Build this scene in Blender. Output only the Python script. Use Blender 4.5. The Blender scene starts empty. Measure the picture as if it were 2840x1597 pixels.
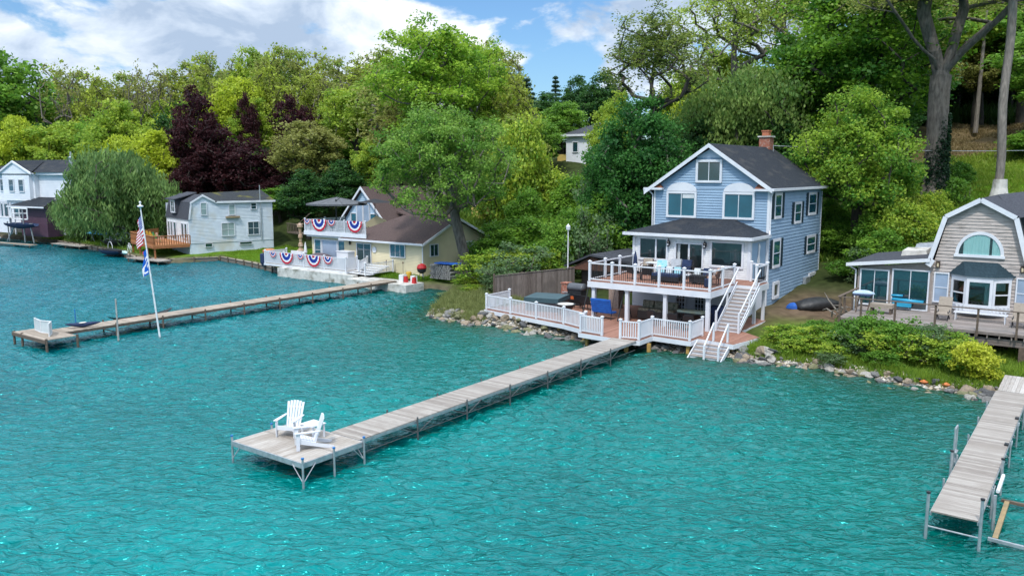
import bpy, math, random
import numpy as np
from mathutils import Vector
R=math.radians
random.seed(7)
sc=bpy.context.scene
COL=sc.collection
H=9.6                     # camera height above the water, metres
# ------------------------------------------------------------ coordinate frames
class Fr:
    """ground frame: u runs along the shore, v runs inland (azimuth az), z is up; k = overall size"""
    def __init__(s,az,k=1.0):
        a=R(az); s.az=a; s.k=k
        s.U=(math.cos(a),-math.sin(a)); s.V=(math.sin(a),math.cos(a))
    def w(s,u,v,z=0.):
        u*=s.k; v*=s.k
        return Vector((u*s.U[0]+v*s.V[0], u*s.U[1]+v*s.V[1], H-(H-z)*s.k))
F1=Fr(36.3); FL=Fr(36.3,1.029); FK=Fr(36.3,1.156); FT=Fr(36.3,1.05); FC=Fr(51); FF=Fr(30)
def uvof(x,y): return (x*F1.U[0]+y*F1.U[1], x*F1.V[0]+y*F1.V[1])
# ------------------------------------------------------------ materials
MATS={}
def nodes(m):
    m.use_nodes=True; nt=m.node_tree; nt.nodes.clear(); return nt,nt.nodes,nt.links
def mat(name,c1,c2=None,rough=.6,ns=4.,bump=0.,bs=None,metal=0.,stretch=(1,1,1),spec=.5,coat=0.,c3=None,ns3=1.):
    """base colour wandering between c1 and c2 with a noise; optional third stain colour"""
    if name in MATS: return MATS[name]
    m=bpy.data.materials.new(name); nt,N,Lk=nodes(m)
    out=N.new('ShaderNodeOutputMaterial'); b=N.new('ShaderNodeBsdfPrincipled'); Lk.new(b.outputs[0],out.inputs[0])
    b.inputs['Roughness'].default_value=rough; b.inputs['Metallic'].default_value=metal
    b.inputs['Specular IOR Level'].default_value=spec
    if coat: b.inputs['Coat Weight'].default_value=coat
    tc=N.new('ShaderNodeTexCoord'); mp=N.new('ShaderNodeMapping'); mp.inputs['Scale'].default_value=stretch
    Lk.new(tc.outputs['Object'],mp.inputs[0])
    if c2 is None: c2=tuple(x*.8 for x in c1)
    n=N.new('ShaderNodeTexNoise'); n.inputs['Scale'].default_value=ns; n.inputs['Detail'].default_value=5; Lk.new(mp.outputs[0],n.inputs['Vector'])
    cr=N.new('ShaderNodeValToRGB'); cr.color_ramp.elements[0].position=.32; cr.color_ramp.elements[1].position=.68
    cr.color_ramp.elements[0].color=(*c1,1); cr.color_ramp.elements[1].color=(*c2,1); Lk.new(n.outputs[0],cr.inputs[0])
    col=cr.outputs[0]
    if c3:
        n3=N.new('ShaderNodeTexNoise'); n3.inputs['Scale'].default_value=ns3; n3.inputs['Detail'].default_value=6; Lk.new(mp.outputs[0],n3.inputs['Vector'])
        r3=N.new('ShaderNodeValToRGB'); r3.color_ramp.elements[0].position=.52; r3.color_ramp.elements[1].position=.7; Lk.new(n3.outputs[0],r3.inputs[0])
        mx=N.new('ShaderNodeMixRGB'); mx.inputs[2].default_value=(*c3,1); Lk.new(r3.outputs[0],mx.inputs[0]); Lk.new(col,mx.inputs[1]); col=mx.outputs[0]
    Lk.new(col,b.inputs['Base Color'])
    if bump:
        n2=N.new('ShaderNodeTexNoise'); n2.inputs['Scale'].default_value=bs or ns*3; n2.inputs['Detail'].default_value=4; Lk.new(mp.outputs[0],n2.inputs['Vector'])
        bp=N.new('ShaderNodeBump'); bp.inputs['Strength'].default_value=bump; bp.inputs['Distance'].default_value=.05
        Lk.new(n2.outputs[0],bp.inputs['Height']); Lk.new(bp.outputs[0],b.inputs['Normal'])
    MATS[name]=m; return m
def attrmat(name,rough=.7,trans=0.,spec=.3,noise=None):
    """base colour taken from the mesh colour attribute 'col'"""
    if name in MATS: return MATS[name]
    m=bpy.data.materials.new(name); nt,N,Lk=nodes(m)
    out=N.new('ShaderNodeOutputMaterial'); b=N.new('ShaderNodeBsdfPrincipled')
    b.inputs['Roughness'].default_value=rough; b.inputs['Specular IOR Level'].default_value=spec
    a=N.new('ShaderNodeAttribute'); a.attribute_name='col'; col=a.outputs['Color']
    if noise:
        n=N.new('ShaderNodeTexNoise'); n.inputs['Scale'].default_value=noise; n.inputs['Detail'].default_value=6
        tc=N.new('ShaderNodeTexCoord'); Lk.new(tc.outputs['Object'],n.inputs['Vector'])
        mr=N.new('ShaderNodeMapRange'); mr.inputs['From Min'].default_value=.25; mr.inputs['From Max'].default_value=.75
        mr.inputs['To Min'].default_value=.6; mr.inputs['To Max'].default_value=1.35; Lk.new(n.outputs[0],mr.inputs[0])
        mx=N.new('ShaderNodeVectorMath'); mx.operation='SCALE'; Lk.new(col,mx.inputs[0]); Lk.new(mr.outputs[0],mx.inputs['Scale']); col=mx.outputs[0]
    Lk.new(col,b.inputs['Base Color'])
    if trans:
        t=N.new('ShaderNodeBsdfTranslucent'); Lk.new(col,t.inputs[0]); ms=N.new('ShaderNodeMixShader'); ms.inputs[0].default_value=trans
        Lk.new(b.outputs[0],ms.inputs[1]); Lk.new(t.outputs[0],ms.inputs[2]); Lk.new(ms.outputs[0],out.inputs[0])
    else: Lk.new(b.outputs[0],out.inputs[0])
    MATS[name]=m; return m
def plankmat(name,c1,c2,width=.14,axis=0,rough=.75,c3=None):
    """boards: each board its own tone, a groove bump at its edge, grain along it"""
    if name in MATS: return MATS[name]
    m=bpy.data.materials.new(name); nt,N,Lk=nodes(m)
    out=N.new('ShaderNodeOutputMaterial'); b=N.new('ShaderNodeBsdfPrincipled'); Lk.new(b.outputs[0],out.inputs[0]); b.inputs['Roughness'].default_value=rough
    b.inputs['Specular IOR Level'].default_value=.25
    tc=N.new('ShaderNodeTexCoord'); sp=N.new('ShaderNodeSeparateXYZ'); Lk.new(tc.outputs['Object'],sp.inputs[0])
    dv=N.new('ShaderNodeMath'); dv.operation='DIVIDE'; dv.inputs[1].default_value=width; Lk.new(sp.outputs[axis],dv.inputs[0])
    fl=N.new('ShaderNodeMath'); fl.operation='FLOOR'; Lk.new(dv.outputs[0],fl.inputs[0])
    fr=N.new('ShaderNodeMath'); fr.operation='FRACT'; Lk.new(dv.outputs[0],fr.inputs[0])
    wn=N.new('ShaderNodeTexWhiteNoise'); wn.noise_dimensions='1D'; Lk.new(fl.outputs[0],wn.inputs['W'])
    mp=N.new('ShaderNodeMapping'); s=[1.2,1.2,1.2]; s[axis]=14; mp.inputs['Scale'].default_value=s; Lk.new(tc.outputs['Object'],mp.inputs[0])
    n=N.new('ShaderNodeTexNoise'); n.inputs['Scale'].default_value=2.2; n.inputs['Detail'].default_value=6; Lk.new(mp.outputs[0],n.inputs['Vector'])
    ad=N.new('ShaderNodeMath'); ad.operation='MULTIPLY_ADD'; ad.inputs[1].default_value=.45; Lk.new(wn.outputs[0],ad.inputs[0]); Lk.new(n.outputs[0],ad.inputs[2])
    cr=N.new('ShaderNodeValToRGB'); cr.color_ramp.elements[0].position=.4; cr.color_ramp.elements[1].position=.95
    cr.color_ramp.elements[0].color=(*c1,1); cr.color_ramp.elements[1].color=(*c2,1); Lk.new(ad.outputs[0],cr.inputs[0])
    col=cr.outputs[0]
    if c3:
        n3=N.new('ShaderNodeTexNoise'); n3.inputs['Scale'].default_value=.9; n3.inputs['Detail'].default_value=7; Lk.new(tc.outputs['Object'],n3.inputs['Vector'])
        r3=N.new('ShaderNodeValToRGB'); r3.color_ramp.elements[0].position=.5; r3.color_ramp.elements[1].position=.72; Lk.new(n3.outputs[0],r3.inputs[0])
        mx=N.new('ShaderNodeMixRGB'); mx.inputs[2].default_value=(*c3,1); Lk.new(r3.outputs[0],mx.inputs[0]); Lk.new(col,mx.inputs[1]); col=mx.outputs[0]
    Lk.new(col,b.inputs['Base Color'])
    # groove
    pg=N.new('ShaderNodeMath'); pg.operation='PINGPONG'; pg.inputs[1].default_value=.5; Lk.new(dv.outputs[0],pg.inputs[0])
    st=N.new('ShaderNodeMapRange'); st.inputs['From Min'].default_value=0; st.inputs['From Max'].default_value=.07; Lk.new(pg.outputs[0],st.inputs[0])
    bp=N.new('ShaderNodeBump'); bp.inputs['Strength'].default_value=.8; bp.inputs['Distance'].default_value=.02; Lk.new(st.outputs[0],bp.inputs['Height']); Lk.new(bp.outputs[0],b.inputs['Normal'])
    MATS[name]=m; return m
def glassmat(name,tint=(.01,.035,.045),rough=.04):
    return mat(name,tint,tuple(x*1.6 for x in tint),rough=rough,ns=.6,spec=1.,coat=1.)
def clearglass():
    if 'clear_glass' in MATS: return MATS['clear_glass']
    m=bpy.data.materials.new('clear_glass'); nt,N,Lk=nodes(m)
    out=N.new('ShaderNodeOutputMaterial'); t=N.new('ShaderNodeBsdfTransparent'); t.inputs[0].default_value=(.75,.88,.87,1)
    g=N.new('ShaderNodeBsdfGlossy'); g.inputs['Roughness'].default_value=.03; fz=N.new('ShaderNodeFresnel'); fz.inputs[0].default_value=2.1
    ms=N.new('ShaderNodeMixShader'); Lk.new(fz.outputs[0],ms.inputs[0]); Lk.new(t.outputs[0],ms.inputs[1]); Lk.new(g.outputs[0],ms.inputs[2]); Lk.new(ms.outputs[0],out.inputs[0])
    MATS['clear_glass']=m; return m
def shingle(name,c1,c2,c3=None,ns3=.8):
    return mat(name,c1,c2,rough=.9,ns=9,bump=.5,bs=22,stretch=(1,1.,3.5),spec=.2,c3=c3,ns3=ns3)
WHITE=mat('white_vinyl',(.68,.69,.72),(.58,.6,.65),rough=.42,ns=1.3)
WPAINT=mat('white_paint',(.74,.74,.75),(.6,.61,.62),rough=.5,ns=5)
BLUESID=mat('blue_siding',(.27,.385,.51),(.235,.34,.46),rough=.5,ns=.9,spec=.35)
WSID=mat('white_siding',(.72,.74,.78),(.62,.65,.7),rough=.5,ns=.8)
CSID=mat('cottage_siding',(.6,.66,.72),(.5,.56,.62),rough=.6,ns=1.4,c3=(.5,.5,.46),ns3=.5)
YSID=mat('cream_siding',(.72,.63,.42),(.64,.56,.37),rough=.55,ns=.8)
TSID=mat('taupe_siding',(.47,.415,.385),(.39,.34,.315),rough=.7,ns=3,stretch=(1,1,5),c3=(.24,.21,.19),ns3=1.6)
STUC=mat('taupe_stucco',(.36,.31,.28),(.28,.24,.22),rough=.9,ns=6,bump=.5,bs=30)
SHDARK=shingle('charcoal_shingles',(.034,.04,.05),(.014,.017,.023),c3=(.05,.05,.052))
SHGREY=shingle('grey_shingles',(.075,.08,.095),(.035,.038,.048))
SHBROWN=shingle('brown_shingles',(.12,.085,.08),(.06,.042,.04))
SHMOSS=shingle('mossy_shingles',(.045,.05,.055),(.018,.022,.026),c3=(.16,.15,.02),ns3=.5)
DKWOOD=plankmat('dock_boards',(.2,.172,.15),(.37,.34,.305),width=.14,axis=1,c3=(.27,.24,.21))
DKWOOD2=plankmat('dock_boards_old',(.22,.175,.135),(.4,.34,.275),width=.15,axis=1,c3=(.25,.21,.17))
DKLONG=plankmat('ramp_boards',(.28,.25,.22),(.46,.43,.4),width=.15,axis=0)
COMP=plankmat('red_brown_decking',(.2,.095,.065),(.31,.16,.115),width=.14,axis=0)
WEATH=plankmat('weathered_boards',(.13,.105,.095),(.29,.25,.23),width=.16,axis=2,c3=(.2,.18,.165))
WEATHD=plankmat('weathered_decking',(.15,.125,.11),(.31,.27,.25),width=.15,axis=1,c3=(.2,.18,.165))
FENCEW=plankmat('fence_boards',(.1,.08,.07),(.22,.185,.165),width=.15,axis=1,c3=(.13,.11,.1))
CEDAR=plankmat('cedar_boards',(.23,.085,.035),(.4,.17,.07),width=.15,axis=2)
BRWOOD=mat('brown_wood',(.12,.05,.03),(.07,.03,.018),rough=.7,ns=5,stretch=(1,1,6))
POSTW=mat('old_post_wood',(.14,.1,.075),(.08,.06,.045),rough=.85,ns=8)
PILE=mat('yellow_pile_wood',(.5,.3,.08),(.34,.2,.06),rough=.8,ns=6)
DULL=mat('dull_pipe_metal',(.16,.165,.17),(.09,.09,.095),rough=.5,ns=6,metal=.4)
ALU=mat('galvanised_metal',(.5,.52,.54),(.36,.38,.4),rough=.4,ns=6,metal=.6)
DKMET=mat('dark_metal',(.02,.022,.026),(.012,.013,.015),rough=.45,ns=8)
BLACK=mat('black_fabric',(.018,.02,.025),(.01,.011,.014),rough=.85,ns=8)
NAVY=mat('navy_fabric',(.012,.03,.09),(.008,.02,.06),rough=.8,ns=6)
BLUEF=mat('blue_fabric',(.006,.1,.42),(.005,.07,.32),rough=.7,ns=4)
CYANP=mat('cyan_plastic',(.03,.32,.5),(.02,.25,.42),rough=.35,ns=3)
REDP=mat('red_plastic',(.5,.02,.02),(.38,.015,.02),rough=.4,ns=4)
GREENP=mat('green_plastic',(.01,.25,.08),(.01,.18,.06),rough=.45,ns=4)
YELP=mat('yellow_plastic',(.6,.38,.04),(.5,.3,.03),rough=.5,ns=4)
TAN=mat('tan_fabric',(.32,.27,.22),(.25,.21,.17),rough=.85,ns=9)
CUSH=mat('pale_cushion',(.6,.62,.62),(.5,.54,.56),rough=.9,ns=7)
TEALC=mat('teal_cushion',(.2,.5,.58),(.4,.58,.6),rough=.9,ns=7)
GREYF=mat('grey_canopy',(.11,.115,.125),(.075,.08,.09),rough=.8,ns=3)
BRICK=mat('red_brick',(.36,.13,.08),(.24,.085,.055),rough=.9,ns=14,bump=.6,bs=30,c3=(.34,.26,.22),ns3=12)
CONC=mat('pale_concrete',(.6,.58,.54),(.42,.41,.38),rough=.9,ns=3,c3=(.2,.19,.15),ns3=1.4)
STONE=mat('stone_blocks',(.3,.29,.27),(.12,.12,.12),rough=.9,ns=4,bump=.7,bs=9)
GLD=glassmat('dark_glass'); GLT=glassmat('teal_glass',(.012,.07,.1)); GLB=glassmat('blind_glass',(.2,.27,.27),.12); GLS=glassmat('screen_glass',(.22,.27,.36),.25)
CURT=mat('pale_teal_curtain',(.5,.66,.65),(.4,.57,.57),rough=.9,ns=3,stretch=(14,1,.3))
DARKIN=mat('dark_room',(.012,.014,.016),(.02,.02,.02),rough=.9,ns=2)
ROOMIN=mat('dim_room',(.5,.54,.52),(.25,.3,.29),rough=.9,ns=.8)
SHUT=mat('navy_shutters',(.012,.035,.055),(.008,.025,.04),rough=.55,ns=5,stretch=(1,1,10))
TARP=mat('black_tarp',(.03,.03,.032),(.014,.014,.015),rough=.5,ns=2,bump=.8,bs=4)
CUSHR=mat('peach_cushion',(.55,.33,.24),(.45,.27,.2),rough=.9,ns=5)
BARK=mat('grey_bark',(.17,.15,.13),(.075,.065,.055),rough=.95,ns=3,stretch=(3,3,.6),bump=.9,bs=6)
BARKL=mat('pale_bark',(.26,.23,.2),(.13,.115,.1),rough=.95,ns=3,stretch=(3,3,.6),bump=.8,bs=6)
BARKD=mat('dark_bark',(.08,.068,.055),(.035,.03,.026),rough=.95,ns=3,stretch=(3,3,.6),bump=.8,bs=6)
LEAF=attrmat('leaves',rough=.5,trans=.5,spec=.25)
PAINTED=attrmat('printed_cloth',rough=.8,trans=.15)
# ------------------------------------------------------------ mesh builder
ROOT={}
class Plane:
    def __init__(s,p0,d):
        l=math.hypot(*d); s.p=p0; s.d=(d[0]/l,d[1]/l); s.n=(s.d[1],-s.d[0])
    def __call__(s,a,z,o=0.): return (s.p[0]+s.d[0]*a+s.n[0]*o, s.p[1]+s.d[1]*a+s.n[1]*o, z)
def PF(v): return Plane((0,v),(1,0))       # a wall facing the lake
def PS(u): return Plane((u,0),(0,1))       # a wall facing along +u
class MB:
    def __init__(s): s.v=[];s.f=[];s.c=[];s.cc=None
    def add(s,vs,fs):
        o=len(s.v); s.v+= [tuple(x) for x in vs]; s.f+=[tuple(i+o for i in f) for f in fs]
        if s.cc is not None: s.c+=[s.cc]*len(fs)
        return s
    def box8(s,b,t):
        n=len(b); fs=[tuple(range(n-1,-1,-1)),tuple(range(n,2*n))]
        for i in range(n): j=(i+1)%n; fs.append((i,j,n+j,n+i))
        return s.add(list(b)+list(t),fs)
    def box(s,u0,u1,v0,v1,z0,z1):
        b=[(u0,v0,z0),(u1,v0,z0),(u1,v1,z0),(u0,v1,z0)]
        return s.box8(b,[(x,y,z1) for x,y,_ in b])
    def pbox(s,P,a0,a1,z0,z1,o0,o1):
        return s.box8([P(a0,z0,o1),P(a1,z0,o1),P(a1,z0,o0),P(a0,z0,o0)],[P(a0,z1,o1),P(a1,z1,o1),P(a1,z1,o0),P(a0,z1,o0)])
    def quad(s,*p): return s.add(p,[tuple(range(len(p)))])
    def prism(s,pts,vec):
        return s.box8(pts,[(p[0]+vec[0],p[1]+vec[1],p[2]+vec[2]) for p in pts])
    def ppoly(s,P,pts,o0,o1):   # polygon (a,z) on a plane extruded outward
        return s.box8([P(a,z,o0) for a,z in pts],[P(a,z,o1) for a,z in pts])
    def tube(s,p,q,r,r2=None,n=7,cap=True):
        p=Vector(p);q=Vector(q); d=(q-p)
        if d.length<1e-6: return s
        d.normalize(); a=d.orthogonal().normalized(); b=d.cross(a); r2=r if r2 is None else r2
        vs=[];fs=[]
        for k in range(n):
            t=2*math.pi*k/n; e=a*math.cos(t)+b*math.sin(t); vs.append(p+e*r); vs.append(q+e*r2)
        for k in range(n):
            j=(k+1)%n; fs.append((2*k,2*j,2*j+1,2*k+1))
        if cap: fs.append(tuple(2*k for k in range(n-1,-1,-1))); fs.append(tuple(2*k+1 for k in range(n)))
        return s.add(vs,fs)
    def path(s,pts,r,n=6,r2=None):
        m=len(pts)-1
        for i in range(m):
            ra=r if r2 is None else r+(r2-r)*i/m; rb=r if r2 is None else r+(r2-r)*(i+1)/m
            s.tube(pts[i],pts[i+1],ra,rb,n)
        return s
    def bar(s,p,q,w,h):  # rectangular bar between points
        p=Vector(p);q=Vector(q);d=(q-p).normalized(); up=Vector((0,0,1))
        if abs(d.z)>.98: up=Vector((1,0,0))
        a=d.cross(up).normalized()*w/2; b=a.cross(d).normalized()*h/2
        return s.box8([p-a-b,p+a-b,p+a+b,p-a+b],[q-a-b,q+a-b,q+a+b,q-a+b])
    def lathe(s,c,prof,n=12,sx=1,sy=1):
        vs=[];fs=[];m=len(prof)
        for r,z in prof:
            for k in range(n):
                t=2*math.pi*k/n; vs.append((c[0]+math.cos(t)*r*sx,c[1]+math.sin(t)*r*sy,c[2]+z))
        for i in range(m-1):
            for k in range(n):
                j=(k+1)%n; fs.append((i*n+k,i*n+j,(i+1)*n+j,(i+1)*n+k))
        fs.append(tuple(range(n-1,-1,-1))); fs.append(tuple((m-1)*n+k for k in range(n)))
        return s.add(vs,fs)
    def loft(s,rings,close=True,caps=True):
        n=len(rings[0]);vs=[p for r in rings for p in r];fs=[]
        for i in range(len(rings)-1):
            for k in range(n if close else n-1):
                j=(k+1)%n; fs.append((i*n+k,i*n+j,(i+1)*n+j,(i+1)*n+k))
        if caps and close: fs.append(tuple(range(n-1,-1,-1))); fs.append(tuple((len(rings)-1)*n+k for k in range(n)))
        return s.add(vs,fs)
    def data(s,name,fr,base,material,smooth=False,bevel=0):
        k=fr.k; me=bpy.data.meshes.new(name)
        me.from_pydata([((x-base[0])*k,(y-base[1])*k,(z-base[2])*k) for x,y,z in s.v],[],s.f)
        me.materials.append(material)
        if s.c:
            at=me.color_attributes.new('col','FLOAT_COLOR','CORNER'); arr=[]
            for p,c in zip(me.polygons,s.c): arr+= [c[0],c[1],c[2],1.]*p.loop_total
            at.data.foreach_set('color',arr)
        if smooth: me.polygons.foreach_set('use_smooth',[True]*len(me.polygons))
        me.update(); return me
def tag(o,label=None,cat=None,group=None,kind=None):
    if label: o['label']=label
    if cat: o['category']=cat
    if group: o['group']=group
    if kind: o['kind']=kind
    return o
def thing(name,label,cat,fr,base,group=None):
    o=bpy.data.objects.new(name,None); COL.objects.link(o); o.empty_display_size=.3
    o.location=fr.w(*base); o.rotation_euler=(0,0,-fr.az); ROOT[o.name]=(fr,base)
    return tag(o,label,cat,group)
def part(name,mb,m,parent,smooth=False,label=None,kind=None):
    fr,base=ROOT[parent.name]
    o=bpy.data.objects.new(name,mb.data(name,fr,base,m,smooth)); COL.objects.link(o); o.parent=parent; ROOT[o.name]=(fr,base)
    if label: o['label']=label
    if kind: o['kind']=kind
    return o
def single(name,mb,m,label,cat,fr,base,group=None,smooth=False,kind=None):
    o=bpy.data.objects.new(name,mb.data(name,fr,base,m,smooth)); COL.objects.link(o)
    o.location=fr.w(*base); o.rotation_euler=(0,0,-fr.az); ROOT[o.name]=(fr,base)
    return tag(o,label,cat,group,kind)
def copytree(o,loc,rz=None,label=None,scale=None,group=None):
    c=o.copy(); COL.objects.link(c); c.location=loc
    if rz is not None: c.rotation_euler=(0,0,rz)
    if scale is not None: c.scale=scale
    if label: c['label']=label
    if group: c['group']=group
    for ch in o.children:
        d=ch.copy(); COL.objects.link(d); d.parent=c
        for g in ch.children:
            e=g.copy(); COL.objects.link(e); e.parent=d
    return c
def smoothobj(o): 
    for p in o.data.polygons: p.use_smooth=True
# ------------------------------------------------------------ building pieces
def siding(mb,P,ext,c=.14,o=.0,lip=.022):
    """lapped boards between breakpoints ext=[(z,a0,a1),...]"""
    z0=ext[0][0]; z1=ext[-1][0]
    def ex(z):
        for (za,a0,a1),(zb,b0,b1) in zip(ext,ext[1:]):
            if z<=zb+1e-9:
                t=(z-za)/max(zb-za,1e-9); return a0+(b0-a0)*t,a1+(b1-a1)*t
        return ext[-1][1:]
    z=z0
    while z<z1-1e-6:
        zt=min(z+c,z1)
        brk=[e[0] for e in ext if z+1e-6<e[0]<zt-1e-6]
        if brk: zt=brk[0]
        a0,a1=ex(z);b0,b1=ex(zt-1e-7)
        mb.quad(P(a0,z,o+lip),P(a1,z,o+lip),P(b1,zt,o-.006),P(b0,zt,o-.006))
        mb.quad(P(a0,z,o),P(a1,z,o),P(a1,z,o+lip),P(a0,z,o+lip))
        z=zt
    return mb
def window(root,P,a0,a1,z0,z1,fw=.08,nx=1,nz=1,o=.05,glass=None,frame=None,label=None,curtain=None,name='window',fd=.07,mun=.035):
    mb=MB()
    mb.pbox(P,a0,a0+fw,z0,z1,o-.02,o+fd); mb.pbox(P,a1-fw,a1,z0,z1,o-.02,o+fd)
    mb.pbox(P,a0+fw,a1-fw,z1-fw,z1,o-.02,o+fd); mb.pbox(P,a0+fw,a1-fw,z0,z0+fw,o-.02,o+fd+.02)
    ia,ib=a0+fw,a1-fw; ja,jb=z0+fw,z1-fw
    for i in range(1,nx): x=ia+(ib-ia)*i/nx; mb.pbox(P,x-mun/2,x+mun/2,ja,jb,o,o+.05)
    for i in range(1,nz): y=ja+(jb-ja)*i/nz; mb.pbox(P,ia,ib,y-mun/2,y+mun/2,o,o+.045)
    w=part(name,mb,frame or WHITE,root,label=label)
    if curtain:
        bk=MB().pbox(P,ia,ib,ja,jb,o-.015,o+.004); part('interior',bk,DARKIN if curtain!='room' else ROOMIN,w)
        if curtain!='room':
            cm=MB()
            for (x0,x1,y0,y1) in curtain:
                n=max(3,int((x1-x0)*14)); 
                for i in range(n):
                    xa=x0+(x1-x0)*i/n; xb=x0+(x1-x0)*(i+1)/n; da=.010+.008*(i%2); db=.010+.008*((i+1)%2)
                    cm.quad(P(xa,y0,o+da),P(xb,y0,o+db),P(xb,y1,o+db),P(xa,y1,o+da))
            part('curtain',cm,CURT,w)
        g=MB().quad(P(ia,ja,o+.03),P(ib,ja,o+.03),P(ib,jb,o+.03),P(ia,jb,o+.03)); part('pane',g,clearglass(),w)
    else:
        g=MB().pbox(P,ia,ib,ja,jb,o-.01,o+.02); part('pane',g,glass or GLD,w)
    return w
def shutters(root,P,a0,a1,z0,z1,w=.34):
    for x0,x1 in ((a0-w,a0-.02),(a1+.02,a1+w)):
        mb=MB().pbox(P,x0,x1,z0,z1,.0,.045)
        z=z0+.08
        while z<z1-.08: mb.pbox(P,x0+.05,x1-.05,z,z+.03,.045,.06); z+=.075
        part('shutter',mb,SHUT,root)
def railing(root,pts,z,h=1.0,posts=None,sp=.115,bal=WHITE,rail=WHITE,pw=.11,bw=.032,caps=True,skip=(),bottom=.1,lattice=False,postmat=None,railw=.05,post_names='railing_post',gap_posts=2.0):
    """posts at every corner and between; panels of rails and balusters between posts"""
    P=[Vector((p[0],p[1],0)) for p in pts]; allp=[]
    for i in range(len(P)-1):
        a,b=P[i],P[i+1]; L=(b-a).length; n=max(1,round(L/gap_posts))
        for k in range(n): allp.append((a+(b-a)*k/n,i))
    allp.append((P[-1],len(P)-2))
    for q,_ in allp:
        mb=MB().box(q.x-pw/2,q.x+pw/2,q.y-pw/2,q.y+pw/2,z,z+h+.04)
        if caps:
            w=pw/2+.025; mb.box8([(q.x-w,q.y-w,z+h+.04),(q.x+w,q.y-w,z+h+.04),(q.x+w,q.y+w,z+h+.04),(q.x-w,q.y+w,z+h+.04)],[(q.x-w,q.y-w,z+h+.07),(q.x+w,q.y-w,z+h+.07),(q.x+w,q.y+w,z+h+.07),(q.x-w,q.y+w,z+h+.07)])
            mb.box8([(q.x-w,q.y-w,z+h+.07),(q.x+w,q.y-w,z+h+.07),(q.x+w,q.y+w,z+h+.07),(q.x-w,q.y+w,z+h+.07)],[(q.x-.01,q.y-.01,z+h+.12),(q.x+.01,q.y-.01,z+h+.12),(q.x+.01,q.y+.01,z+h+.12),(q.x-.01,q.y+.01,z+h+.12)])
        part(post_names,mb,postmat or rail,root)
    for i in range(len(allp)-1):
        if i in skip: continue
        a=allp[i][0];b=allp[i+1][0]; d=(b-a); L=d.length; d.normalize(); a2=a+d*pw/2; b2=b-d*pw/2
        mb=MB(); mb.bar((a2.x,a2.y,z+h-.04),(b2.x,b2.y,z+h-.04),railw,.06)
        if bal is not rail:
            part('top_rail',mb,rail,root); part('bottom_rail',MB().bar((a2.x,a2.y,z+bottom),(b2.x,b2.y,z+bottom),railw,.05),rail,root)
            mb=MB(); n=max(1,int((b2-a2).length/sp))
            for k in range(1,n):
                q=a2+(b2-a2)*k/n; mb.box(q.x-bw/2,q.x+bw/2,q.y-bw/2,q.y+bw/2,z+bottom,z+h-.06)
            if n>1: part('balusters',mb,bal,root)
            continue
        if bottom: mb.bar((a2.x,a2.y,z+bottom),(b2.x,b2.y,z+bottom),railw,.05)
        if sp:
            n=max(1,int((b2-a2).length/sp)); tgt=mb if bal is rail else MB()
            for k in range(1,n):
                q=a2+(b2-a2)*k/n; tgt.box(q.x-bw/2,q.x+bw/2,q.y-bw/2,q.y+bw/2,z+(bottom or 0),z+h-.06)
            r=part('railing_panel',mb,rail,root)
            if tgt is not mb: part('balusters',tgt,bal,r)
        else: part('railing_panel',mb,rail,root)
def deckslab(root,poly,z,th=.05,fas=.28,m=COMP,fm=WHITE,name='decking'):
    a=[(x,y,z-th) for x,y in poly]; part(name,MB().prism(a,(0,0,th)),m,root)
    cx=sum(p[0] for p in poly)/len(poly); cy=sum(p[1] for p in poly)/len(poly)
    mb=MB()
    area=sum(poly[i][0]*poly[(i+1)%len(poly)][1]-poly[(i+1)%len(poly)][0]*poly[i][1] for i in range(len(poly)))
    sg=1 if area>0 else -1
    for i in range(len(poly)):
        p=poly[i];q=poly[(i+1)%len(poly)]; dx,dy=q[0]-p[0],q[1]-p[1]; l=math.hypot(dx,dy)
        if l<.05: continue
        nx,ny=dy/l*sg,-dx/l*sg; t=.03
        dx/=l;dy/=l
        mb.box8([(p[0],p[1],z-fas),(q[0]+dx*t,q[1]+dy*t,z-fas),(q[0]+nx*t+dx*t,q[1]+ny*t+dy*t,z-fas),(p[0]+nx*t,p[1]+ny*t,z-fas)],
                [(p[0],p[1],z-.02),(q[0]+dx*t,q[1]+dy*t,z-.02),(q[0]+nx*t+dx*t,q[1]+ny*t+dy*t,z-.02),(p[0]+nx*t,p[1]+ny*t,z-.02)])
    part('fascia',mb,fm,root)
def stairs(root,u0,u1,va,za,vb,zb,n,m,sm,risers=True,axis='v'):
    """a flight running from (va,za) down to (vb,zb), each tread a part"""
    for i in range(n):
        t0=i/n; z=za+(zb-za)*(i+1)/(n+1); v0=va+(vb-va)*t0; v1=va+(vb-va)*(i+1)/n
        lo,hi=min(v0,v1),max(v0,v1)
        part('tread',MB().box(u0+.05,u1-.05,lo-.02,hi,z-.045,z),m,root)
        if risers: part('riser',MB().box(u0+.05,u1-.05,lo+.01,lo+.03,z-abs(zb-za)/(n+1)+.01,z-.047),sm,root)
    for u in (u0,u1):
        dz=.26; mb=MB()
        mb.box8([(u-.025,va,za-dz-.1),(u+.025,va,za-dz-.1),(u+.025,vb,zb-.02),(u-.025,vb,zb-.02)],[(u-.025,va,za-.04),(u+.025,va,za-.04),(u+.025,vb,zb+.16),(u-.025,vb,zb+.16)])
        part('stringer',mb,sm,root)
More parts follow.
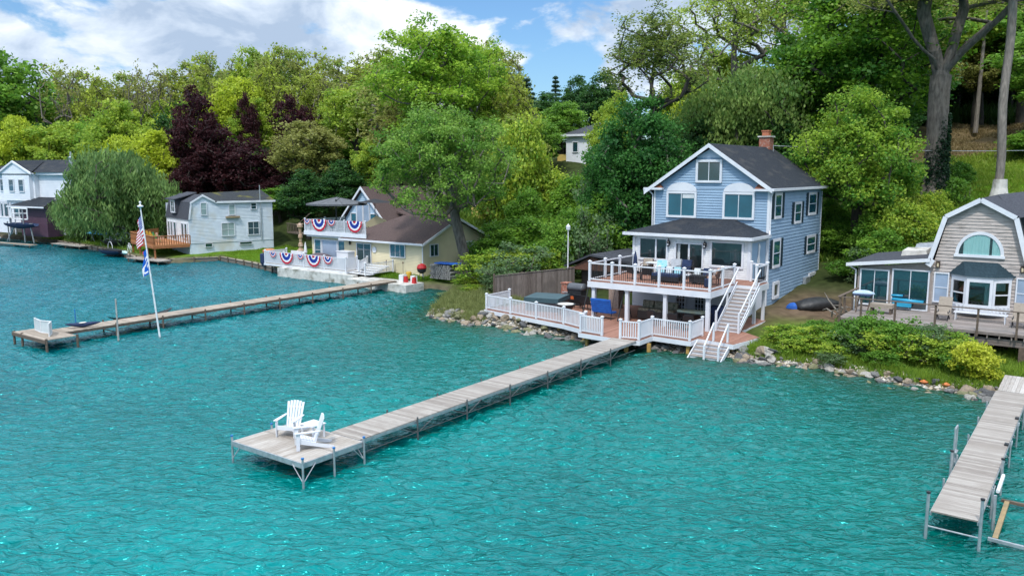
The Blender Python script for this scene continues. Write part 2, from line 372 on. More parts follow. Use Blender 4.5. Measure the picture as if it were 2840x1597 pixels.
# ------------------------------------------------------------ camera, sun, sky
cam=bpy.data.cameras.new('camera'); co=bpy.data.objects.new('camera',cam); COL.objects.link(co)
cam.sensor_width=36; cam.lens=36*2050/2576; cam.clip_end=3000; cam.clip_start=.3
co.location=(0,0,H); co.rotation_euler=(R(90-8.175),0,0); sc.camera=co
SUN_AZ,SUN_EL=198.,56.
sd=Vector((math.sin(R(SUN_AZ))*math.cos(R(SUN_EL)),math.cos(R(SUN_AZ))*math.cos(R(SUN_EL)),math.sin(R(SUN_EL))))
sl=bpy.data.lights.new('sun','SUN'); sl.energy=2.3; sl.angle=R(5); sl.color=(1,.955,.88)
so=bpy.data.objects.new('sun',sl); COL.objects.link(so); so.rotation_euler=(-sd).to_track_quat('-Z','Y').to_euler()
w=bpy.data.worlds.new('World'); sc.world=w; w.use_nodes=True; nt=w.node_tree; N=nt.nodes; Lk=nt.links; N.clear()
out=N.new('ShaderNodeOutputWorld'); bg=N.new('ShaderNodeBackground'); bg.inputs[1].default_value=.1; Lk.new(bg.outputs[0],out.inputs[0])
sky=N.new('ShaderNodeTexSky'); sky.sky_type='NISHITA'; sky.sun_disc=False; sky.sun_elevation=R(SUN_EL); sky.sun_rotation=R(SUN_AZ); sky.altitude=100; sky.air_density=1.2; sky.dust_density=.6; sky.ozone_density=2.5
def M(op,a=None,b=None,c=None,clamp=False):
    n=N.new('ShaderNodeMath'); n.operation=op; n.use_clamp=clamp
    for i,x in enumerate((a,b,c)):
        if x is None: continue
        if isinstance(x,(int,float)): n.inputs[i].default_value=x
        else: Lk.new(x,n.inputs[i])
    return n.outputs[0]
tc=N.new('ShaderNodeTexCoord'); sp=N.new('ShaderNodeSeparateXYZ'); nv=N.new('ShaderNodeVectorMath'); nv.operation='NORMALIZE'
Lk.new(tc.outputs['Generated'],nv.inputs[0]); Lk.new(nv.outputs[0],sp.inputs[0])
az=M('ARCTAN2',sp.outputs[0],sp.outputs[1]); el=M('ARCSINE',sp.outputs[2])      # compass direction and height, radians
def cn(sx,sz,off,detail=8,rough=.55,dist=.0,eoff=0.):
    cb=N.new('ShaderNodeCombineXYZ'); Lk.new(M('MULTIPLY',az,sx),cb.inputs[0]); Lk.new(M('MULTIPLY',M('ADD',el,eoff),sz),cb.inputs[1]); cb.inputs[2].default_value=off
    n=N.new('ShaderNodeTexNoise'); n.inputs['Scale'].default_value=1; n.inputs['Detail'].default_value=detail; n.inputs['Roughness'].default_value=rough; n.inputs['Distortion'].default_value=dist
    Lk.new(cb.outputs[0],n.inputs['Vector']); return n.outputs[0]
def gauss(a0,e0,sa,se,amp):
    x=M('DIVIDE',M('SUBTRACT',az,R(a0)),R(sa)); y=M('DIVIDE',M('SUBTRACT',el,R(e0)),R(se))
    q=M('ADD',M('MULTIPLY',x,x),M('MULTIPLY',y,y)); return M('MULTIPLY',M('POWER',2.718,M('MULTIPLY',q,-1.)),amp)
den=cn(7.5,14,3.7,dist=.2,rough=.56)
den=M('ADD',den,gauss(-20,7,17,6,.24))
up_=N.new('ShaderNodeMapRange'); up_.inputs['From Min'].default_value=R(13); up_.inputs['From Max'].default_value=R(30); up_.inputs['To Max'].default_value=.12; Lk.new(el,up_.inputs[0]); den=M('ADD',den,up_.outputs[0])
den=M('ADD',den,gauss(-4,8.6,7.5,2.2,.20))
den=M('ADD',den,gauss(3.5,6.5,3.6,2.6,-.30))
den=M('ADD',den,gauss(-3,12,6,.9,-.28))
den=M('ADD',den,gauss(10,7.5,4.5,4,.13)); den=M('ADD',den,gauss(16,9,6,5,.1))
mr=N.new('ShaderNodeMapRange'); mr.interpolation_type='SMOOTHSTEP'; mr.inputs['From Min'].default_value=.50; mr.inputs['From Max'].default_value=.60; Lk.new(den,mr.inputs[0])
shade=cn(9,17,8.1,dist=.3,rough=.58)
shade=M('ADD',shade,gauss(-18,8.2,11,2.6,-.12)); shade=M('ADD',shade,gauss(-4,8.5,8,2.4,.16)); shade=M('ADD',shade,gauss(8,9,6,3,-.1))
cr=N.new('ShaderNodeValToRGB'); e=cr.color_ramp.elements
e[0].position=.36; e[0].color=(3.6,4.6,6.1,1); e[1].position=.64; e[1].color=(8.6,8.9,9.3,1)
k=e.new(.5); k.color=(5.9,6.8,8.0,1)
Lk.new(shade,cr.inputs[0])
blue=N.new('ShaderNodeMixRGB'); blue.blend_type='MULTIPLY'; blue.inputs[0].default_value=.85; blue.inputs[2].default_value=(.55,.82,1.12,1); Lk.new(sky.outputs[0],blue.inputs[1])
mx=N.new('ShaderNodeMixRGB'); Lk.new(mr.outputs[0],mx.inputs[0]); Lk.new(blue.outputs[0],mx.inputs[1]); Lk.new(cr.outputs[0],mx.inputs[2])
# cloud colour brightened overhead, out of view, added for soft fill light
hi=N.new('ShaderNodeMapRange'); hi.interpolation_type='SMOOTHSTEP'; hi.inputs['From Min'].default_value=R(13); hi.inputs['From Max'].default_value=R(45); hi.inputs['To Min'].default_value=1; hi.inputs['To Max'].default_value=2.5; Lk.new(el,hi.inputs[0])
sc_=N.new('ShaderNodeVectorMath'); sc_.operation='SCALE'; Lk.new(cr.outputs[0],sc_.inputs[0]); Lk.new(hi.outputs[0],sc_.inputs['Scale']); Lk.new(sc_.outputs[0],mx.inputs[2])
Lk.new(mx.outputs[0],bg.inputs[0])
sc.view_settings.view_transform='Standard'; sc.view_settings.look='None'; sc.view_settings.exposure=.40; sc.view_settings.gamma=1
sc.render.engine='CYCLES'; sc.cycles.max_bounces=8; sc.cycles.transparent_max_bounces=12; sc.cycles.diffuse_bounces=3
# ------------------------------------------------------------ terrain
rng=np.random.default_rng(11)
SU=np.array([-400,-160,-128,-113,-98,-90,-84,-79,-77,-69,-62.6,-58,-50,-46,-43.5,-41,-36.5,-31,-23,-16,-11,-6.5,-3.7,0,20,200.])
SV=np.array([  52,  51,50.8,51.2,49.7,48.2,46.9,47.2,51.8,50.4, 48.6, 48,48, 48.6,49.8,47.5,39.9,39.4,39.4,39.6,40.3,39.4,39.3,39.5,41,45.])
def vshore(u): return np.interp(u,SU,SV)
RPD=[-60,-8,-2,0,.8,3,8,13,23,34,44,70,100,160,400]; RZ=[-9,-2.2,-.6,-.06,.32,.5,.72,1.0,2.1,6.3,8.8,14.6,17,19,22]
LPD=[-60,-8,-2,0,.35,1.5,8,14,22,43,80,160,400];     LZ=[-9,-2.5,-1.,-.3,.45,.6,.85,1.4,4.2,10.6,14,18,22]
def hgt(u,v):
    u=np.asarray(u,float);v=np.asarray(v,float); d=v-vshore(u)
    t=np.clip((u+50)/16,0,1); z=np.interp(d,LPD,LZ)*(1-t)+np.interp(d,RPD,RZ)*t
    n=np.sin(u*.35+v*.21)*np.sin(v*.3-u*.13)*.5+np.sin(u*1.1+2)*np.sin(v*.9+1)*.2
    return z+n*np.clip((d-5)/30,0,.8)+ .05*np.sin(u*2.3+v*1.7)*np.clip(d,0,1)
def gz(x,y):
    u,v=uvof(x,y); return float(hgt(u,v))
def gridmesh(name,X,Y,Z,colr=None,material=None,smooth=True):
    ny,nx=X.shape; me=bpy.data.meshes.new(name); nvv=nx*ny
    me.vertices.add(nvv); me.vertices.foreach_set('co',np.stack([X,Y,Z],-1).astype(np.float32).ravel())
    i=np.arange(ny-1)[:,None]*nx+np.arange(nx-1)[None]; q=np.stack([i,i+1,i+nx+1,i+nx],-1).reshape(-1,4)
    me.loops.add(q.size); me.loops.foreach_set('vertex_index',q.astype(np.int32).ravel())
    me.polygons.add(len(q)); me.polygons.foreach_set('loop_start',(np.arange(len(q))*4).astype(np.int32)); me.polygons.foreach_set('loop_total',np.full(len(q),4,np.int32))
    if smooth: me.polygons.foreach_set('use_smooth',np.ones(len(q),bool))
    me.update(calc_edges=True); me.validate()
    if colr is not None:
        at=me.color_attributes.new('col','FLOAT_COLOR','POINT'); c=np.ones((nvv,4),np.float32); c[:,:3]=colr.reshape(-1,3); at.data.foreach_set('color',c.ravel())
    if material: me.materials.append(material)
    o=bpy.data.objects.new(name,me); COL.objects.link(o); return o
us=np.concatenate([np.linspace(-420,-135,20),np.arange(-130,-38,1.0),np.arange(-38,10,.5),np.arange(10,60,2.),np.linspace(62,300,14)])
ds=np.concatenate([[-60,-30,-15,-8,-5,-3,-2,-1.2,-.6],np.arange(-.3,6,.3),np.arange(6,24,.6),np.arange(24,60,1.5),np.arange(60,130,5),[140,180,240,400]])
Ug,Dg=np.meshgrid(us,ds); Vg=Dg+vshore(Ug); Zg=hgt(Ug,Vg)
Xg=Ug*F1.U[0]+Vg*F1.V[0]; Yg=Ug*F1.U[1]+Vg*F1.V[1]
def blob(u0,v0,su,sv): return np.exp(-((Ug-u0)/su)**4-((Vg-v0)/sv)**4)
C=np.zeros(Ug.shape+(3,)); C[:]=(.035,.05,.015)
def lay(w,c):
    global C; C=C*(1-w[...,None])+np.array(c)*w[...,None]
lay(np.clip((Dg-60)/30,0,1),(.025,.04,.012))
lay(blob(-69,53.5,9,5),(.12,.235,.01)); lay(blob(-90,53,12,5),(.1,.2,.012)); lay(blob(-84,49,5,2),(.12,.22,.012)); lay(blob(-106,54,7,3),(.11,.2,.02))
lay(blob(-46,53,5,4),(.1,.17,.02)); lay(blob(-60,60,12,6)*.7,(.07,.13,.012))
lay(blob(-4,84,9,7),(.1,.22,.008)); lay(blob(-4,103,16,10),(.2,.145,.08)); lay(blob(4,88,12,6)*.8,(.12,.24,.01))
lay(blob(-14,51.5,3.6,5.5),(.13,.09,.06)); lay(blob(-5,45,7,4.5),(.08,.12,.025)); lay(blob(-13,46,3,3),(.09,.13,.02)); lay(blob(-2,45,4,3.5),(.06,.045,.035))
lay(np.exp(-(Dg/1.1)**2)*.9,(.12,.1,.075)); lay((Dg<-.4)*1.,(.1,.1,.05))
o=gridmesh('ground',Xg,Yg,Zg,C,attrmat('ground_cover',rough=.95,noise=1.6,spec=.1)); o['kind']='structure'
# ------------------------------------------------------------ water
def waterh(X,Y):
    r=np.random.default_rng(5); Z=np.zeros_like(X)
    for i in range(64):
        lam=.30*(1.023**i)*(.9+.2*r.random()); k=2*math.pi/lam; a=R(188+r.normal()*24)
        amp=.0118*lam**.95*(.7+.6*r.random())
        if lam>2.4: amp*=(2.4/lam)**1.9
        ph=(X*math.sin(a)+Y*math.cos(a))*k+r.random()*6.28
        s=np.sin(ph); Z+=amp*(s+.12*np.cos(2*ph))
    g=1+.3*np.sin(X*.21+Y*.11+1)*np.sin(Y*.17-X*.05)+.3*np.sin(X*.09-Y*.23)*np.sin(X*.13+Y*.07+2)
    return Z*.8*g
def watercol(X,Y):
    u=X*F1.U[0]+Y*F1.U[1]; v=X*F1.V[0]+Y*F1.V[1]; d=vshore(u)-v
    base=np.zeros(X.shape+(3,)); base[:]=(.0,.205,.205)
    def l(w,c):
        nonlocal base; w=np.clip(w,0,1)[...,None]; base=base*(1-w)+np.array(c)*w
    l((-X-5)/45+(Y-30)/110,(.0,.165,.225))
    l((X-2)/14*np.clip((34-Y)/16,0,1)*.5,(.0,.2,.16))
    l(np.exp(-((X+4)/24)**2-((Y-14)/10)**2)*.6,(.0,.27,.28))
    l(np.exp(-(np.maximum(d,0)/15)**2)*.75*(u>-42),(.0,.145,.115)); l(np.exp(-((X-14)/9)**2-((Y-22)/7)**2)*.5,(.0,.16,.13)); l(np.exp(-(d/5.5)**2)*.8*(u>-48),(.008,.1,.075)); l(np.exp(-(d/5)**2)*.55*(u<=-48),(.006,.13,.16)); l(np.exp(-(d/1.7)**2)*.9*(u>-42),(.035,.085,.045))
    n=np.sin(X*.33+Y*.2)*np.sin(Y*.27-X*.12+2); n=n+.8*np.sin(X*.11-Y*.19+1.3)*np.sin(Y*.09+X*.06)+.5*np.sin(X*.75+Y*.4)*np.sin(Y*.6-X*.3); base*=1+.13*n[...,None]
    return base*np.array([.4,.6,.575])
def mkwater():
    m=bpy.data.materials.new('lake_water'); nt,N,Lk=nodes(m)
    out=N.new('ShaderNodeOutputMaterial'); b=N.new('ShaderNodeBsdfPrincipled'); Lk.new(b.outputs[0],out.inputs[0])
    a=N.new('ShaderNodeAttribute'); a.attribute_name='col'; Lk.new(a.outputs['Color'],b.inputs['Base Color'])
    b.inputs['Roughness'].default_value=.2; b.inputs['IOR'].default_value=1.6; b.inputs['Specular Tint'].default_value=(.1,.94,1,1)
    tc=N.new('ShaderNodeTexCoord'); mp=N.new('ShaderNodeMapping'); mp.inputs['Rotation'].default_value=(0,0,R(8)); mp.inputs['Scale'].default_value=(1.,2.1,1); Lk.new(tc.outputs['Object'],mp.inputs[0])
    n1=N.new('ShaderNodeTexNoise'); n1.inputs['Scale'].default_value=2.2; n1.inputs['Detail'].default_value=2.5; n1.inputs['Roughness'].default_value=.5; n1.inputs['Distortion'].default_value=.7; Lk.new(mp.outputs[0],n1.inputs['Vector'])
    bp=N.new('ShaderNodeBump'); bp.inputs['Strength'].default_value=1.; bp.inputs['Distance'].default_value=.2; Lk.new(n1.outputs[0],bp.inputs['Height']); Lk.new(bp.outputs[0],b.inputs['Normal'])
    return m
WATER=mkwater()
def grow(a,b,s0,s1):
    r=[a];s=s0
    while r[-1]<b: r.append(r[-1]+s0+(s1-s0)*(r[-1]-a)/(b-a))
    return r
ys=np.array([-300,-120,-40,-10,2]+grow(8,150,.085,.5)+[170,250,400,600]); xs=np.array([-600,-300,-180]+list(np.arange(-130,-52,.5))+list(np.arange(-52,-30,.28))+list(np.arange(-30,30,.11))+list(np.arange(30,60,1.))+[90,150,300,600])
Xw,Yw=np.meshgrid(xs,ys); near=((Xw>-135)&(Xw<60)&(Yw>5)&(Yw<150))
Zw=np.where(near,waterh(Xw,Yw),0)
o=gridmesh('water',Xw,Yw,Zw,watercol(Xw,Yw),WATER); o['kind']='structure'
# ------------------------------------------------------------ blue house (frame FK: measured, then set back to its real distance)
V1,V2=41.6,44.1; UL,UR=-21.93,-15.05; VB=53.95
bh=thing('blue_house','blue clapboard three-storey house with white trim, dark gable roof and brick chimney','house',FK,((UL+UR)/2,49,1.9))
pf=PF(V2); ps=PS(UR); EZ,RZz,UC=8.62,10.93,-18.5
mb=MB(); siding(mb,pf,[(6.0,UL,UR),(EZ,UL,UR),(RZz-.12,UC-.02,UC+.02)],c=.15,lip=.035)
siding(mb,ps,[(.8,V2,VB),(EZ,V2,VB)],c=.19,lip=.028)
mb.quad((UL,V2,.8),(UL,VB,.8),(UL,VB,EZ),(UL,V2,EZ)); mb.quad((UL,VB,.8),(UR,VB,.8),(UR,VB,EZ),(UC,VB,RZz),(UL,VB,EZ))
mb.quad((UL,V2+.02,.8),(UL,V2+.02,6.1),(UR,V2+.02,6.1),(UR,V2+.02,.8))
part('wall',mb,BLUESID,bh)
mb=MB()
for u in (UL,UR-.0): 
    mb.pbox(pf,u-.0 if u==UL else u-.09,u+.09 if u==UL else u+.035,.9 if u==UR else 6.2,EZ,.01,.055)
mb.pbox(ps,V2-.04,V2+.09,.9,EZ,.01,.055); mb.pbox(ps,VB-.09,VB,.9,EZ,.01,.035)
part('corner_board',mb,WHITE,bh)
# roof
ov=.42; f0=V2-.32; f1=VB+.2; th=.13
def slope(u,extra=0): return EZ-.02+(RZz+.05-EZ)*(1-abs(u-UC)/((UR-UL)/2))+extra
mb=MB(); ul,ur=UL-.5,UR+.22
def ge(u): 
    half=(UR-UL)/2; return RZz+.06-(RZz-EZ+.03)*abs(u-UC)/half
rl=[(ul,f0,ge(ul)),(UC,f0,ge(UC)),(UC,f0,ge(UC)+th),(ul,f0,ge(ul)+th)]
mb.prism([rl[0],rl[1],rl[2],rl[3]],(0,f1-f0,0)); rr=[(UC,f0,ge(UC)),(ur,f0,ge(ur)),(ur,f0,ge(ur)+th),(UC,f0,ge(UC)+th)]
mb.prism(rr,(0,f1-f0,0)); rf=part('roof',mb,SHDARK,bh)
mb=MB()   # rake boards at the front edge and soffit returns
mb.prism([(ul-.02,f0-.05,ge(ul)-.1),(UC,f0-.05,ge(UC)-.1),(UC,f0-.05,ge(UC)+.13),(ul-.02,f0-.05,ge(ul)+.13)],(0,.045,0))
mb.prism([(UC,f0-.05,ge(UC)-.1),(ur+.02,f0-.05,ge(ur)-.1),(ur+.02,f0-.05,ge(ur)+.13),(UC,f0-.05,ge(UC)+.13)],(0,.045,0))
part('rake_board',mb,WHITE,bh)
mb=MB(); mb.box(ul-.05,UL+.62,f0-.04,V2+.0,EZ-.12,EZ+.0); mb.box(UR-.78,ur+.12,f0-.04,V2,EZ-.12,EZ+.0); part('eave_return',mb,WHITE,bh)
for a,b in ((UL-.1,UL+.6),(UR-.76,UR+.0)):
    mb=MB()
    mb.box8([(a,f0+.03,EZ+.002),(b,f0+.03,EZ+.002),(b,V2-.03,EZ+.002),(a,V2-.03,EZ+.002)],[(a+.12,V2-.09,EZ+.24),(b-.22,V2-.09,EZ+.24),(b-.22,V2-.04,EZ+.24),(a+.12,V2-.04,EZ+.24)])
    part('return_roof',mb,mat('rusty_roofing',(.25,.09,.05),(.16,.06,.035),rough=.8),bh)
mb=MB(); mb.ppoly(pf,[(UC-.86,10.35),(UC+.86,10.35),(UC,RZz-.1)],.01,.05); part('gable_panel',mb,mat('gable_panel_paint',(.42,.5,.62),(.38,.46,.58),rough=.5),bh)
# gutter along the right side with downspouts
mb=MB(); mb.box(UR+.16,UR+.32,f0,f1,EZ-.12,EZ+.02); part('gutter',mb,WHITE,bh)
mb=MB(); mb.path([(UR+.22,V2-.1,EZ-.1),(UR+.1,V2-.02,EZ-.42),(UR+.1,V2-.02,6.35),(UR+.2,V2-.3,6.15)],.045,6); part('downspout',mb,WHITE,bh)
mb=MB(); mb.path([(UL-.3,f0+.05,EZ-.1),(UL-.08,V2-.05,EZ-.4),(UL-.08,V2-.05,6.3)],.04,6); part('downspout',mb,WHITE,bh)
mb=MB().box(UL-.58,UL-.44,f0,f1,EZ-.2,EZ-.06); part('gutter',mb,WHITE,bh)
# chimney
cv=53.0; ch=part('chimney',MB().box(-18.95,-18.25,cv,cv+.75,9.6,11.75),BRICK,bh)
part('chimney_cap',MB().box(-19.03,-18.17,cv-.08,cv+.83,11.75,11.84),CONC,ch)
part('flue',MB().box(-18.82,-18.4,cv+.15,cv+.6,11.84,12.12).box(-18.86,-18.36,cv+.11,cv+.64,12.12,12.2),mat('flue_clay',(.42,.14,.07)),ch)
part('service_mast',MB().path([(-18.1,cv+.3,10.4),(-18.1,cv+.3,11.25)],.03),ALU,bh)
# upper front windows
window(bh,pf,-19.33,-17.77,8.93,10.22,fw=.13,nx=2,glass=GLD)
for (a,b,z0,z1,arc) in ((-21.1,-19.24,6.92,8.42,8.92),(-17.66,-15.84,6.92,8.42,8.92)):
    w_=window(bh,pf,a,b,z0,z1,fw=.12,nx=2,glass=GLT)
    pts=[(a+.02,z1+.02)]+[((a+b)/2+math.cos(t)*((b-a)/2-.02)*-1,z1+.02+math.sin(t)*(arc-z1)) for t in np.linspace(.12,math.pi-.12,17)]+[(b-.02,z1+.02)]
    part('arched_head',MB().ppoly(pf,pts,.02,.1),WHITE,w_)
    if a<-20: part('blind',MB().pbox(pf,-20.1,a+1.7,z1-.38,z1-.14,.07,.08),CUSH,w_)
# side windows with shutters
for (a,b,z0,z1,n) in ((44.86,46.1,6.95,8.4,1),(48.4,49.75,6.5,7.8,1),(51.05,52.75,6.88,8.3,1),(44.88,46.2,4.2,5.85,1),(51.1,52.95,4.5,5.65,1)):
    window(bh,ps,a,b,z0,z1,fw=.16,nx=1,nz=2,glass=GLT if n else GLD,o=.03,fd=.025); shutters(bh,ps,a,b,z0+.02,z1-.02,w=.42)
window(bh,ps,45.1,46.1,2.45,3.42,fw=.16,glass=GLD,label='small basement window')
window(bh,ps,51.75,53.1,2.2,3.25,fw=.2,nx=2,glass=GLD)
eb=part('meter_box',MB().pbox(ps,50.7,51.6,2.2,3.1,.03,.22),ALU,bh); part('conduit',MB().path([ps(50.9,2.2,.1),ps(50.9,1.6,.1)],.03).path([ps(51.5,2.2,.1),ps(51.5,1.55,.1)],.03),ALU,bh)
# porch ---------------------------------------------------
pu0,pu1=-21.93,-15.1; pz0,pz1=3.9,6.1; pp=PF(V1)
fz=MB()   # framed front with openings
OP=[(-21.55,-19.8,4.66,5.88),(-19.3,-17.72,3.95,5.66),(-17.26,-15.47,4.52,5.86)]
edges=[pu0]+[x for o in OP for x in (o[0],o[1])]+[pu1]
for i in range(0,len(edges),2): siding(fz,pp,[(pz0,edges[i],edges[i+1]),(5.9,edges[i],edges[i+1])],c=.12,lip=.015)
for a,b,c,d in OP:
    if c>pz0+.1: siding(fz,pp,[(pz0,a,b),(c,a,b)],c=.12,lip=.015)
    if d<5.9: fz.pbox(pp,a,b,d,5.9,-.1,0.01)
fz.pbox(pp,pu0,pu1,5.9,pz1,-.1,.025); fz.box(pu0,pu0+.1,V1,V2,pz0,pz1)
part('porch_wall',fz,WPAINT,bh)
part('corner_board',MB().pbox(pp,pu0-.03,pu0+.12,pz0,5.9,0.02,.05).pbox(pp,pu1-.12,pu1+.03,pz0,5.9,.02,.05),WHITE,bh)
sb=MB(); siding(sb,PS(pu1),[(pz0,V1+.1,V2),(pz1,V1+.1,V2)],c=.12); part('porch_side_wall',sb,BLUESID,bh)
part('side_trim',MB().pbox(PS(pu1),V1-.03,V1+.14,pz0,pz1,.02,.05).pbox(PS(pu1),V2-.16,V2-.05,pz0,pz1,.02,.05).pbox(PS(pu1),V1+.14,V2-.16,5.85,5.95,.02,.05),WHITE,bh)
pd=MB(); pdl=PS(pu1); pd.ppoly(pdl,[(42.72,5.78),(42.92,5.7),(42.98,5.55),(42.9,5.35),(42.9,5.1),(43.0,4.75),(42.9,4.56),(42.72,4.55),(42.62,4.8),(42.72,5.1),(42.72,5.4)],.03,.06); part('wall_ornament',pd,WPAINT,bh,label='pale paddle-shaped ornament hung on the porch side wall')
# porch interior
rm=MB(); rm.quad((pu0+.1,V2-.05,pz0),(pu1-.05,V2-.05,pz0),(pu1-.05,V2-.05,pz1),(pu0+.1,V2-.05,pz1)); rm.quad((pu0+.1,V1+.12,pz0+.02),(pu1-.1,V1+.12,pz0+.02),(pu1-.1,V2,pz0+.02),(pu0+.1,V2,pz0+.02)); part('porch_room',rm,ROOMIN,bh)
for (a,b,c,d),nx in zip(OP,(2,2,1)):
    if c<4:
        dr=MB(); dr.pbox(pp,a-.06,a+.03,c-.02,d+.05,-.02,.07).pbox(pp,b-.03,b+.06,c-.02,d+.05,-.02,.07).pbox(pp,a+.03,b-.03,d-.03,d+.05,-.02,.07)
        m_=(a+b)/2; dr.pbox(pp,m_-.05,m_+.05,c,d-.03,-.02,.05).pbox(pp,a+.03,m_-.05,c,c+.08,-.02,.04).pbox(pp,m_+.05,b-.03,c,c+.08,-.02,.04)
        d_=part('sliding_door',dr,WHITE,bh); part('pane',MB().quad(pp(m_+.05,c+.08,.01),pp(b-.03,c+.08,.01),pp(b-.03,d-.03,.01),pp(m_+.05,d-.03,.01)),clearglass(),d_)
        part('door_handle',MB().pbox(pp,m_-.02,m_+.02,4.7,4.95,.05,.08),ALU,d_)
        part('curtain',MB().pbox(pp,a+.05,a+.2,c+.02,d-.05,-.14,-.1),CUSH,d_)
    else:
        dr=MB(); f=.07; dr.pbox(pp,a-.05,a+f,c-.05,d+.05,-.02,.06).pbox(pp,b-f,b+.05,c-.05,d+.05,-.02,.06).pbox(pp,a+f,b-f,d-f,d+.05,-.02,.06).pbox(pp,a+f,b-f,c-.05,c+f,-.02,.08)
        if nx==2: dr.pbox(pp,a+1.0,a+1.09,c+f,d-f,-.02,.05)
        d_=part('picture_window',dr,WHITE,bh); part('pane',MB().quad(pp(a+f,c+f,.01),pp(b-f,c+f,.01),pp(b-f,d-f,.01),pp(a+f,d-f,.01)),clearglass(),d_)
# things dimly seen inside
bl=MB(); 
for i in range(9): bl.pbox(pp,-16.75+i*.09,-16.7+i*.09,4.55,5.2,-1.5,-1.48)
part('inner_railing',bl,WPAINT,bh)
# porch hip roof
gz0=6.12; a0,a1=-22.42,-14.86; fv=V1-.42
top=6.92
mb=MB(); T=[(-19.85,V2-.01,top),(-17.0,V2-.01,top)]
B=[(a0,V2+.0,gz0+.03),(a0,fv,gz0+.03),(a1,fv,gz0+.03),(a1,V2+.0,gz0+.03)]
mb.quad(B[1],B[2],T[1],T[0]); mb.quad(B[0],B[1],T[0]); mb.quad(B[2],B[3],T[1]); mb.quad(B[3],B[2],B[1],B[0])
part('porch_roof',mb,SHDARK,bh)
mb=MB(); mb.box(a0,a1,fv-.02,fv+.1,gz0-.12,gz0+.045); mb.box(a1-.1,a1+.02,fv+.1,V2-.05,gz0-.12,gz0+.045); mb.box(a0-.02,a0+.1,fv+.1,V2-.05,gz0-.12,gz0+.045); mb.box(a0+.1,a1-.1,fv+.1,V1,gz0-.1,gz0-.04)
part('porch_gutter',mb,WHITE,bh)
for a in (-19.68,-17.55):
    mb=MB(); P=pp; mb.pbox(P,a-.05,a+.05,5.55,5.75,.03,.06); mb.path([P(a,5.66,.05),P(a,5.82,.12),P(a,5.88,.2)],.02,6); part('wall_lantern',mb,DKMET,bh)
    c=P(a,5.55,.2); o_=bpy.data.objects[-1] if False else None
    l=MB().lathe((c[0],c[1],5.46),[(.02,-.02),(.07,0),(.085,.22),(.1,.24),(.05,.32),(.015,.36)],8); part('lantern_glass',l,DKMET,bh)
    part('lamp_bulb',MB().lathe((c[0],c[1]-.03,5.5),[(.02,0),(.05,.04),(.05,.12),(.02,.16)],8),WHITE,bh)
# lower storey under the deck: white painted wall with french doors
lw=MB(); siding(lw,PF(V1),[(1.6,UL,UR-.05),(3.62,UL,UR-.05)],c=.13); lw.quad((UR-.05,V1,1.2),(UR-.05,V2,1.2),(UR-.05,V2,3.62),(UR-.05,V1,3.62)); part('lower_wall',lw,WSID,bh)
for a in (-19.2,-18.1):
    window(bh,PF(V1),a,a+.62,1.6,2.95,fw=.07,nx=3,nz=5,glass=GLD,name='french_door',mun=.03)
part('hanging_shade',MB().box(-21.3,-19.6,V1-1.3,V1-1.22,3.2,3.28),DKMET,bh)
# ------------------------------------------------------------ upper deck
ud=thing('upper_deck','raised red-brown deck with white fascia, white columns and railing in front of the blue porch','deck',FK,(-18.5,39,3.6))
dz=3.9
poly=[(-21.85,36.5),(-15.1,36.5),(-15.1,39.7),(-14.0,39.7),(-14.0,41.4),(-15.08,41.4),(-15.08,41.57),(-21.85,41.57)]
deckslab(ud,poly,dz,fas=.32)
part('joists',MB().box(-21.7,-15.25,36.7,41.4,3.66,3.7),mat('deck_underside',(.25,.24,.23)),ud)
for u in (-21.6,-19.63,-17.5,-15.27): part('column',MB().box(u-.09,u+.09,36.6,36.78,-0.2+ .98,3.62).box(u-.12,u+.12,36.57,36.81,3.5,3.6),WHITE,ud)
for u,v in ((-14.15,39.9),(-14.15,41.2)): part('column',MB().box(u-.07,u+.07,v-.07,v+.07,1.6,3.62),WHITE,ud)
railing(ud,[(-21.8,41.4),(-21.8,36.56),(-15.16,36.56),(-15.16,39.65)],dz,h=.97,bal=DKMET,bw=.018,sp=.12,gap_posts=1.45)
railing(ud,[(-14.06,39.76),(-14.06,41.34),(-14.9,41.34)],dz,h=.97,bal=DKMET,bw=.018,sp=.12,gap_posts=2)
# ------------------------------------------------------------ main staircase
Z1=FL.w(0,0,1.0).z; DZ=FK.w(0,0,3.9).z
st=thing('deck_staircase','white staircase with grey-brown treads climbing from lower landing to the upper deck','staircase',F1,(-16.3,42,Z1))
su0,su1=-17.35,-16.0; vt,vb=45.85,42.9
stairs(st,su0,su1,vt,DZ-.02,vb,Z1,12,mat('grey_treads',(.33,.27,.24),(.26,.21,.19),ns=5),WHITE)
for u in (su0+.02,su1-.02):
    part('newel_post',MB().box(u-.05,u+.05,vb-.12,vb-.02,Z1-.02,Z1+1.15),WHITE,st)
    mb=MB().bar((u,vb-.07,Z1+1.02),(u,vt+.1,DZ+.95),.06,.07); mb.bar((u,vb-.07,Z1+.25),(u,vt,DZ+.18),.04,.05)
    vm=(vt+vb)/2; part('newel_post',MB().box(u-.045,u+.045,vm-.05,vm+.05,(DZ+Z1)/2-.1,(DZ+Z1)/2+1.02),WHITE,st); part('handrail',mb,WHITE,st)
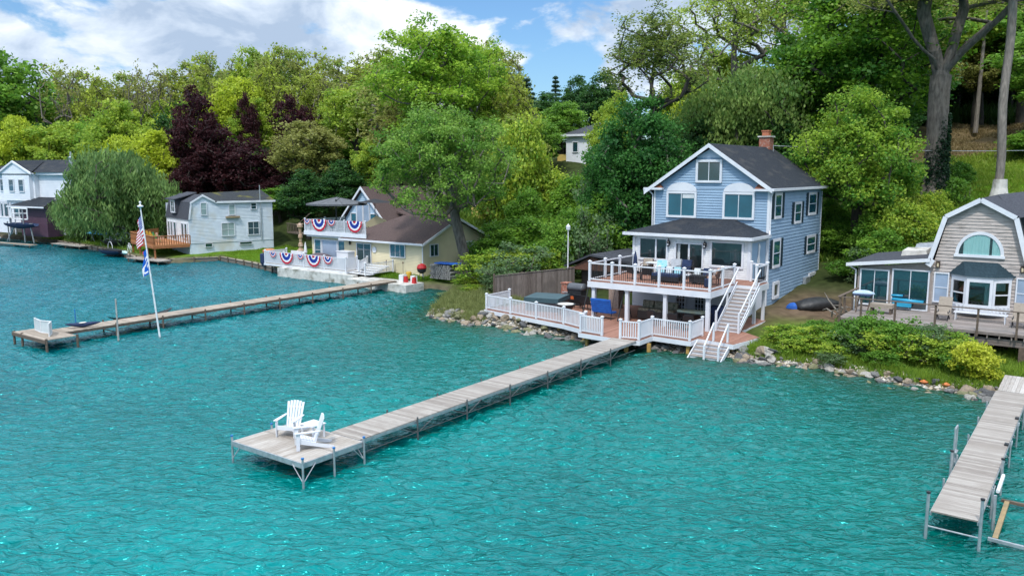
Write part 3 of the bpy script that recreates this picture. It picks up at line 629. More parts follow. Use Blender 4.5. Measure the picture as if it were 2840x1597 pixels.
# ------------------------------------------------------------ lower deck (frame FL)
ld=thing('lower_deck','red-brown waterside deck with white baluster railings, open to the long dock','deck',FL,(-22,40,.8))
poly=[(-31.3,45.8),(-31.3,39.7),(-24.6,38.35),(-22.6,37.55),(-22.6,36.85),(-20.0,36.62),(-18.98,36.85),(-18.98,38.35),(-16.8,38.25),(-16.8,39.15),(-14.75,38.8),(-14.3,41.3),(-15.7,42.4),(-15.7,46.7),(-24,46.7)]
deckslab(ld,poly,1.0,fas=.26)
for u,v in ((-30.9,40.),(-29,39.7),(-27.2,39.3),(-25.2,38.9),(-22.9,37.9),(-22.3,37.2)): part('pile',MB().box(u-.07,u+.07,v-.07,v+.07,-.9,.74),PILE,ld)
for u,v in ((-19.8,37.0),(-18.8,37.6),(-17.0,38.45),(-15.0,39.3)): part('pile',MB().box(u-.08,u+.08,v-.08,v+.08,-1.1,.74),PILE,ld)
railing(ld,[(-31.2,42.2),(-31.2,39.78),(-24.6,38.45),(-22.7,37.7)],1.0,h=.92,gap_posts=2.3,sp=.12,bw=.04)
railing(ld,[(-22.7,37.7),(-22.55,36.95),(-21.15,36.8)],1.0,h=.95,gap_posts=3,sp=.1,bw=.05)
railing(ld,[(-20.0,36.7),(-19.05,36.93),(-19.05,38.42),(-16.88,38.32),(-16.88,39.9)],1.0,h=.95,gap_posts=3,sp=.12,bw=.045)
gt=single('deck_gate',MB().bar((-22.45,37.05,1.9),(-21.2,36.93,1.9),.04,.05).bar((-22.45,37.05,1.15),(-21.2,36.93,1.15),.04,.05).bar((-22.4,37.05,1.15),(-22.4,37.05,1.95),.05,.05).bar((-21.25,36.95,1.15),(-21.25,36.95,1.95),.05,.05),WHITE,'white gate folded open against the railing end by the long dock','gate',FL,(-21.8,37,1.05))
# lower stairs into the water
s2=thing('water_steps','short white steps going down from the deck landing into the lake','steps',FL,(-15.8,38.3,.2))
stairs(s2,-16.75,-15.0,39.0,.98,37.75,.05,5,mat('grey_treads',(.33,.27,.24),(.26,.21,.19),ns=5),WHITE)
for u in (-15.9,-15.15):
    part('newel_post',MB().box(u-.045,u+.045,37.85,37.95,-.2,.95),WHITE,s2); part('newel_post',MB().box(u-.045,u+.045,39.0,39.1,.98,1.95),WHITE,s2)
    part('handrail',MB().bar((u,37.9,.92),(u,39.05,1.92),.06,.07),WHITE,s2)
# ------------------------------------------------------------ furniture on the upper deck (frame FK, floor 3.9)
def fbox(mb,u,v,z,w,d,h,rot=0,tilt=0):
    c,s=math.cos(rot),math.sin(rot); pts=[]
    for zz in (0,h):
        for x,y in ((-w/2,-d/2),(w/2,-d/2),(w/2,d/2),(-w/2,d/2)):
            yy=y+(zz*tilt); pts.append((u+x*c-yy*s,v+x*s+yy*c,z+zz))
    return mb.box8(pts[:4],pts[4:])
def armchair(name,label,fr,u,v,z,rot,frame,cush,s=1.,cat='chair',group=None,wd=.62):
    t=thing(name,label,cat,fr,(u,v,z),group); c,sn=math.cos(rot),math.sin(rot)
    def L(x,y): return (u+(x*c-y*sn)*s, v+(x*sn+y*c)*s)
    for x,y in ((-wd/2,-.27),(wd/2,-.27),(wd/2,.27),(-wd/2,.27)):
        a=L(x,y); part('leg',MB().tube((*a,z),(*L(x*.95,y*.95),z+.4*s),.022*s),frame,t)
    mb=MB(); fbox(mb,*L(0,0),z+.36*s,wd*s,.55*s,.05*s,rot); part('seat',mb,frame,t)
    mb=MB(); fbox(mb,*L(0,.28),z+.4*s,wd*s,.06*s,.5*s,rot,tilt=.25); part('backrest',mb,frame,t)
    for x in (-wd/2,wd/2):
        a=L(x,-.28);b=L(x,.3); part('armrest',MB().bar((*a,z+.62*s),(*b,z+.64*s),.05*s,.03*s).bar((*a,z+.4*s),(*a,z+.62*s),.03,.03),frame,t)
    if cush is not None:
        mb=MB(); fbox(mb,*L(0,0),z+.41*s,(wd-.08)*s,.5*s,.1*s,rot); part('seat_cushion',mb,cush,t)
        mb=MB(); fbox(mb,*L(0,.2),z+.48*s,(wd-.1)*s,.09*s,.46*s,rot,tilt=.25); part('back_cushion',mb,cush,t)
    return t
f=3.9
armchair('dining_chair','black metal chair nearest the left front corner of the upper deck','chair',-20.35,38.7,f,2.9,DKMET,BLACK) if False else None
armchair('dining_chair','black metal armchair at the left front part of the upper deck',FK,-20.3,38.6,f,2.6,DKMET,BLACK,.85)
armchair('dining_chair','tan-backed chair beside the porch wall on the upper deck',FK,-20.5,40.5,f,.2,BRWOOD,TAN,.95)
armchair('dining_chair','black armchair between the dining table and the lounge sofa',FK,-19.5,38.5,f,-2.6,DKMET,BLACK,.85)
armchair('wicker_chair','brown wicker armchair with pink cushion at the right end of the upper deck',FK,-15.95,38.8,f,-1.4,mat('wicker',(.16,.07,.05),(.1,.045,.03),ns=14),CUSHR,.9)
armchair('lounge_chair','grey high-backed chair in front of the porch door',FK,-18.75,40.3,f,.1,ALU,mat('grey_sling',(.4,.42,.45)),1.05)
armchair('lounge_chair','navy high-backed chair left of the sliding door',FK,-18.15,40.2,f,-.1,DKMET,NAVY,1.05)
t=thing('patio_sofa','long navy outdoor sofa with teal and white pillows behind the front rail','sofa',FK,(-18.3,38.6,f))
part('frame',fbox(MB(),-18.3,38.5,f+.1,1.5,.7,.22),DKMET,t); part('seat_cushion',fbox(MB(),-18.3,38.45,f+.32,1.45,.62,.14),NAVY,t); part('backrest',fbox(MB(),-18.3,38.9,f+.3,1.5,.12,.42,0,.2),NAVY,t)
for x,m in ((-18.75,TEALC),(-18.3,CUSH),(-17.85,TEALC)): part('pillow',fbox(MB(),x,38.72,f+.45,.34,.12,.32,.1,.2),m,t)
t=thing('dining_table','pale table with white top by the left porch window','table',FK,(-19.9,40.6,f)); part('table_top',fbox(MB(),-19.9,40.6,f+.68,1.1,.75,.05),CUSH,t)
for x in (-.45,.45):
    for y in (-.3,.3): part('leg',MB().tube((-19.9+x,40.6+y,f),(-19.9+x,40.6+y,f+.68),.03),WPAINT,t)
armchair('cushioned_chair','chair with pale blue patterned cushions beside the white table',FK,-19.2,39.7,f,.4,WPAINT,TEALC,1.0)
t=thing('low_table','low dark table with a white tray between sofa and bench','table',FK,(-17.2,38.7,f)); part('table_top',fbox(MB(),-17.2,38.7,f+.36,.7,.5,.05),DKMET,t); part('tray',fbox(MB(),-17.2,38.7,f+.41,.36,.24,.03),WHITE,t)
for x in (-.3,.3): part('leg',fbox(MB(),-17.2+x,38.7,f,.05,.45,.36),DKMET,t)
t=thing('patio_bench','black outdoor loveseat with white and navy pillows near the right front rail','sofa',FK,(-16.6,38.9,f))
part('frame',fbox(MB(),-16.6,38.8,f+.1,1.0,.6,.24),DKMET,t); part('seat_cushion',fbox(MB(),-16.6,38.75,f+.34,.95,.55,.12),BLACK,t); part('backrest',fbox(MB(),-16.6,39.12,f+.3,1.,.1,.4,0,.2),BLACK,t)
part('pillow',fbox(MB(),-16.85,38.95,f+.46,.32,.12,.3,.1,.2),CUSH,t); part('pillow',fbox(MB(),-16.35,38.95,f+.46,.32,.12,.34,.1,.2),NAVY,t)
single('planter',MB().lathe((-15.85,37.9,f),[(.11,0),(.15,.05),(.15,.4),(.13,.42)],12),NAVY,'tall navy pot standing by the right corner post of the upper deck','planter',FK,(-15.85,37.9,f))
t=thing('closed_umbrella','folded dark blue parasol standing at the left end of the porch','umbrella',FK,(-20.9,39.9,f)); part('pole',MB().tube((-20.9,39.9,f),(-20.9,39.9,f+1.35),.025),ALU,t); part('canopy',MB().lathe((-20.9,39.9,f+.5),[(.06,0),(.13,.1),(.1,.5),(.02,.85)],9),NAVY,t)
single('stair_mat',MB().box(-20.9,-20.55,39.75,40.05,f+.002,f+.03),DKMET,'small dark base plate under the folded parasol','base',FK,(-20.7,39.9,f)) if False else None
# ------------------------------------------------------------ lower deck and patio (frame FL, floor 1.0)
t=thing('hot_tub','square hot tub under a dark slate vinyl cover behind the left railing','hot tub',FL,(-28.2,41.9,1))
a=R(8)
def rr_(w,d,z0,z1,cx=-28.2,cy=42.1,a=.25):
    c,s=math.cos(a),math.sin(a); q=[(cx+x*c-y*s,cy+x*s+y*c) for x,y in ((-w/2,-d/2),(w/2,-d/2),(w/2,d/2),(-w/2,d/2))]; return MB().box8([(*p,z0) for p in q],[(*p,z1) for p in q])
part('tub_body',rr_(2.1,2.1,1.0,1.72),mat('tub_shell',(.1,.1,.11),(.07,.07,.08)),t)
mb=rr_(2.25,2.25,1.66,1.84); part('tub_cover',mb,mat('slate_vinyl',(.04,.085,.1),(.03,.065,.08),rough=.55,ns=1.5),t,label='tapered folding cover'); part('cover_skirt',rr_(2.28,2.28,1.56,1.665),mat('slate_vinyl',(1,1,1)),t)
t=thing('garden_swing','black framed patio swing with blue seat back, seen from behind near the gate','swing',FL,(-23.6,41.4,1))
for x in (-24.9,-22.5):
    part('side_frame',MB().tube((x,40.9,1.0),(x+.1,41.6,3.0),.035).tube((x,42.6,1.0),(x+.1,41.6,3.0),.035),DKMET,t)
part('top_bar',MB().tube((-24.8,41.6,3.),(-22.4,41.6,3.),.035),DKMET,t)
mb=MB(); rows=7
for i in range(rows):
    z=1.42+i*.115; v=41.0-.03*i; mb.loft([[(-24.25+j*.1625,v-.02-.025*math.cos(j*.7),z),(-24.25+j*.1625,v+.05,z),(-24.25+j*.1625,v+.05,z+.115),(-24.25+j*.1625,v-.02-.025*math.cos(j*.7),z+.1)] for j in range(9)])
part('backrest',mb,BLUEF,t); part('seat',MB().box(-24.2,-22.95,41.05,41.6,1.36,1.45),BLUEF,t)
for x in (-24.15,-23.0): part('leg',MB().tube((x,41.0,1.0),(x,41.1,1.4),.02).tube((x,41.1,1.45),(x+.0,41.55,2.95),.012),DKMET,t)
t=thing('fire_bowl','wide black fire bowl with white ash on a low stand beside the hot tub','fire pit',FL,(-26.2,40.9,1)); part('bowl',MB().lathe((-26.1,41.0,1.0),[(.12,.25),(.3,.3),(.48,.45),(.56,.62),(.6,.62),(.6,.66)],18),DKMET,t); part('ash',MB().lathe((-26.1,41.0,1.0),[(.5,.655),(.5,.675)],18),CONC,t)
for k in range(3): q=k*2.09; part('leg',MB().tube((-26.1+.3*math.cos(q),41+.3*math.sin(q),1.0),(-26.1+.2*math.cos(q),41+.2*math.sin(q),1.32),.02),DKMET,t)
t=thing('smoker_grill','black barrel grill with raised domed lid and orange front by the fence','grill',FL,(-27.6,44.6,1))
part('cabinet',MB().box(-28.,-27.,44.2,44.9,1.3,2.0).box(-27.95,-27.05,44.25,44.85,1.0,1.3),DKMET,t)
part('lid',MB().loft([[(-28.05+k*.1,44.55+math.cos(q)*.38,2.0+math.sin(q)*.42) for q in np.linspace(0,math.pi,9)] for k in range(12)]),mat('grill_lid',(.07,.075,.085),rough=.35),t,smooth=True); part('side_shelf',MB().box(-28.5,-28.05,44.3,44.8,1.75,1.8),ALU,t); part('fire_door',MB().box(-27.75,-27.3,44.17,44.195,1.4,1.6),mat('orange_front',(.5,.1,.02)),t)  # fire door in one flat orange colour
single('brick_pillar',MB().box(-28.75,-28.3,44.6,45.1,1.0,2.3).box(-28.8,-28.25,44.55,45.15,2.3,2.36),BRICK,'short brick pillar left of the domed grill','pillar',FL,(-28.5,44.8,1))
single('brick_pillar',MB().box(-25.3,-24.6,44.8,45.4,1.0,2.9),mat('tan_brick',(.36,.27,.22),(.25,.18,.15),ns=12,bump=.5,bs=24),'tan brick pillar behind the blue swing','pillar',FL,(-25,45,1))
for i,(u,v) in enumerate(((-26.6,43.6),(-25.9,43.4))):
    armchair('patio_chair',['black mesh chair left of the tan brick pillar','black mesh chair just behind the fire bowl'][i],FL,u,v,1.0,3.,DKMET,None,1.0)
t=thing('patio_sectional','dark brown wicker sofa with floral cushions beneath the upper deck','sofa',FL,(-20.5,42.2,1))
part('frame',MB().box(-21.9,-19.6,42.2,42.95,1.1,1.55).box(-21.9,-19.6,42.9,43.1,1.1,1.95),mat('dark_wicker',(.03,.028,.026),(.05,.045,.04),ns=20),t)
FLOR=mat('floral_cloth',(.12,.12,.08),(.3,.27,.2),rough=.9,ns=9,c3=(.04,.07,.03),ns3=7)
for k in range(3): part('seat_cushion',MB().box(-21.85+k*.75,-21.15+k*.75,42.22,42.85,1.55,1.7),FLOR,t); part('back_cushion',fbox(MB(),-21.5+k*.75,42.82,1.68,.68,.16,.4,0,.15),FLOR,t)
t=thing('patio_table','long dark table with pale folded cover beneath the upper deck','table',FL,(-18.4,42,1)); part('table_top',MB().box(-19.3,-17.4,41.7,42.5,1.72,1.78),DKMET,t); part('folded_cover',MB().box(-19.2,-17.7,41.75,42.4,1.785,1.9),mat('sage_cloth',(.25,.36,.33),(.35,.33,.2)),t)
for x,y in ((-19.2,41.8),(-17.5,41.8),(-19.2,42.4),(-17.5,42.4)): part('leg',MB().box(x-.04,x+.04,y-.04,y+.04,1.0,1.72),DKMET,t)
for i,(u,v,r) in enumerate(((-18.9,40.9,3.1),(-18.0,40.9,3.2),(-20.2,41.1,2.7))): armchair('patio_chair',['black chair left at the long table under the deck','black chair right at the long table under the deck','black chair in front of the floral sofa'][i],FL,u,v,1.,r,DKMET,BLACK,.95)
t=thing('covered_grill','grill under a dark navy cover at the foot of the staircase','grill',FL,(-17.4,43.1,1)); part('cover',MB().box8([(-17.9,42.8,1),(-16.8,42.8,1),(-16.8,43.5,1),(-17.9,43.5,1)],[(-17.8,42.9,2.0),(-16.95,42.9,2.0),(-16.95,43.4,2.1),(-17.8,43.4,2.1)]),NAVY,t)
part('wheel',MB().tube((-17.8,42.78,1.08),(-17.8,42.7,1.08),.08,n=12),DKMET,t)
# ------------------------------------------------------------ fence and brown shed on the left of the patio
t=thing('wooden_fence','tall weathered board fence with old posts left of the hot tub','fence',FL,(-31.5,46,1))
pa,pb=(-33.2,43.2),(-30.6,49.2)
P_=Plane(pa,(pb[0]-pa[0],pb[1]-pa[1])); Lf=math.hypot(pb[0]-pa[0],pb[1]-pa[1])
random.seed(3); x=0
mb=MB()
while x<Lf: mb.pbox(P_,x,min(x+.145,Lf),.6,2.55+random.uniform(-.02,.02)+.03*x,0,.02); x+=.15
part('boards',mb,FENCEW,t)
for x in (0,2.2,4.4,6.4): part('post',MB().pbox(P_,x-.05,x+.05,.5,2.72,-.12,-.02),POSTW,t)
part('cap_rail',MB().box8([P_(0,2.57,-.05),P_(Lf,2.77,-.05),P_(Lf,2.77,.06),P_(0,2.57,.06)],[P_(0,2.61,-.05),P_(Lf,2.81,-.05),P_(Lf,2.81,.06),P_(0,2.61,.06)]),FENCEW,t)
sh=thing('brown_shed','low dark brown garage with charcoal roof and carved cedar gable behind the fence','shed',FK,(-25,44,1.8))
part('wall',MB().box(-27.2,-22.6,44.6,50.5,1.8,3.55),mat('dark_boards',(.06,.04,.035),(.035,.025,.022),ns=2,stretch=(1,1,8)),sh)
mb=MB(); g0=(-27.9,43.9); 
mb.prism([(-28.1,43.9,3.5),(-26.2,43.9,4.3),(-26.2,43.9,4.42),(-28.1,43.9,3.62)],(0,7,0)); mb.prism([(-26.2,43.9,4.3),(-22.0,43.9,3.85),(-22.0,43.9,3.97),(-26.2,43.9,4.42)],(0,7,0)); part('roof',mb,SHGREY,sh)
part('gable',MB().prism([(-27.6,44.1,3.5),(-23.6,44.1,3.5),(-26.2,44.1,4.25)],(0,.1,0)),BRWOOD,sh); part('gable_beam',MB().box(-27.9,-23.4,43.95,44.08,3.4,3.55),BRWOOD,sh)
for u in (-27.5,-23.9): part('post',MB().box(u-.08,u+.08,43.96,44.1,1.6,3.4),BRWOOD,sh)
lp=thing('lamp_post','slim white lamp post with a small glass lantern behind the fence','lamp post',F1,(-31.8,50,1.0)); part('pole',MB().tube((-31.8,50.2,.9),(-31.8,50.2,5.3),.05,.04),WPAINT,lp); part('lantern',MB().lathe((-31.8,50.2,5.3),[(.05,0),(.14,.06),(.17,.3),(.06,.42),(.01,.5)],8),WHITE,lp)
# tarp-covered boat beside the house
t=thing('covered_boat','small boat under a black tarp beside the blue side wall','boat',F1,(-14.6,52.6,1.0))
rings=[]
for k in range(11):
    s=k/10; w=.78*math.sin(math.pi*min(.98,max(.06,s*.8+.12)))**.6; hgt_=.42+.3*math.sin(math.pi*s)
    c=(-15.5+2.0*s,51.2+2.2*s); n=(.75,-.66); zz=1.0
    rings.append([(c[0]+n[0]*w*math.cos(q)*(1+.06*math.sin(k*3+q*5)),c[1]+n[1]*w*math.cos(q),zz+hgt_*max(0,math.sin(q))**.55*(1+.05*math.sin(q*7+k))) for q in np.linspace(0,math.pi,12)])
part('tarp',MB().loft(rings,close=True),TARP,t,smooth=True); part('hull',MB().loft([[(p[0]*1,p[1],.98),(p[0],p[1],1.1)] for p in [r[5] for r in rings]],close=False),BLACK,t)
single('blue_tarp',MB().lathe((-15.7,51.3,.95),[(.3,0),(.42,.08),(.36,.25),(.2,.4),(.05,.45)],9,1.1,.7),BLUEF,'crumpled blue tarp tucked behind the black-covered boat','tarp',F1,(-15.9,51.3,1.0))
# service wire
mb=MB(); a=Vector(FK.w(-18.1,53.3,11.2)); b=Vector((75,76,14)); pts=[]
for i in range(25): s=i/24; p=a.lerp(b,s); p.z-=1.3*math.sin(math.pi*s); pts.append(p)
single('power_line',MB().path([tuple(p) for p in pts],.022,5),ALU,'thin service wire running from the chimney mast to the right hillside','cable',Fr(0),(a.x,a.y,a.z))
# ------------------------------------------------------------ docks (frame F1)
def dockleg(root,u,v,z,cap=True,capm=None,h=.14,foot=-1.6,brace=(),m=ALU,r=.035):
    lg=part('leg',MB().tube((u,v,foot),(u,v,z+h),r,n=8),m,root)
    if cap: part('leg_cap',MB().tube((u,v,z+h),(u,v,z+h+.05),r*1.35,n=8),capm or mat('blue_cap',(.02,.16,.42),(.015,.12,.35),rough=.4),lg)
    for du,dv in brace:
        part('brace',MB().tube((u,v,z-.62),(u+du,v+dv,z-.1),.016,n=6),m,root)
dk=thing('long_dock','long grey plank dock running from the lower deck to a square platform with white chairs','dock',F1,(-20.9,26,.75))
z=.75
# platform
pu0,pu1,pv0,pv1=-22.85,-19.35,15.5,17.98
part('platform_boards',MB().box(pu0,pu1,pv0,pv1,z-.04,z),plankmat('platform_boards',(.27,.235,.2),(.44,.405,.365),width=.14,axis=0,c3=(.27,.23,.19)),dk)
part('centre_strip',MB().box(pu0,pu1,(pv0+pv1)/2-.02,(pv0+pv1)/2+.05,z,z+.008),DKWOOD,dk)
fm=ALU
for nm,b in (('frame_rail',(pu0,pu1,pv0-.04,pv0,z-.17,z-.005)),('frame_rail',(pu0-.04,pu0,pv0-.04,pv1,z-.17,z-.005)),('frame_rail',(pu1,pu1+.04,pv0-.04,pv1,z-.17,z-.005)),('frame_rail',(pu0,pu1,pv1,pv1+.04,z-.17,z-.005))): part(nm,MB().box(*b),fm,dk)
for u,v,br in ((pu0-.07,pv0-.0,((.5,0),(0,.5))),(pu1+.07,pv0-.05,((-.5,0),(0,.5))),(pu1+.08,(pv0+pv1)/2-.05,()),(pu1+.08,pv1-.0,((0,-.5),(-.5,0))),(pu0-.07,(pv0+pv1)/2+.35,()),(pu0-.07,pv1,())): dockleg(dk,u,v,z,brace=br)
# walkway: sections of 3 m
def walkway(root,u0,u1,va,vb,z,zb,boards,n,frame=ALU,legm=ALU,thick=.11,cap=False,legr=.03,side=1,nm='walkway_section'):
    for i in range(n):
        a=va+(vb-va)*i/n; b=va+(vb-va)*(i+1)/n; za=z+(zb-z)*i/n; zc=z+(zb-z)*(i+1)/n
        g=.012
        part(nm,MB().box8([(u0,a+g,za-.035),(u1,a+g,za-.035),(u1,b-g,zc-.035),(u0,b-g,zc-.035)],[(u0,a+g,za),(u1,a+g,za),(u1,b-g,zc),(u0,b-g,zc)]),boards,root)
        for u in (u0,u1):
            part('side_rail',MB().box8([(u-.02,a+g,za-thick-.03),(u+.02,a+g,za-thick-.03),(u+.02,b-g,zc-thick-.03),(u-.02,b-g,zc-thick-.03)],[(u-.02,a+g,za-.037),(u+.02,a+g,za-.037),(u+.02,b-g,zc-.037),(u-.02,b-g,zc-.037)]),frame,root)
        if i: 
            for u in (u0-.06,u1+.06): dockleg(root,u,a,za,cap=cap,h=.1,m=legm,r=legr)
            part('cross_brace',MB().tube((u0-.06,a,za-.45),(u1+.06,a,za-.45),.02),legm,root)
            for u in (u1+.04,): part('truss_brace',MB().tube((u,a,za-.5),(u,a+.9,za-.12),.014).tube((u,a,za-.5),(u,a-.9,za-.12),.014),legm,root)
walkway(dk,-20.95,-19.55,18.0,37.6,.755,.79,DKWOOD,7,legm=DULL)
part('lower_rail',MB().tube((-19.5,18.1,.3),(-19.5,37.4,.34),.012),DULL,dk)
# ----- adirondack chairs
def adirondack(label,u,v,rot,s=1.2):
    t=thing('adirondack_chair',label,'chair',F1,(u,v,.76)); c,sn=math.cos(rot),math.sin(rot); z0=.76
    def L(x,y,z): return (u+(x*c-y*sn)*s, v+(x*sn+y*c)*s, z0+z*s)   # chair faces -y
    def slab(mb,pts,th): # pts 4 corners (x,y,z), thickness along z
        return mb.box8([L(*p) for p in pts],[L(p[0],p[1],p[2]+th) for p in pts])
    # seat slats sloping back
    mb=MB()
    for i in range(6):
        y0=-.32+i*.092; za=.36-.028*i*1.1
        slab(mb,[(-.27,y0,za),(.27,y0,za),(.27,y0+.082,za-.03),(-.27,y0+.082,za-.03)],.02)
    mb.box8([L(-.28,-.35,.24),L(.28,-.35,.24),L(.28,-.33,.24),L(-.28,-.33,.24)],[L(-.28,-.35,.37),L(.28,-.35,.37),L(.28,-.33,.37),L(-.28,-.33,.37)])
    part('seat',mb,WHITE,t)
    mb=MB(); n=6; tl=.36
    for i in range(n):
        x0=-.275+i*.094; x1=x0+.072; xm=(x0+x1)/2; top=1.02-.9*xm*xm; w=1+.12
        a=(x0,.2,.2);b=(x1,.2,.2); yt=.2+tl*(top-.2)
        mb.box8([L(x0*.92,.2,.2),L(x1*.92,.2,.2),L(x1*.92,.222,.2),L(x0*.92,.222,.2)],[L(x0*w,yt,top),L(x1*w,yt,top-.02*(1 if x1>0 else -1)*0),L(x1*w,yt+.022,top),L(x0*w,yt+.022,top)])
    for zz in (.42,.78):
        y=.2+tl*(zz-.2)+.03; mb.box8([L(-.27,y,zz),L(.27,y,zz),L(.27,y+.02,zz),L(-.27,y+.02,zz)],[L(-.27,y,zz+.06),L(.27,y,zz+.06),L(.27,y+.02,zz+.06),L(-.27,y+.02,zz+.06)])
    part('backrest',mb,WHITE,t)
    for sx in (-1,1):
        x=.31*sx
        mb=MB(); slab(mb,[(x-.06,-.42,.55),(x+.06,-.42,.55),(x+.05,.1,.555),(x-.05,.1,.555)],.025); slab(mb,[(x-.05,.1,.555),(x+.05,.1,.555),(x+.03,.36,.56),(x-.03,.36,.56)],.025); part('armrest',mb,WHITE,t)
        mb=MB(); mb.box8([L(x-.012,-.38,0),L(x+.012,-.38,0),L(x+.012,-.28,0),L(x-.012,-.28,0)],[L(x-.012,-.38,.55),L(x+.012,-.38,.55),L(x+.012,-.25,.55),L(x-.012,-.25,.55)]); part('front_leg',mb,WHITE,t)
        x2=x-.035*sx; mb=MB()
        A=[(-.36,.22),(-.36,.36),(.1,.235),(.55,.0),(.72,0.),(.7,.05),(.3,.14)]
        prof=[(-.37,.23),(-.37,.36),(-.1,.31),(.2,.2),(.55,.12),(.78,.05),(.74,.0),(.58,.0),(.25,.08)]
        mb.box8([L(x2-.012,y,zz) for y,zz in prof],[L(x2+.012,y,zz) for y,zz in prof]); part('rear_leg',mb,WHITE,t)
    return t
adirondack('white slatted chair facing the lake at the back left of the platform',-21.85,17.05,R(24),1.03)
adirondack('white slatted chair turned sideways near the right edge of the platform',-20.35,16.55,R(-34),1.03)
t=thing('side_table','small square white slatted table between the two white chairs','table',F1,(-21.1,17.2,.76))
mb=MB()
for i in range(5): mb.box(-21.3+i*.13,-21.18+i*.13,17.0,17.6,1.22,1.245)
part('table_top',mb.box(-21.28,-20.67,17.05,17.09,1.195,1.219),WHITE,t)
for x in (-21.24,-20.71):
    for y in (17.07,17.53): part('leg',MB().box(x-.025,x+.025,y-.025,y+.025,.76,1.195),WHITE,t)
# ----- right dock
rd=thing('grey_dock','weathered grey dock with tall pipe legs at the right edge of the view','dock',F1,(-2.7,30,.75))
walkway(rd,-3.2,-2.1,22.98,37.6,.75,.78,DKWOOD,6,thick=.1)
part('ramp',MB().box8([(-3.15,37.62,.75),(-2.0,37.62,.75),(-2.0,40.2,.85),(-3.15,40.2,.85)],[(-3.15,37.62,.79),(-2.0,37.62,.79),(-2.0,40.2,.9),(-3.15,40.2,.9)]),DKLONG,rd)
bk=mat('black_cap',(.02,.02,.025))
for u,v,h in ((-3.27,22.93,.48),(-2.03,22.9,.6),(-3.28,26.8,.5),(-2.0,27.4,.35)): dockleg(rd,u,v,.75,h=h,capm=bk,r=.04)
part('front_brace',MB().tube((-3.27,22.95,.33),(-2.03,22.92,.33),.022),ALU,rd)
for v in (30,33.5): part('cleat',MB().box(-2.2,-2.08,v,v+.2,.78,.83),DKMET,rd)
t=thing('dock_ladder','pale metal ladder hooked on the left side of the right dock','ladder',F1,(-3.4,29.3,.7))
part('hoop',MB().path([(-3.5,29.0,-.4),(-3.5,29.0,1.35),(-3.5,29.45,1.35),(-3.5,29.45,-.4)],.03),ALU,t)
for zz in (-.1,.2,.5): part('rung',MB().box(-3.54,-3.42,29.02,29.43,zz,zz+.04),ALU,t)
t=thing('boat_lift','low metal boat lift frame with wooden beams in the water right of the dock','boat lift',F1,(-.8,24.5,.2))
part('cradle_beam',MB().bar((-1.75,23.6,.12),(-1.75,26.6,.12),.12,.1),mat('faded_beam',(.35,.25,.12),(.24,.18,.1)),t)
part('cradle_beam',MB().bar((-.1,23.6,.12),(-.1,26.6,.12),.16,.1),POSTW,t)
part('frame_bar',MB().bar((-1.9,23.5,.14),(.3,23.5,.08),.08,.08),ALU,t); part('frame_bar',MB().bar((-1.9,26.6,.14),(.3,26.6,.1),.1,.08),POSTW,t)
for u,v,h in ((-.55,23.5,1.1),(-.5,26.6,.9),(-1.9,24.6,.95)): part('upright',MB().tube((u,v,-1.5),(u,v,h),.045),ALU,t)
part('guide_rail',MB().bar((-.5,23.4,.35),(-.1,26.4,.75),.08,.08),ALU,t)
t=thing('dock_bumper','white roll fender lying along the right side of the right dock','fender',F1,(-1.95,26.2,.7)); part('roll',MB().tube((-1.93,25.6,.72),(-1.93,27,.76),.05),WPAINT,t)
# ----- left dock
l=thing('old_dock','long narrow tan plank dock reaching from the cream house with an L-shaped end','dock',F1,(-46.9,30,.7))
walkway(l,-47.95,-46.55,21.2,47.5,.7,.74,DKWOOD2,9,frame=POSTW,legm=POSTW,thick=.14,legr=.05)
part('end_platform',MB().box(-49.05,-45.1,19.55,21.18,.66,.7),DKWOOD2,l)
part('end_frame',MB().box(-49.05,-45.1,19.5,19.55,.5,.68),POSTW,l)
for u,v in ((-49.0,19.6),(-48.,19.6),(-45.15,19.6),(-45.1,21.2),(-49,21.1)): dockleg(l,u,v,.7,cap=False,h=.05,m=POSTW,r=.07)
t=thing('dock_gate','white mesh panel standing folded on the end of the left dock','gate',F1,(-47.2,20.6,.7))
pa=[(-48.45,20.5),(-47.4,20.35),(-46.6,20.55),(-45.9,20.1)]
MESH=mat('pale_mesh',(.5,.56,.58),(.42,.48,.5),rough=.8)
for p,q in zip(pa,pa[1:]):
    part('mesh_panel',MB().prism([(p[0],p[1],.76),(q[0],q[1],.76),(q[0],q[1],1.36),(p[0],p[1],1.36)],(0,.012,0)),MESH,t)
    part('panel_frame',MB().bar((*p,1.39),(*q,1.39),.05,.05).bar((*p,.73),(*q,.73),.05,.05),WPAINT,t)
for p in pa: part('panel_post',MB().box(p[0]-.025,p[0]+.025,p[1]-.025,p[1]+.025,.7,1.42),WPAINT,t)
t=thing('blue_kayak','blue kayak lying on the left dock behind the mesh panel','kayak',F1,(-46.6,22.3,.7))
rings=[]
for k in range(13):
    s=k/12; w=.33*math.sin(math.pi*min(.985,max(.015,s)))**.6+.01; rings.append([(-47.5+.8*s+w*.7*math.cos(q)*.5,21.7+1.6*s+w*math.cos(q)*-.3,.85+.1*abs(s-.5)*2+w*.4*math.sin(q)) for q in np.linspace(0,2*math.pi,9)[:-1]])
part('hull',MB().loft(rings),NAVY,t,smooth=True); part('cockpit_rim',MB().lathe((-47.1,22.5,.96),[(.12,0),(.15,.03),(.11,.05)],12,1,1.5),CONC,t)
t=thing('dark_canoe','dark canoe tied on the far side of the left dock','canoe',F1,(-48.5,27,.4))
rings=[]
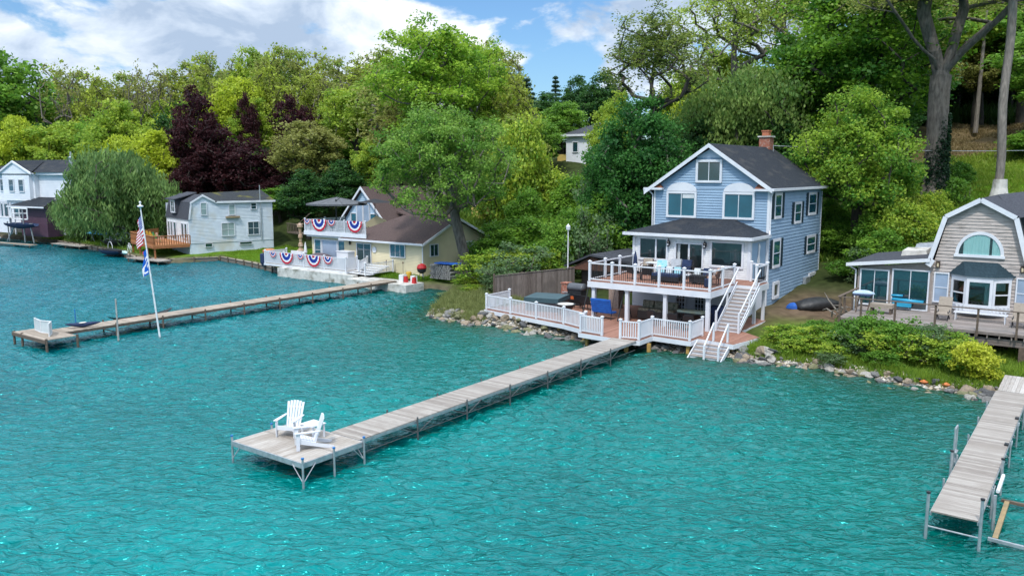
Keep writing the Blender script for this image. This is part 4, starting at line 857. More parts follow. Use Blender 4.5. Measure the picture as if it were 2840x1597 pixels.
for k in range(13):
    s=k/12; w=.42*math.sin(math.pi*min(.985,max(.015,s)))**.7+.01; rings.append([(-48.35+w*math.cos(q),24.6+4.2*s,.62+.25*(abs(s-.5)*2)**3+.38*w*1.6*math.sin(q)) for q in np.linspace(math.pi,2*math.pi,9)])
part('hull',MB().loft(rings,close=False),DKMET,t,smooth=True); part('thwart',MB().box(-48.7,-48.0,26.6,26.75,.6,.64),POSTW,t)
single('mooring_pole',MB().tube((-45.32,23.58,-1.2),(-45.32,23.58,2.4),.06,.045),mat('weathered_pole',(.4,.4,.38),(.25,.24,.22)),'grey bare pole standing out of the water beside the left dock','pole',F1,(-45.32,23.58,0))
t=thing('floating_buoy_post','thin blue post by the far side of the left dock end','post',F1,(-47.9,22.2,.7)); part('post',MB().tube((-48.15,22.6,-.5),(-48.15,22.6,1.65),.03),mat('blue_cap',(1,1,1)),t); 
# flagpole with two flags
b=F1.w(-44.11,25.51,0); fx,fy=b.x,b.y
fp=thing('flagpole','tall leaning white flagpole rising from the water beside the left dock','flagpole',F1,(-44.11,25.51,0))
tu,tv=uvof(-21.25,fy+.1); top=(tu,tv,7.55)
part('pole',MB().tube((-44.11,25.51,-1.2),top,.06,.035,n=8),WPAINT,fp)
part('finial',MB().lathe(top,[(.03,-.05),(.16,0),(.18,.06),(.05,.12),(.04,.2),(.07,.27),(.02,.34)],8),WPAINT,fp)
def onpole(s): return Vector((-44.11,25.51,0)).lerp(Vector(top),s)
def flag(name,label,s0,s1,width,colfn,droop,wave=.12,nx=26,ny=26):
    """cloth hanging in folds from the pole; colfn(x,y) in 0..1 gives the printed colour"""
    mb=MB(); mb.cc=(0,0,0); A=onpole(s0);B=onpole(s1); d=Vector((-.93,.3,0)).normalized()
    def P(i,j):
        x=i/nx; y=j/ny; p=A.lerp(B,y); q=p+d*(width*x*(.72+.2*y))+Vector((0,0,-droop*x*(1-.35*y)-.25*x*x))
        w=wave*math.sin(x*9+y*3)*x**.6; return tuple(q+Vector((.25,.9,0))*w)
    for i in range(nx):
        for j in range(ny):
            c=colfn((i+.5)/nx,(j+.5)/ny); mb.cc=c; mb.add([P(i,j),P(i+1,j),P(i+1,j+1),P(i,j+1)],[(0,1,2,3)])
    return single(name,mb,PAINTED,label,'flag',F1,tuple(A))
WH=(.78,.78,.8);RD=(.5,.015,.04);BL=(.01,.04,.28)
def us(x,y):
    if x<.42 and y<.54:
        gx,gy=int(x*26),int(y*26); return WH if (gx%2==0 and gy%2==1 and gx>0) else BL
    return RD if int(y*13)%2==0 else WH
flag('national_flag','stars and stripes flag hanging from the upper part of the leaning pole',.965,.76,2.1,us,.95,nx=26,ny=26)
def bf(x,y):
    r=math.hypot((x-.72)*1.2,y-.62)
    if .2<r<.3 and x>.45: return WH
    if x<.52 and (abs((y-.2)-.55*x)<.05 or abs((y-.42)-.5*x)<.045 or abs((y-.66)-.4*x)<.04): return WH
    if x>.85 and y>.5: return WH
    return (.005,.1,.48)
flag('team_flag','blue and white flag hanging lower on the leaning pole',.70,.52,1.75,bf,.6,nx=22,ny=22)
# ------------------------------------------------------------ taupe gambrel house on the right (frame FT)
th=thing('gambrel_house','taupe clapboard house with barn-shaped gable, half-round window and bay window','house',FT,(-5.2,50,2))
W=46.5; pw=PF(W); zf=2.35
K=[(-7.38,4.9),(-6.76,7.3),(-5.27,8.17),(-3.72,7.32),(-3.05,4.95)]
mb=MB(); siding(mb,pw,[(zf-.9,-7.2,-3.15),(4.9,-7.2,-3.15),(7.25,-6.68,-3.78),(8.08,-5.29,-5.25)],c=.17,lip=.03)
mb.quad((-7.2,W,1.5),(-7.2,54,1.5),(-7.2,54,5),(-7.2,W,5)); mb.quad((-3.15,W,1.5),(-3.15,54,1.5),(-3.15,54,5),(-3.15,W,5)); mb.quad((-7.2,54,1.5),(-3.15,54,1.5),(-3.15,54,5),(-3.78,54,7.25),(-5.27,54,8.08),(-6.68,54,7.25),(-7.2,54,5))
part('wall',mb,TSID,th)
mb=MB(); 
for a,b in zip(K,K[1:]):
    n=Vector((-(b[1]-a[1]),b[0]-a[0])).normalized()*-.11
    if n.y<0 and False: pass
    n=Vector((-(b[1]-a[1]),(b[0]-a[0]))); n.normalize(); n*=.1
    mb.prism([(a[0],W-.25,a[1]),(b[0],W-.25,b[1]),(b[0]+n.x,W-.25,b[1]+n.y),(a[0]+n.x,W-.25,a[1]+n.y)],(0,8.,0))
part('roof',mb,SHGREY,th)
mb=MB()
for a,b in zip(K,K[1:]):
    n=Vector((-(b[1]-a[1]),(b[0]-a[0]))); n.normalize(); i=n*-.1; o=n*.12
    mb.prism([(a[0]+i.x,W-.32,a[1]+i.y),(b[0]+i.x,W-.32,b[1]+i.y),(b[0]+o.x,W-.32,b[1]+o.y),(a[0]+o.x,W-.32,a[1]+o.y)],(0,.07,0))
mb.prism([(-7.55,W-.33,4.86),(-7.28,W-.33,4.7),(-7.1,W-.33,5.05),(-7.32,W-.33,5.15)],(0,.09,0))
part('rake_board',mb,WHITE,th)
# right hand neighbour wing roof
mb=MB(); mb.quad((-3.7,W+.3,7.3),(1.,W+1.5,8.6),(1.,W+6,9.2),(-5.2,W+6,8.3)); part('rear_roof',mb,SHGREY,th)
part('roof_vent',MB().tube((-3.1,W+2.2,8.1),(-2.8,W+2.2,8.45),.22,n=12),WHITE,th)
mb=MB(); siding(mb,pw,[(1.5,-3.15,.5),(4.9,-3.15,.5)],c=.17); part('side_wall',mb,TSID,th)
# half-round window
cx_,cz,rad=-5.18,5.45,1.07
arc=[(cx_-rad*math.cos(t),cz+rad*1.08*math.sin(t)) for t in np.linspace(0,math.pi,25)]; arc2=[(cx_-(rad-.15)*math.cos(t),cz+(rad*1.08-.15)*math.sin(t)) for t in np.linspace(0,math.pi,25)]
mb=MB()
for i in range(24): mb.box8([pw(*arc[i],.0),pw(*arc[i+1],.0),pw(*arc2[i+1],.0),pw(*arc2[i],.0)],[pw(*arc[i],.09),pw(*arc[i+1],.09),pw(*arc2[i+1],.09),pw(*arc2[i],.09)])
mb.pbox(pw,cx_-rad-.05,cx_+rad+.05,cz-.14,cz+.0,0,.11); hw=part('half_round_window',mb,WHITE,th)
bk=MB().quad(*[pw(a,b,.035) for a,b in arc2]); part('interior',bk,DARKIN,hw)
mb=MB()
for x0,x1 in ((cx_-.72,cx_+.42),(cx_+.54,cx_+.9)):
    n=int((x1-x0)*16)
    for i in range(n):
        xa=x0+(x1-x0)*i/n; xb=x0+(x1-x0)*(i+1)/n; h=lambda x: cz+(rad*1.08-.16)*math.sqrt(max(0,1-((x-cx_)/(rad-.16))**2))
        da=.04+.015*(i%2); db=.04+.015*((i+1)%2); mb.quad(pw(xa,cz,da),pw(xb,cz,db),pw(xb,h(xb),db),pw(xa,h(xa),da))
part('curtain',mb,CURT,hw); part('pane',MB().quad(*[pw(a,b,.065) for a,b in arc2]),clearglass(),hw)
# bay window
bay=part('bay_window',MB().box8([(-6.38,W,zf+.32),(-5.55,W-.75,zf+.32),(-4.4,W-.75,zf+.32),(-3.64,W,zf+.32)],[(-6.38,W,zf+.55),(-5.55,W-.75,zf+.55),(-4.4,W-.75,zf+.55),(-3.64,W,zf+.55)]).box8([(-6.38,W,4.3),(-5.55,W-.75,4.3),(-4.4,W-.75,4.3),(-3.64,W,4.3)],[(-6.38,W,4.42),(-5.55,W-.75,4.42),(-4.4,W-.75,4.42),(-3.64,W,4.42)]),WHITE,th)
def baypane(p,q,cur,nz):
    P=Plane(p,(q[0]-p[0],q[1]-p[1])); L=math.hypot(q[0]-p[0],q[1]-p[1]); mb=MB(); f=.13
    mb.pbox(P,0,f,zf+.55,4.3,-.05,.03).pbox(P,L-f,L,zf+.55,4.3,-.05,.03).pbox(P,f,L-f,4.15,4.3,-.05,.03).pbox(P,f,L-f,zf+.55,zf+.68,-.05,.03)
    if nz: mb.pbox(P,f,L-f,3.52,3.58,-.03,.02)
    s=part('sash',mb,WHITE,bay); part('pane',MB().quad(P(f,zf+.68,-.0),P(L-f,zf+.68,-.0),P(L-f,4.15,-.0),P(f,4.15,-.0)),clearglass(),bay)
    cm=MB()
    for a,b,z0,z1 in cur:
        n=max(2,int((b-a)*18))
        for i in range(n): xa=a+(b-a)*i/n; xb=a+(b-a)*(i+1)/n; cm.quad(P(xa,z0,-.06-.02*(i%2)),P(xb,z0,-.06-.02*((i+1)%2)),P(xb,z1,-.06-.02*((i+1)%2)),P(xa,z1,-.06-.02*(i%2)))
    if cur: part('curtain',cm,CURT,bay)
baypane((-6.3,W-.08),(-5.55,W-.72),(),1); baypane((-5.55,W-.74),(-4.4,W-.74),((.8,1.03,zf+.68,4.15),(.12,1.0,3.95,4.15)),0); baypane((-4.4,W-.72),(-3.7,W-.08),((.14,.7,3.75,4.15),),1)
part('bay_backing',MB().quad((-6.3,W-.03,zf+.56),(-3.7,W-.03,zf+.56),(-3.7,W-.03,4.3),(-6.3,W-.03,4.3)),DARKIN,bay)
mb=MB(); T=[(-5.85,W-.01,5.1),(-4.35,W-.01,5.1)]; B=[(-6.5,W,4.43),(-5.62,W-.85,4.43),(-4.33,W-.85,4.43),(-3.5,W,4.43)]
mb.quad(B[1],B[2],T[1],T[0]); mb.quad(B[0],B[1],T[0]); mb.quad(B[2],B[3],T[1]); mb.quad(B[3],B[2],B[1],B[0]); part('bay_roof',mb,shingle('slate_shingles',(.03,.055,.07),(.015,.03,.04)),th)
window(th,pw,-7.12,-6.42,zf+.55,4.45,fw=.06,nz=2,glass=GLS); window(th,pw,-3.5,-2.75,zf+.55,4.42,fw=.06,nz=2,glass=GLS)
for a in (-6.98,-3.28): 
    s=part('wall_lamp',MB().pbox(pw,a-.09,a+.09,4.68,5.02,.03,.14),mat('dark_bronze',(.05,.03,.02)),th); part('lamp_shade',MB().pbox(pw,a-.045,a+.045,4.74,4.92,.14,.17),mat('warm_shade',(.6,.5,.33)),s)
# low wing
wg=MB(); wg.ppoly(pw,[(-10.85,1.8),(-7.2,1.8),(-7.2,4.95),(-10.85,4.45)],-.1,0.0); wg.quad((-10.85,W,1.8),(-10.85,53,1.8),(-10.85,53,4.45),(-10.85,W,4.45)); part('wing_wall',wg,STUC,th)
mb=MB(); mb.box8([(-11.35,W-.35,4.55),(-7.3,W-.35,5.06),(-7.2,53.2,5.06),(-11.35,53.2,4.55)],[(-11.35,W-.35,4.66),(-7.3,W-.35,5.17),(-7.2,53.2,5.17),(-11.35,53.2,4.66)]); part('wing_roof',mb,SHGREY,th)
mb=MB(); mb.prism([(-11.4,W-.4,4.5),(-7.32,W-.4,4.98),(-7.32,W-.4,5.16),(-11.4,W-.4,4.68)],(0,.05,0)); part('wing_fascia',mb,WHITE,th)
mb=MB().path([(-11.3,W-.33,4.55),(-10.95,W-.05,4.3),(-10.95,W-.05,1.6)],.04); part('downspout',mb,WHITE,th)
for a,b,c,d in ((-10.72,-9.25,2.45,4.4),(-9.12,-7.32,zf+.02,4.5)): window(th,pw,a,b,c,d,fw=.07,nx=2,glass=glassmat('petrol_glass',(.008,.03,.04)),name='sliding_door')
sk=part('skylight',MB().box8([(-9.3,49.3,4.9),(-8.0,49.3,5.05),(-8.0,50.8,5.1),(-9.3,50.8,5.0)],[(-9.25,49.35,5.2),(-8.05,49.35,5.28),(-8.05,50.75,5.35),(-9.25,50.75,5.28)]),CONC,th)
part('roof_hatch',MB().box8([(-9.0,51.2,5.0),(-7.4,51.2,5.2),(-7.4,52.4,5.2),(-9.0,52.4,5.0)],[(-8.9,51.3,5.45),(-7.6,51.3,5.6),(-7.6,52.3,5.6),(-8.9,52.3,5.45)]),ALU,th)
# its deck
dk2=thing('weathered_deck','grey weathered timber deck on stilts in front of the taupe house, above the shrubs','deck',FT,(-5,44,2))
V0=42.25
part('decking',MB().box(-10.6,1,V0,W-.02,zf-.05,zf),WEATHD,dk2)
part('rim_board',MB().box(-10.62,1,V0-.04,V0,zf-.14,zf-.01),WEATH,dk2); part('rim_board',MB().box(-10.64,-10.6,V0-.04,W,zf-.3,zf-.01),WEATH,dk2)
for i in range(24): part('joist',MB().box(-10.4+i*.48,-10.35+i*.48,V0-.03,V0+3.6,zf-.3,zf-.052),WEATH,dk2) if i%1==0 else None
part('beam',MB().box(-10.4,1,V0+.12,V0+.2,zf-.62,zf-.302),WEATH,dk2)
for u in (-10.2,-7.6,-5,-2.75,-.4): part('pillar',MB().box(u-.12,u+.12,V0+.05,V0+.29,-.1,zf-.6),STUC if u<-10 else POSTW,dk2)
for u in (-10.6,-9.6,-8.05,-6.3,-4.55,-3.0,-1.4): part('railing_post',MB().box(u-.045,u+.045,V0-.13,V0-.045,zf-.25,zf+1.0),POSTW,dk2)
for v in (43.4,45): part('railing_post',MB().box(-10.73,-10.645,v-.045,v+.045,zf-.2,zf+1.0),POSTW,dk2)
part('top_rail',MB().box(-10.7,1,V0-.16,V0-.02,zf+1.002,zf+1.04),POSTW,dk2); part('top_rail',MB().box(-10.76,-10.62,V0-.02,W-.5,zf+1.0,zf+1.04),POSTW,dk2)
part('underdeck_panel',MB().box(-9.0,1,46.3,46.4,-.3,zf-.35),mat('underdeck_shade',(.05,.05,.055)),dk2)  # panel coloured near-black for the shadow beneath the deck
# things on that deck
t=thing('folding_lounger','brown canvas recliner left of the bay window on the weathered deck','chair',FT,(-6.45,44.6,zf)); part('seat',fbox(MB(),-6.3,44.3,zf+.3,.6,.6,.05),TAN,t); part('backrest',fbox(MB(),-6.3,44.75,zf+.3,.6,.05,.75,0,.45),TAN,t)
for x in (-6.55,-6.05): part('leg',MB().bar((x,44.05,zf),(x,44.7,zf+.45),.04,.04).bar((x,44.8,zf),(x,44.1,zf+.45),.04,.04),DKMET,t)
t=thing('folding_lounger','brown canvas recliner right of the lattice bench at the picture edge','chair',FT,(-3.2,44.3,zf)); part('seat',fbox(MB(),-3.1,44.2,zf+.3,.6,.6,.05),TAN,t); part('backrest',fbox(MB(),-3.1,44.65,zf+.3,.6,.05,.75,0,.45),TAN,t)
for x in (-3.35,-2.85): part('leg',MB().bar((x,43.95,zf),(x,44.6,zf+.45),.04,.04).bar((x,44.7,zf),(x,44,zf+.45),.04,.04),DKMET,t)
t=thing('lattice_bench','white lattice metal bench under the bay window','bench',FT,(-4.8,44.9,zf)); mb=MB()
for i in range(14):
    x=-5.85+i*.16
    for j in range(3): mb.bar((x,45.1,zf+.42+j*.1),(x+.08,45.1,zf+.52+j*.1),.03,.03); mb.bar((x+.08,45.1,zf+.42+j*.1),(x,45.1,zf+.52+j*.1),.03,.03)
mb.bar((-5.9,45.1,zf+.42),(-3.6,45.1,zf+.42),.03,.03).bar((-5.9,45.1,zf+.73),(-3.6,45.1,zf+.73),.03,.03); part('backrest',mb,WHITE,t)
mb=MB()
for i in range(6): mb.box(-5.9,-3.6,44.65+i*.075,44.69+i*.075,zf+.38,zf+.4)
part('seat',mb,WHITE,t)
for x in (-5.8,-3.7): part('leg',MB().box(x-.02,x+.02,44.65,44.69,zf,zf+.38).box(x-.02,x+.02,45.08,45.12,zf,zf+.38),WHITE,t)
t=thing('inflatable_raft','bright blue inflatable raft leaning behind the wing glass door','raft',FT,(-8.3,46,zf)); part('tube',MB().tube((-9.0,46.2,zf+.55),(-7.5,46.2,zf+.5),.09,n=10).tube((-9.05,46.2,zf+.75),(-8.5,46.2,zf+.76),.06,n=8),CYANP,t,smooth=True); part('mattress',MB().box(-8.95,-8.05,46.05,46.3,zf+.2,zf+.42),BLUEF if False else CYANP,t)
t=thing('upturned_boat','small white and blue boat lying upside down at the left corner of the weathered deck','boat',FT,(-9.9,44.3,zf))
def hull_(k0,sc_,z0):
    rg=[]
    for k in range(9):
        s=k/8; w=.3*sc_*math.sin(math.pi*min(.95,max(.08,s*.85+.1)))**.6; rg.append([(-10.5+1.0*s,44.2+.25*s+w*math.cos(q),z0+w*.9*max(0,math.sin(q))) for q in np.linspace(0,math.pi,8)])
    return MB().loft(rg,close=True)
part('hull',hull_(0,.8,zf+.95),mat('pale_blue_hull',(.4,.5,.6),(.3,.4,.5)),t,smooth=True); part('gunwale',MB().box(-10.45,-9.6,43.95,44.55,zf+.9,zf+.95),NAVY,t)
for x in (-10.3,-9.75): part('stand',MB().bar((x,44.1,zf),(x+.1,44.4,zf+.9),.05,.05),POSTW,t)
t=thing('wicker_bench','beige bench with a rolled cushion behind the rail left of the glass doors','bench',FT,(-9.2,44.5,zf)); part('seat',MB().box(-9.7,-8.6,44.3,44.9,zf+.3,zf+.5),TAN,t); part('leg',MB().box(-9.65,-9.55,44.35,44.85,zf,zf+.3),POSTW,t); part('leg',MB().box(-8.75,-8.65,44.35,44.85,zf,zf+.3),POSTW,t)
# ------------------------------------------------------------ cream house and its decks (frame F1)
yh=thing('cream_house','low cream clapboard house with brown shingle roof and a flat-roofed glazed wing','house',F1,(-54.5,55,.8))
A0,A1,B0,B1=-56.9,-47.1,51.3,59.7; ye,yr=3.6,5.35
mb=MB(); siding(mb,PF(B0),[(.5,A0,A1),(ye,A0,A1)],c=.13); siding(mb,PS(A1),[(.5,B0,B1),(ye,B0,B1),(yr,(B0+B1)/2-.02,(B0+B1)/2+.02)],c=.13)
mb.quad((A0,B0,.5),(A0,B1,.5),(A0,B1,ye),(A0,(B0+B1)/2,yr),(A0,B0,ye)); mb.quad((A0,B1,.5),(A1,B1,.5),(A1,B1,ye),(A0,B1,ye)); part('wall',mb,YSID,yh)
mb=MB(); vm=(B0+B1)/2; rz=lambda v: yr+.05-(yr-ye+.03)*abs(v-vm)/((B1-B0)/2)
for va,vb_ in ((B0-.5,vm),(vm,B1+.5)):
    # front slope hips inward on the left
    ua0=A0 if va<vm else A0; 
    lo,hi=(va,vb_) if va<vm-1 else (vb_,va)
    if va<vm-1: pts=[(A0-.1,lo,rz(lo)),(A1+.5,lo,rz(lo)),(A1+.5,vm,rz(vm)),(A0+3.6,vm,rz(vm))]
    else: pts=[(A0+3.6,vm,rz(vm)),(A1+.5,vm,rz(vm)),(A1+.5,B1+.5,rz(B1+.5)),(A0-.1,B1+.5,rz(B1+.5))]
    mb.prism(pts,(0,0,.1))
mb.quad((A0-.1,B0-.5,rz(B0-.5)+.05),(A0+3.6,vm,rz(vm)+.05),(A0-.1,B1+.5,rz(B1+.5)+.05)); part('roof',mb,SHBROWN,yh)
mb=MB(); mb.prism([(A1+.5,B0-.5,rz(B0-.5)-.1),(A1+.5,vm,rz(vm)-.1),(A1+.5,vm,rz(vm)+.12),(A1+.5,B0-.5,rz(B0-.5)+.12)],(.04,0,0)); mb.prism([(A1+.5,vm,rz(vm)-.1),(A1+.5,B1+.5,rz(B1+.5)-.1),(A1+.5,B1+.5,rz(B1+.5)+.12),(A1+.5,vm,rz(vm)+.12)],(.04,0,0)); part('rake_board',mb,WHITE,yh)
part('gutter',MB().box(A0-.1,A1+.5,B0-.62,B0-.5,rz(B0-.5)-.08,rz(B0-.5)+.08),WHITE,yh)
Py=PF(B0); window(yh,Py,-55.2,-53.3,1.3,3.15,fw=.07,nx=2,name='sliding_door'); window(yh,Py,-50.95,-49.1,2.1,3.28,fw=.07,nx=3,glass=GLT)
window(yh,PS(A1),52.1,53.2,2.25,3.35,fw=.07,nx=2); window(yh,PS(A1),56.7,58.0,2.3,3.3,fw=.12,glass=GLB)
part('porthole_clock',MB().tube((-52.9,B0-.03,2.62),(-52.9,B0-.1,2.62),.26,n=16),WHITE,yh); part('wall_lamp',MB().lathe((-56.0,B0-.15,2.9),[(.04,0),(.1,.05),(.1,.25),(.02,.35)],8),DKMET,yh)
part('corner_board',MB().pbox(Py,A1-.08,A1+.03,.6,ye,.02,.05),WHITE,yh)
# flat wing
mb=MB(); siding(mb,PF(51.5),[(.6,-61.6,-56.9),(1.1,-61.6,-56.9)],c=.13); mb.box(-61.6,-61.2,51.5,51.7,1.1,3.3).box(-61.6,-56.9,51.5,51.7,3.2,3.42); mb.quad((-61.6,51.5,.6),(-61.6,58,.6),(-61.6,58,3.4),(-61.6,51.5,3.4)); part('wing_wall',mb,YSID,yh)
for a in (-61.2,-60.15,-57.9): window(yh,PF(51.5),a,a+(1.0 if a!=-60.15 else 2.2),1.1,3.2,fw=.09,nz=2 if a!=-60.15 else 1,glass=GLT if a!=-60.15 else GLS)
part('flat_roof',MB().box(-61.9,-56.9,51.1,58,3.42,3.6),WHITE,yh)
sd=part('side_shed',MB().box(-68.2,-61.7,57,60,1.6,3.9),CSID,yh); part('shed_roof',MB().box(-68.5,-61.5,56.7,60.2,3.9,4.05),SHMOSS,sd)
window(sd,PF(57),-66.9,-65.9,2.7,3.6,fw=.08,name='window')
# roof deck
rdk=thing('roof_deck','upper deck with white railing and patriotic bunting on the flat wing of the cream house','deck',F1,(-59.4,52,3.7))
part('decking',MB().box(-62.0,-56.2,51.0,56.8,3.72,3.8),mat('teal_grey_deck',(.3,.42,.42)),rdk); part('fascia',MB().box(-62.05,-53.6,50.9,51,3.6,3.95),WHITE,rdk)
railing(rdk,[(-62,56),(-62,51.05),(-53.8,51.05)],3.85,h=1.2,sp=.16,bw=.05,gap_posts=2.6)
STRIPEC=mat('pale_lilac_cloth',(.6,.6,.7),(.5,.5,.62),rough=.8,ns=2,stretch=(7,1,1))
def bunting(label,P,a,z,r,o=.12):
    mb=MB(); mb.cc=(0,0,0); rings=[(0,.2,RD),(.2,.34,WH),(.34,.66,BL),(.66,.82,WH),(.82,1.,RD)]
    for r0,r1,c in rings:
        mb.cc=c
        for k in range(16):
            t0=math.pi+math.pi*k/16; t1=math.pi+math.pi*(k+1)/16; d0=.03*(k%2); d1=.03*((k+1)%2)
            mb.add([P(a+r*r0*math.cos(t0),z+r*1.05*r0*math.sin(t0),o+d0),P(a+r*r1*math.cos(t0),z+r*1.05*r1*math.sin(t0),o+d0),P(a+r*r1*math.cos(t1),z+r*1.05*r1*math.sin(t1),o+d1),P(a+r*r0*math.cos(t1),z+r*1.05*r0*math.sin(t1),o+d1)],[(0,1,2,3)])
    b=P(a,z,o); return single('bunting',mb,PAINTED,label,'bunting',F1,b,'red white and blue fans hung on the cream house railings')
rp=PF(51.0)
bunting('small fan at the left end of the roof deck rail',rp,-61.5,5.05,.42)
bunting('large fan in the left half of the roof deck rail',rp,-59.8,5.08,1.05)
bunting('small fan right of the large one on the roof deck',rp,-58.1,5.08,.5)
bunting('large fan at the right end of the roof deck rail',rp,-55.0,5.1,.98)
# umbrella
um=thing('cantilever_umbrella','wide grey cantilever parasol over the roof deck','umbrella',F1,(-60,54,3.8))
cx_,cy_,cz_=-61.2,54.4,6.45
part('pole',MB().tube((-60,53.2,3.8),(-60,53.2,6.9),.06),DKMET,um); part('arm',MB().tube((-60,53.2,6.7),(cx_+.4,cy_,7.0),.05),DKMET,um)
mb=MB(); n=8; rimp=[(cx_+math.cos(q)*3.1*(1),cy_+math.sin(q)*2.9,cz_) for q in np.linspace(0,2*math.pi,n+1)[:-1]+.2]; tp=(cx_,cy_,cz_+.62)
for i in range(n): mb.quad(rimp[i],rimp[(i+1)%n],tp); mb.quad(rimp[i],rimp[(i+1)%n],tuple(Vector(rimp[(i+1)%n])-Vector((0,0,.16))),tuple(Vector(rimp[i])-Vector((0,0,.16))))
part('canopy',mb,GREYF,um)
for i in range(n): part('rib',MB().tube(rimp[i],tp,.02,n=4),DKMET,um)
um2=thing('patio_umbrella','second dark parasol half behind the blue gable','umbrella',F1,(-57,55.5,3.8)); part('pole',MB().tube((-57.2,55.6,3.8),(-57.2,55.6,6.7),.04),DKMET,um2)
mb=MB(); rimp=[(-57.2+math.cos(q)*1.8,55.6+math.sin(q)*1.6,6.6) for q in np.linspace(0,2*math.pi,9)[:-1]]
for i in range(8): mb.quad(rimp[i],rimp[(i+1)%8],(-57.2,55.6,6.95))
part('canopy',mb,BLACK,um2)
for i,(u,v) in enumerate(((-60.9,53.0),(-58.6,53.2),(-56.6,53.6))): armchair('deck_chair',['black chair leftmost behind the roof deck bunting','black chair beside the parasol pole on the roof deck','black chair in front of the blue gable glass'][i],F1,u,v,3.8,2.8,DKMET,BLACK,1.)
# blue A-frame house behind
af=thing('blue_gable_house','pale blue steep-gabled house with tall glass front and brown roof behind the roof deck','house',F1,(-63,60,3)) 
g=[(-66.3,4.6),(-63.4,7.75),(-60.4,4.6)]; vf=60
mb=MB(); siding(mb,PF(vf),[(3.0,-66.2,-60.5),(4.6,-66.2,-60.5),(7.7,-63.42,-63.38)],c=.2); mb.quad((-60.5,vf,3),(-60.5,68,3),(-60.5,68,4.6),(-60.5,vf,4.6)); part('wall',mb,mat('pale_blue_board',(.42,.55,.68),(.36,.48,.6)),af)
mb=MB(); mb.prism([(-66.7,vf-.4,4.25),(-63.4,vf-.4,7.8),(-63.4,vf-.4,7.95),(-66.7,vf-.4,4.4)],(0,9,0)); mb.prism([(-63.4,vf-.4,7.8),(-60.,vf-.4,4.3),(-60.,vf-.4,4.45),(-63.4,vf-.4,7.95)],(0,9,0)); mb.prism([(-60.6,62,5.3),(-55.4,62,3.9),(-55.4,62,4.02),(-60.6,62,5.42)],(0,6,0)); part('roof',mb,SHBROWN,af)
mb=MB(); mb.prism([(-66.7,vf-.45,4.2),(-63.4,vf-.45,7.7),(-63.4,vf-.45,8.0),(-66.7,vf-.45,4.45)],(0,.06,0)); mb.prism([(-63.4,vf-.45,7.7),(-60.,vf-.45,4.25),(-60.,vf-.45,4.5),(-63.4,vf-.45,8.0)],(0,.06,0)); part('rake_board',mb,WHITE,af)
for a,b in ((-65.3,-64.4),(-64.4,-63.45),(-63.4,-62.45),(-62.4,-61.4)): window(af,PF(vf),a,b,3.9,6.15 if a in(-64.4,-63.4) else 5.2,fw=.08,glass=GLT if a in (-65.3,-62.4) else GLS)
yb=thing('yellow_cottage','small yellow building with brown roof glimpsed between the trees above the cream house','house',F1,(-54,70,4)); mb=MB().box(-57,-51,70,76,3,7.2); part('wall',mb,mat('mustard_board',(.6,.45,.14),(.5,.38,.12)),yb)
mb=MB(); mb.prism([(-57.6,69.5,7.0),(-54,69.5,8.6),(-54,69.5,8.75),(-57.6,69.5,7.15)],(0,7,0)); mb.prism([(-54,69.5,8.6),(-50.4,69.5,7.0),(-50.4,69.5,7.15),(-54,69.5,8.75)],(0,7,0)); part('roof',mb,SHGREY,yb)
part('gable',MB().prism([(-57,69.98,7.2),(-51,69.98,7.2),(-54,69.98,8.55)],(0,6,0)),mat('mustard_board',(1,1,1)),yb)
# lower deck of the cream house
ck=thing('bunting_deck','waterside deck with white pleated railing and patriotic bunting on a white seawall','deck',F1,(-58,48.5,.9))
deckslab(ck,[(-64.2,50.6),(-64.2,47.85),(-52.9,47.85),(-52.9,50.6)],1.0,fas=.2,m=mat('pale_deck',(.42,.38,.33)))
railing(ck,[(-64.1,50.4),(-64.1,47.9),(-53.0,47.9),(-53.0,49.2)],1.0,h=1.15,sp=.13,bw=.06,gap_posts=2.9)
for i in range(7): part('bracket',MB().box8([(-61.6+i*1.35,47.35,.55),(-61.5+i*1.35,47.35,.55),(-61.5+i*1.35,47.9,.55),(-61.6+i*1.35,47.9,.55)],[(-61.6+i*1.35,47.6,.78),(-61.5+i*1.35,47.6,.78),(-61.5+i*1.35,47.9,.78),(-61.6+i*1.35,47.9,.78)]),DKMET,ck)
cp=PF(47.85)
for k,(a,r,lb) in enumerate(((-62.7,.46,'small fan leftmost on the waterside deck rail'),(-60.75,.95,'large fan left on the waterside deck rail'),(-58.8,.42,'small fan between the two large ones on the waterside rail'),(-57.0,.95,'large fan right on the waterside deck rail'),(-55.1,.6,'small fan rightmost on the waterside deck rail'))): bunting(lb,cp,a,2.12,r)
sw=single('seawall',MB().box(-61.5,-51.5,47.25,47.85,-1,.8).box(-51.5,-44.6,46.5,48.6,-1,.62),CONC,'white concrete seawall under the bunting deck','seawall',F1,(-55,47.5,0))
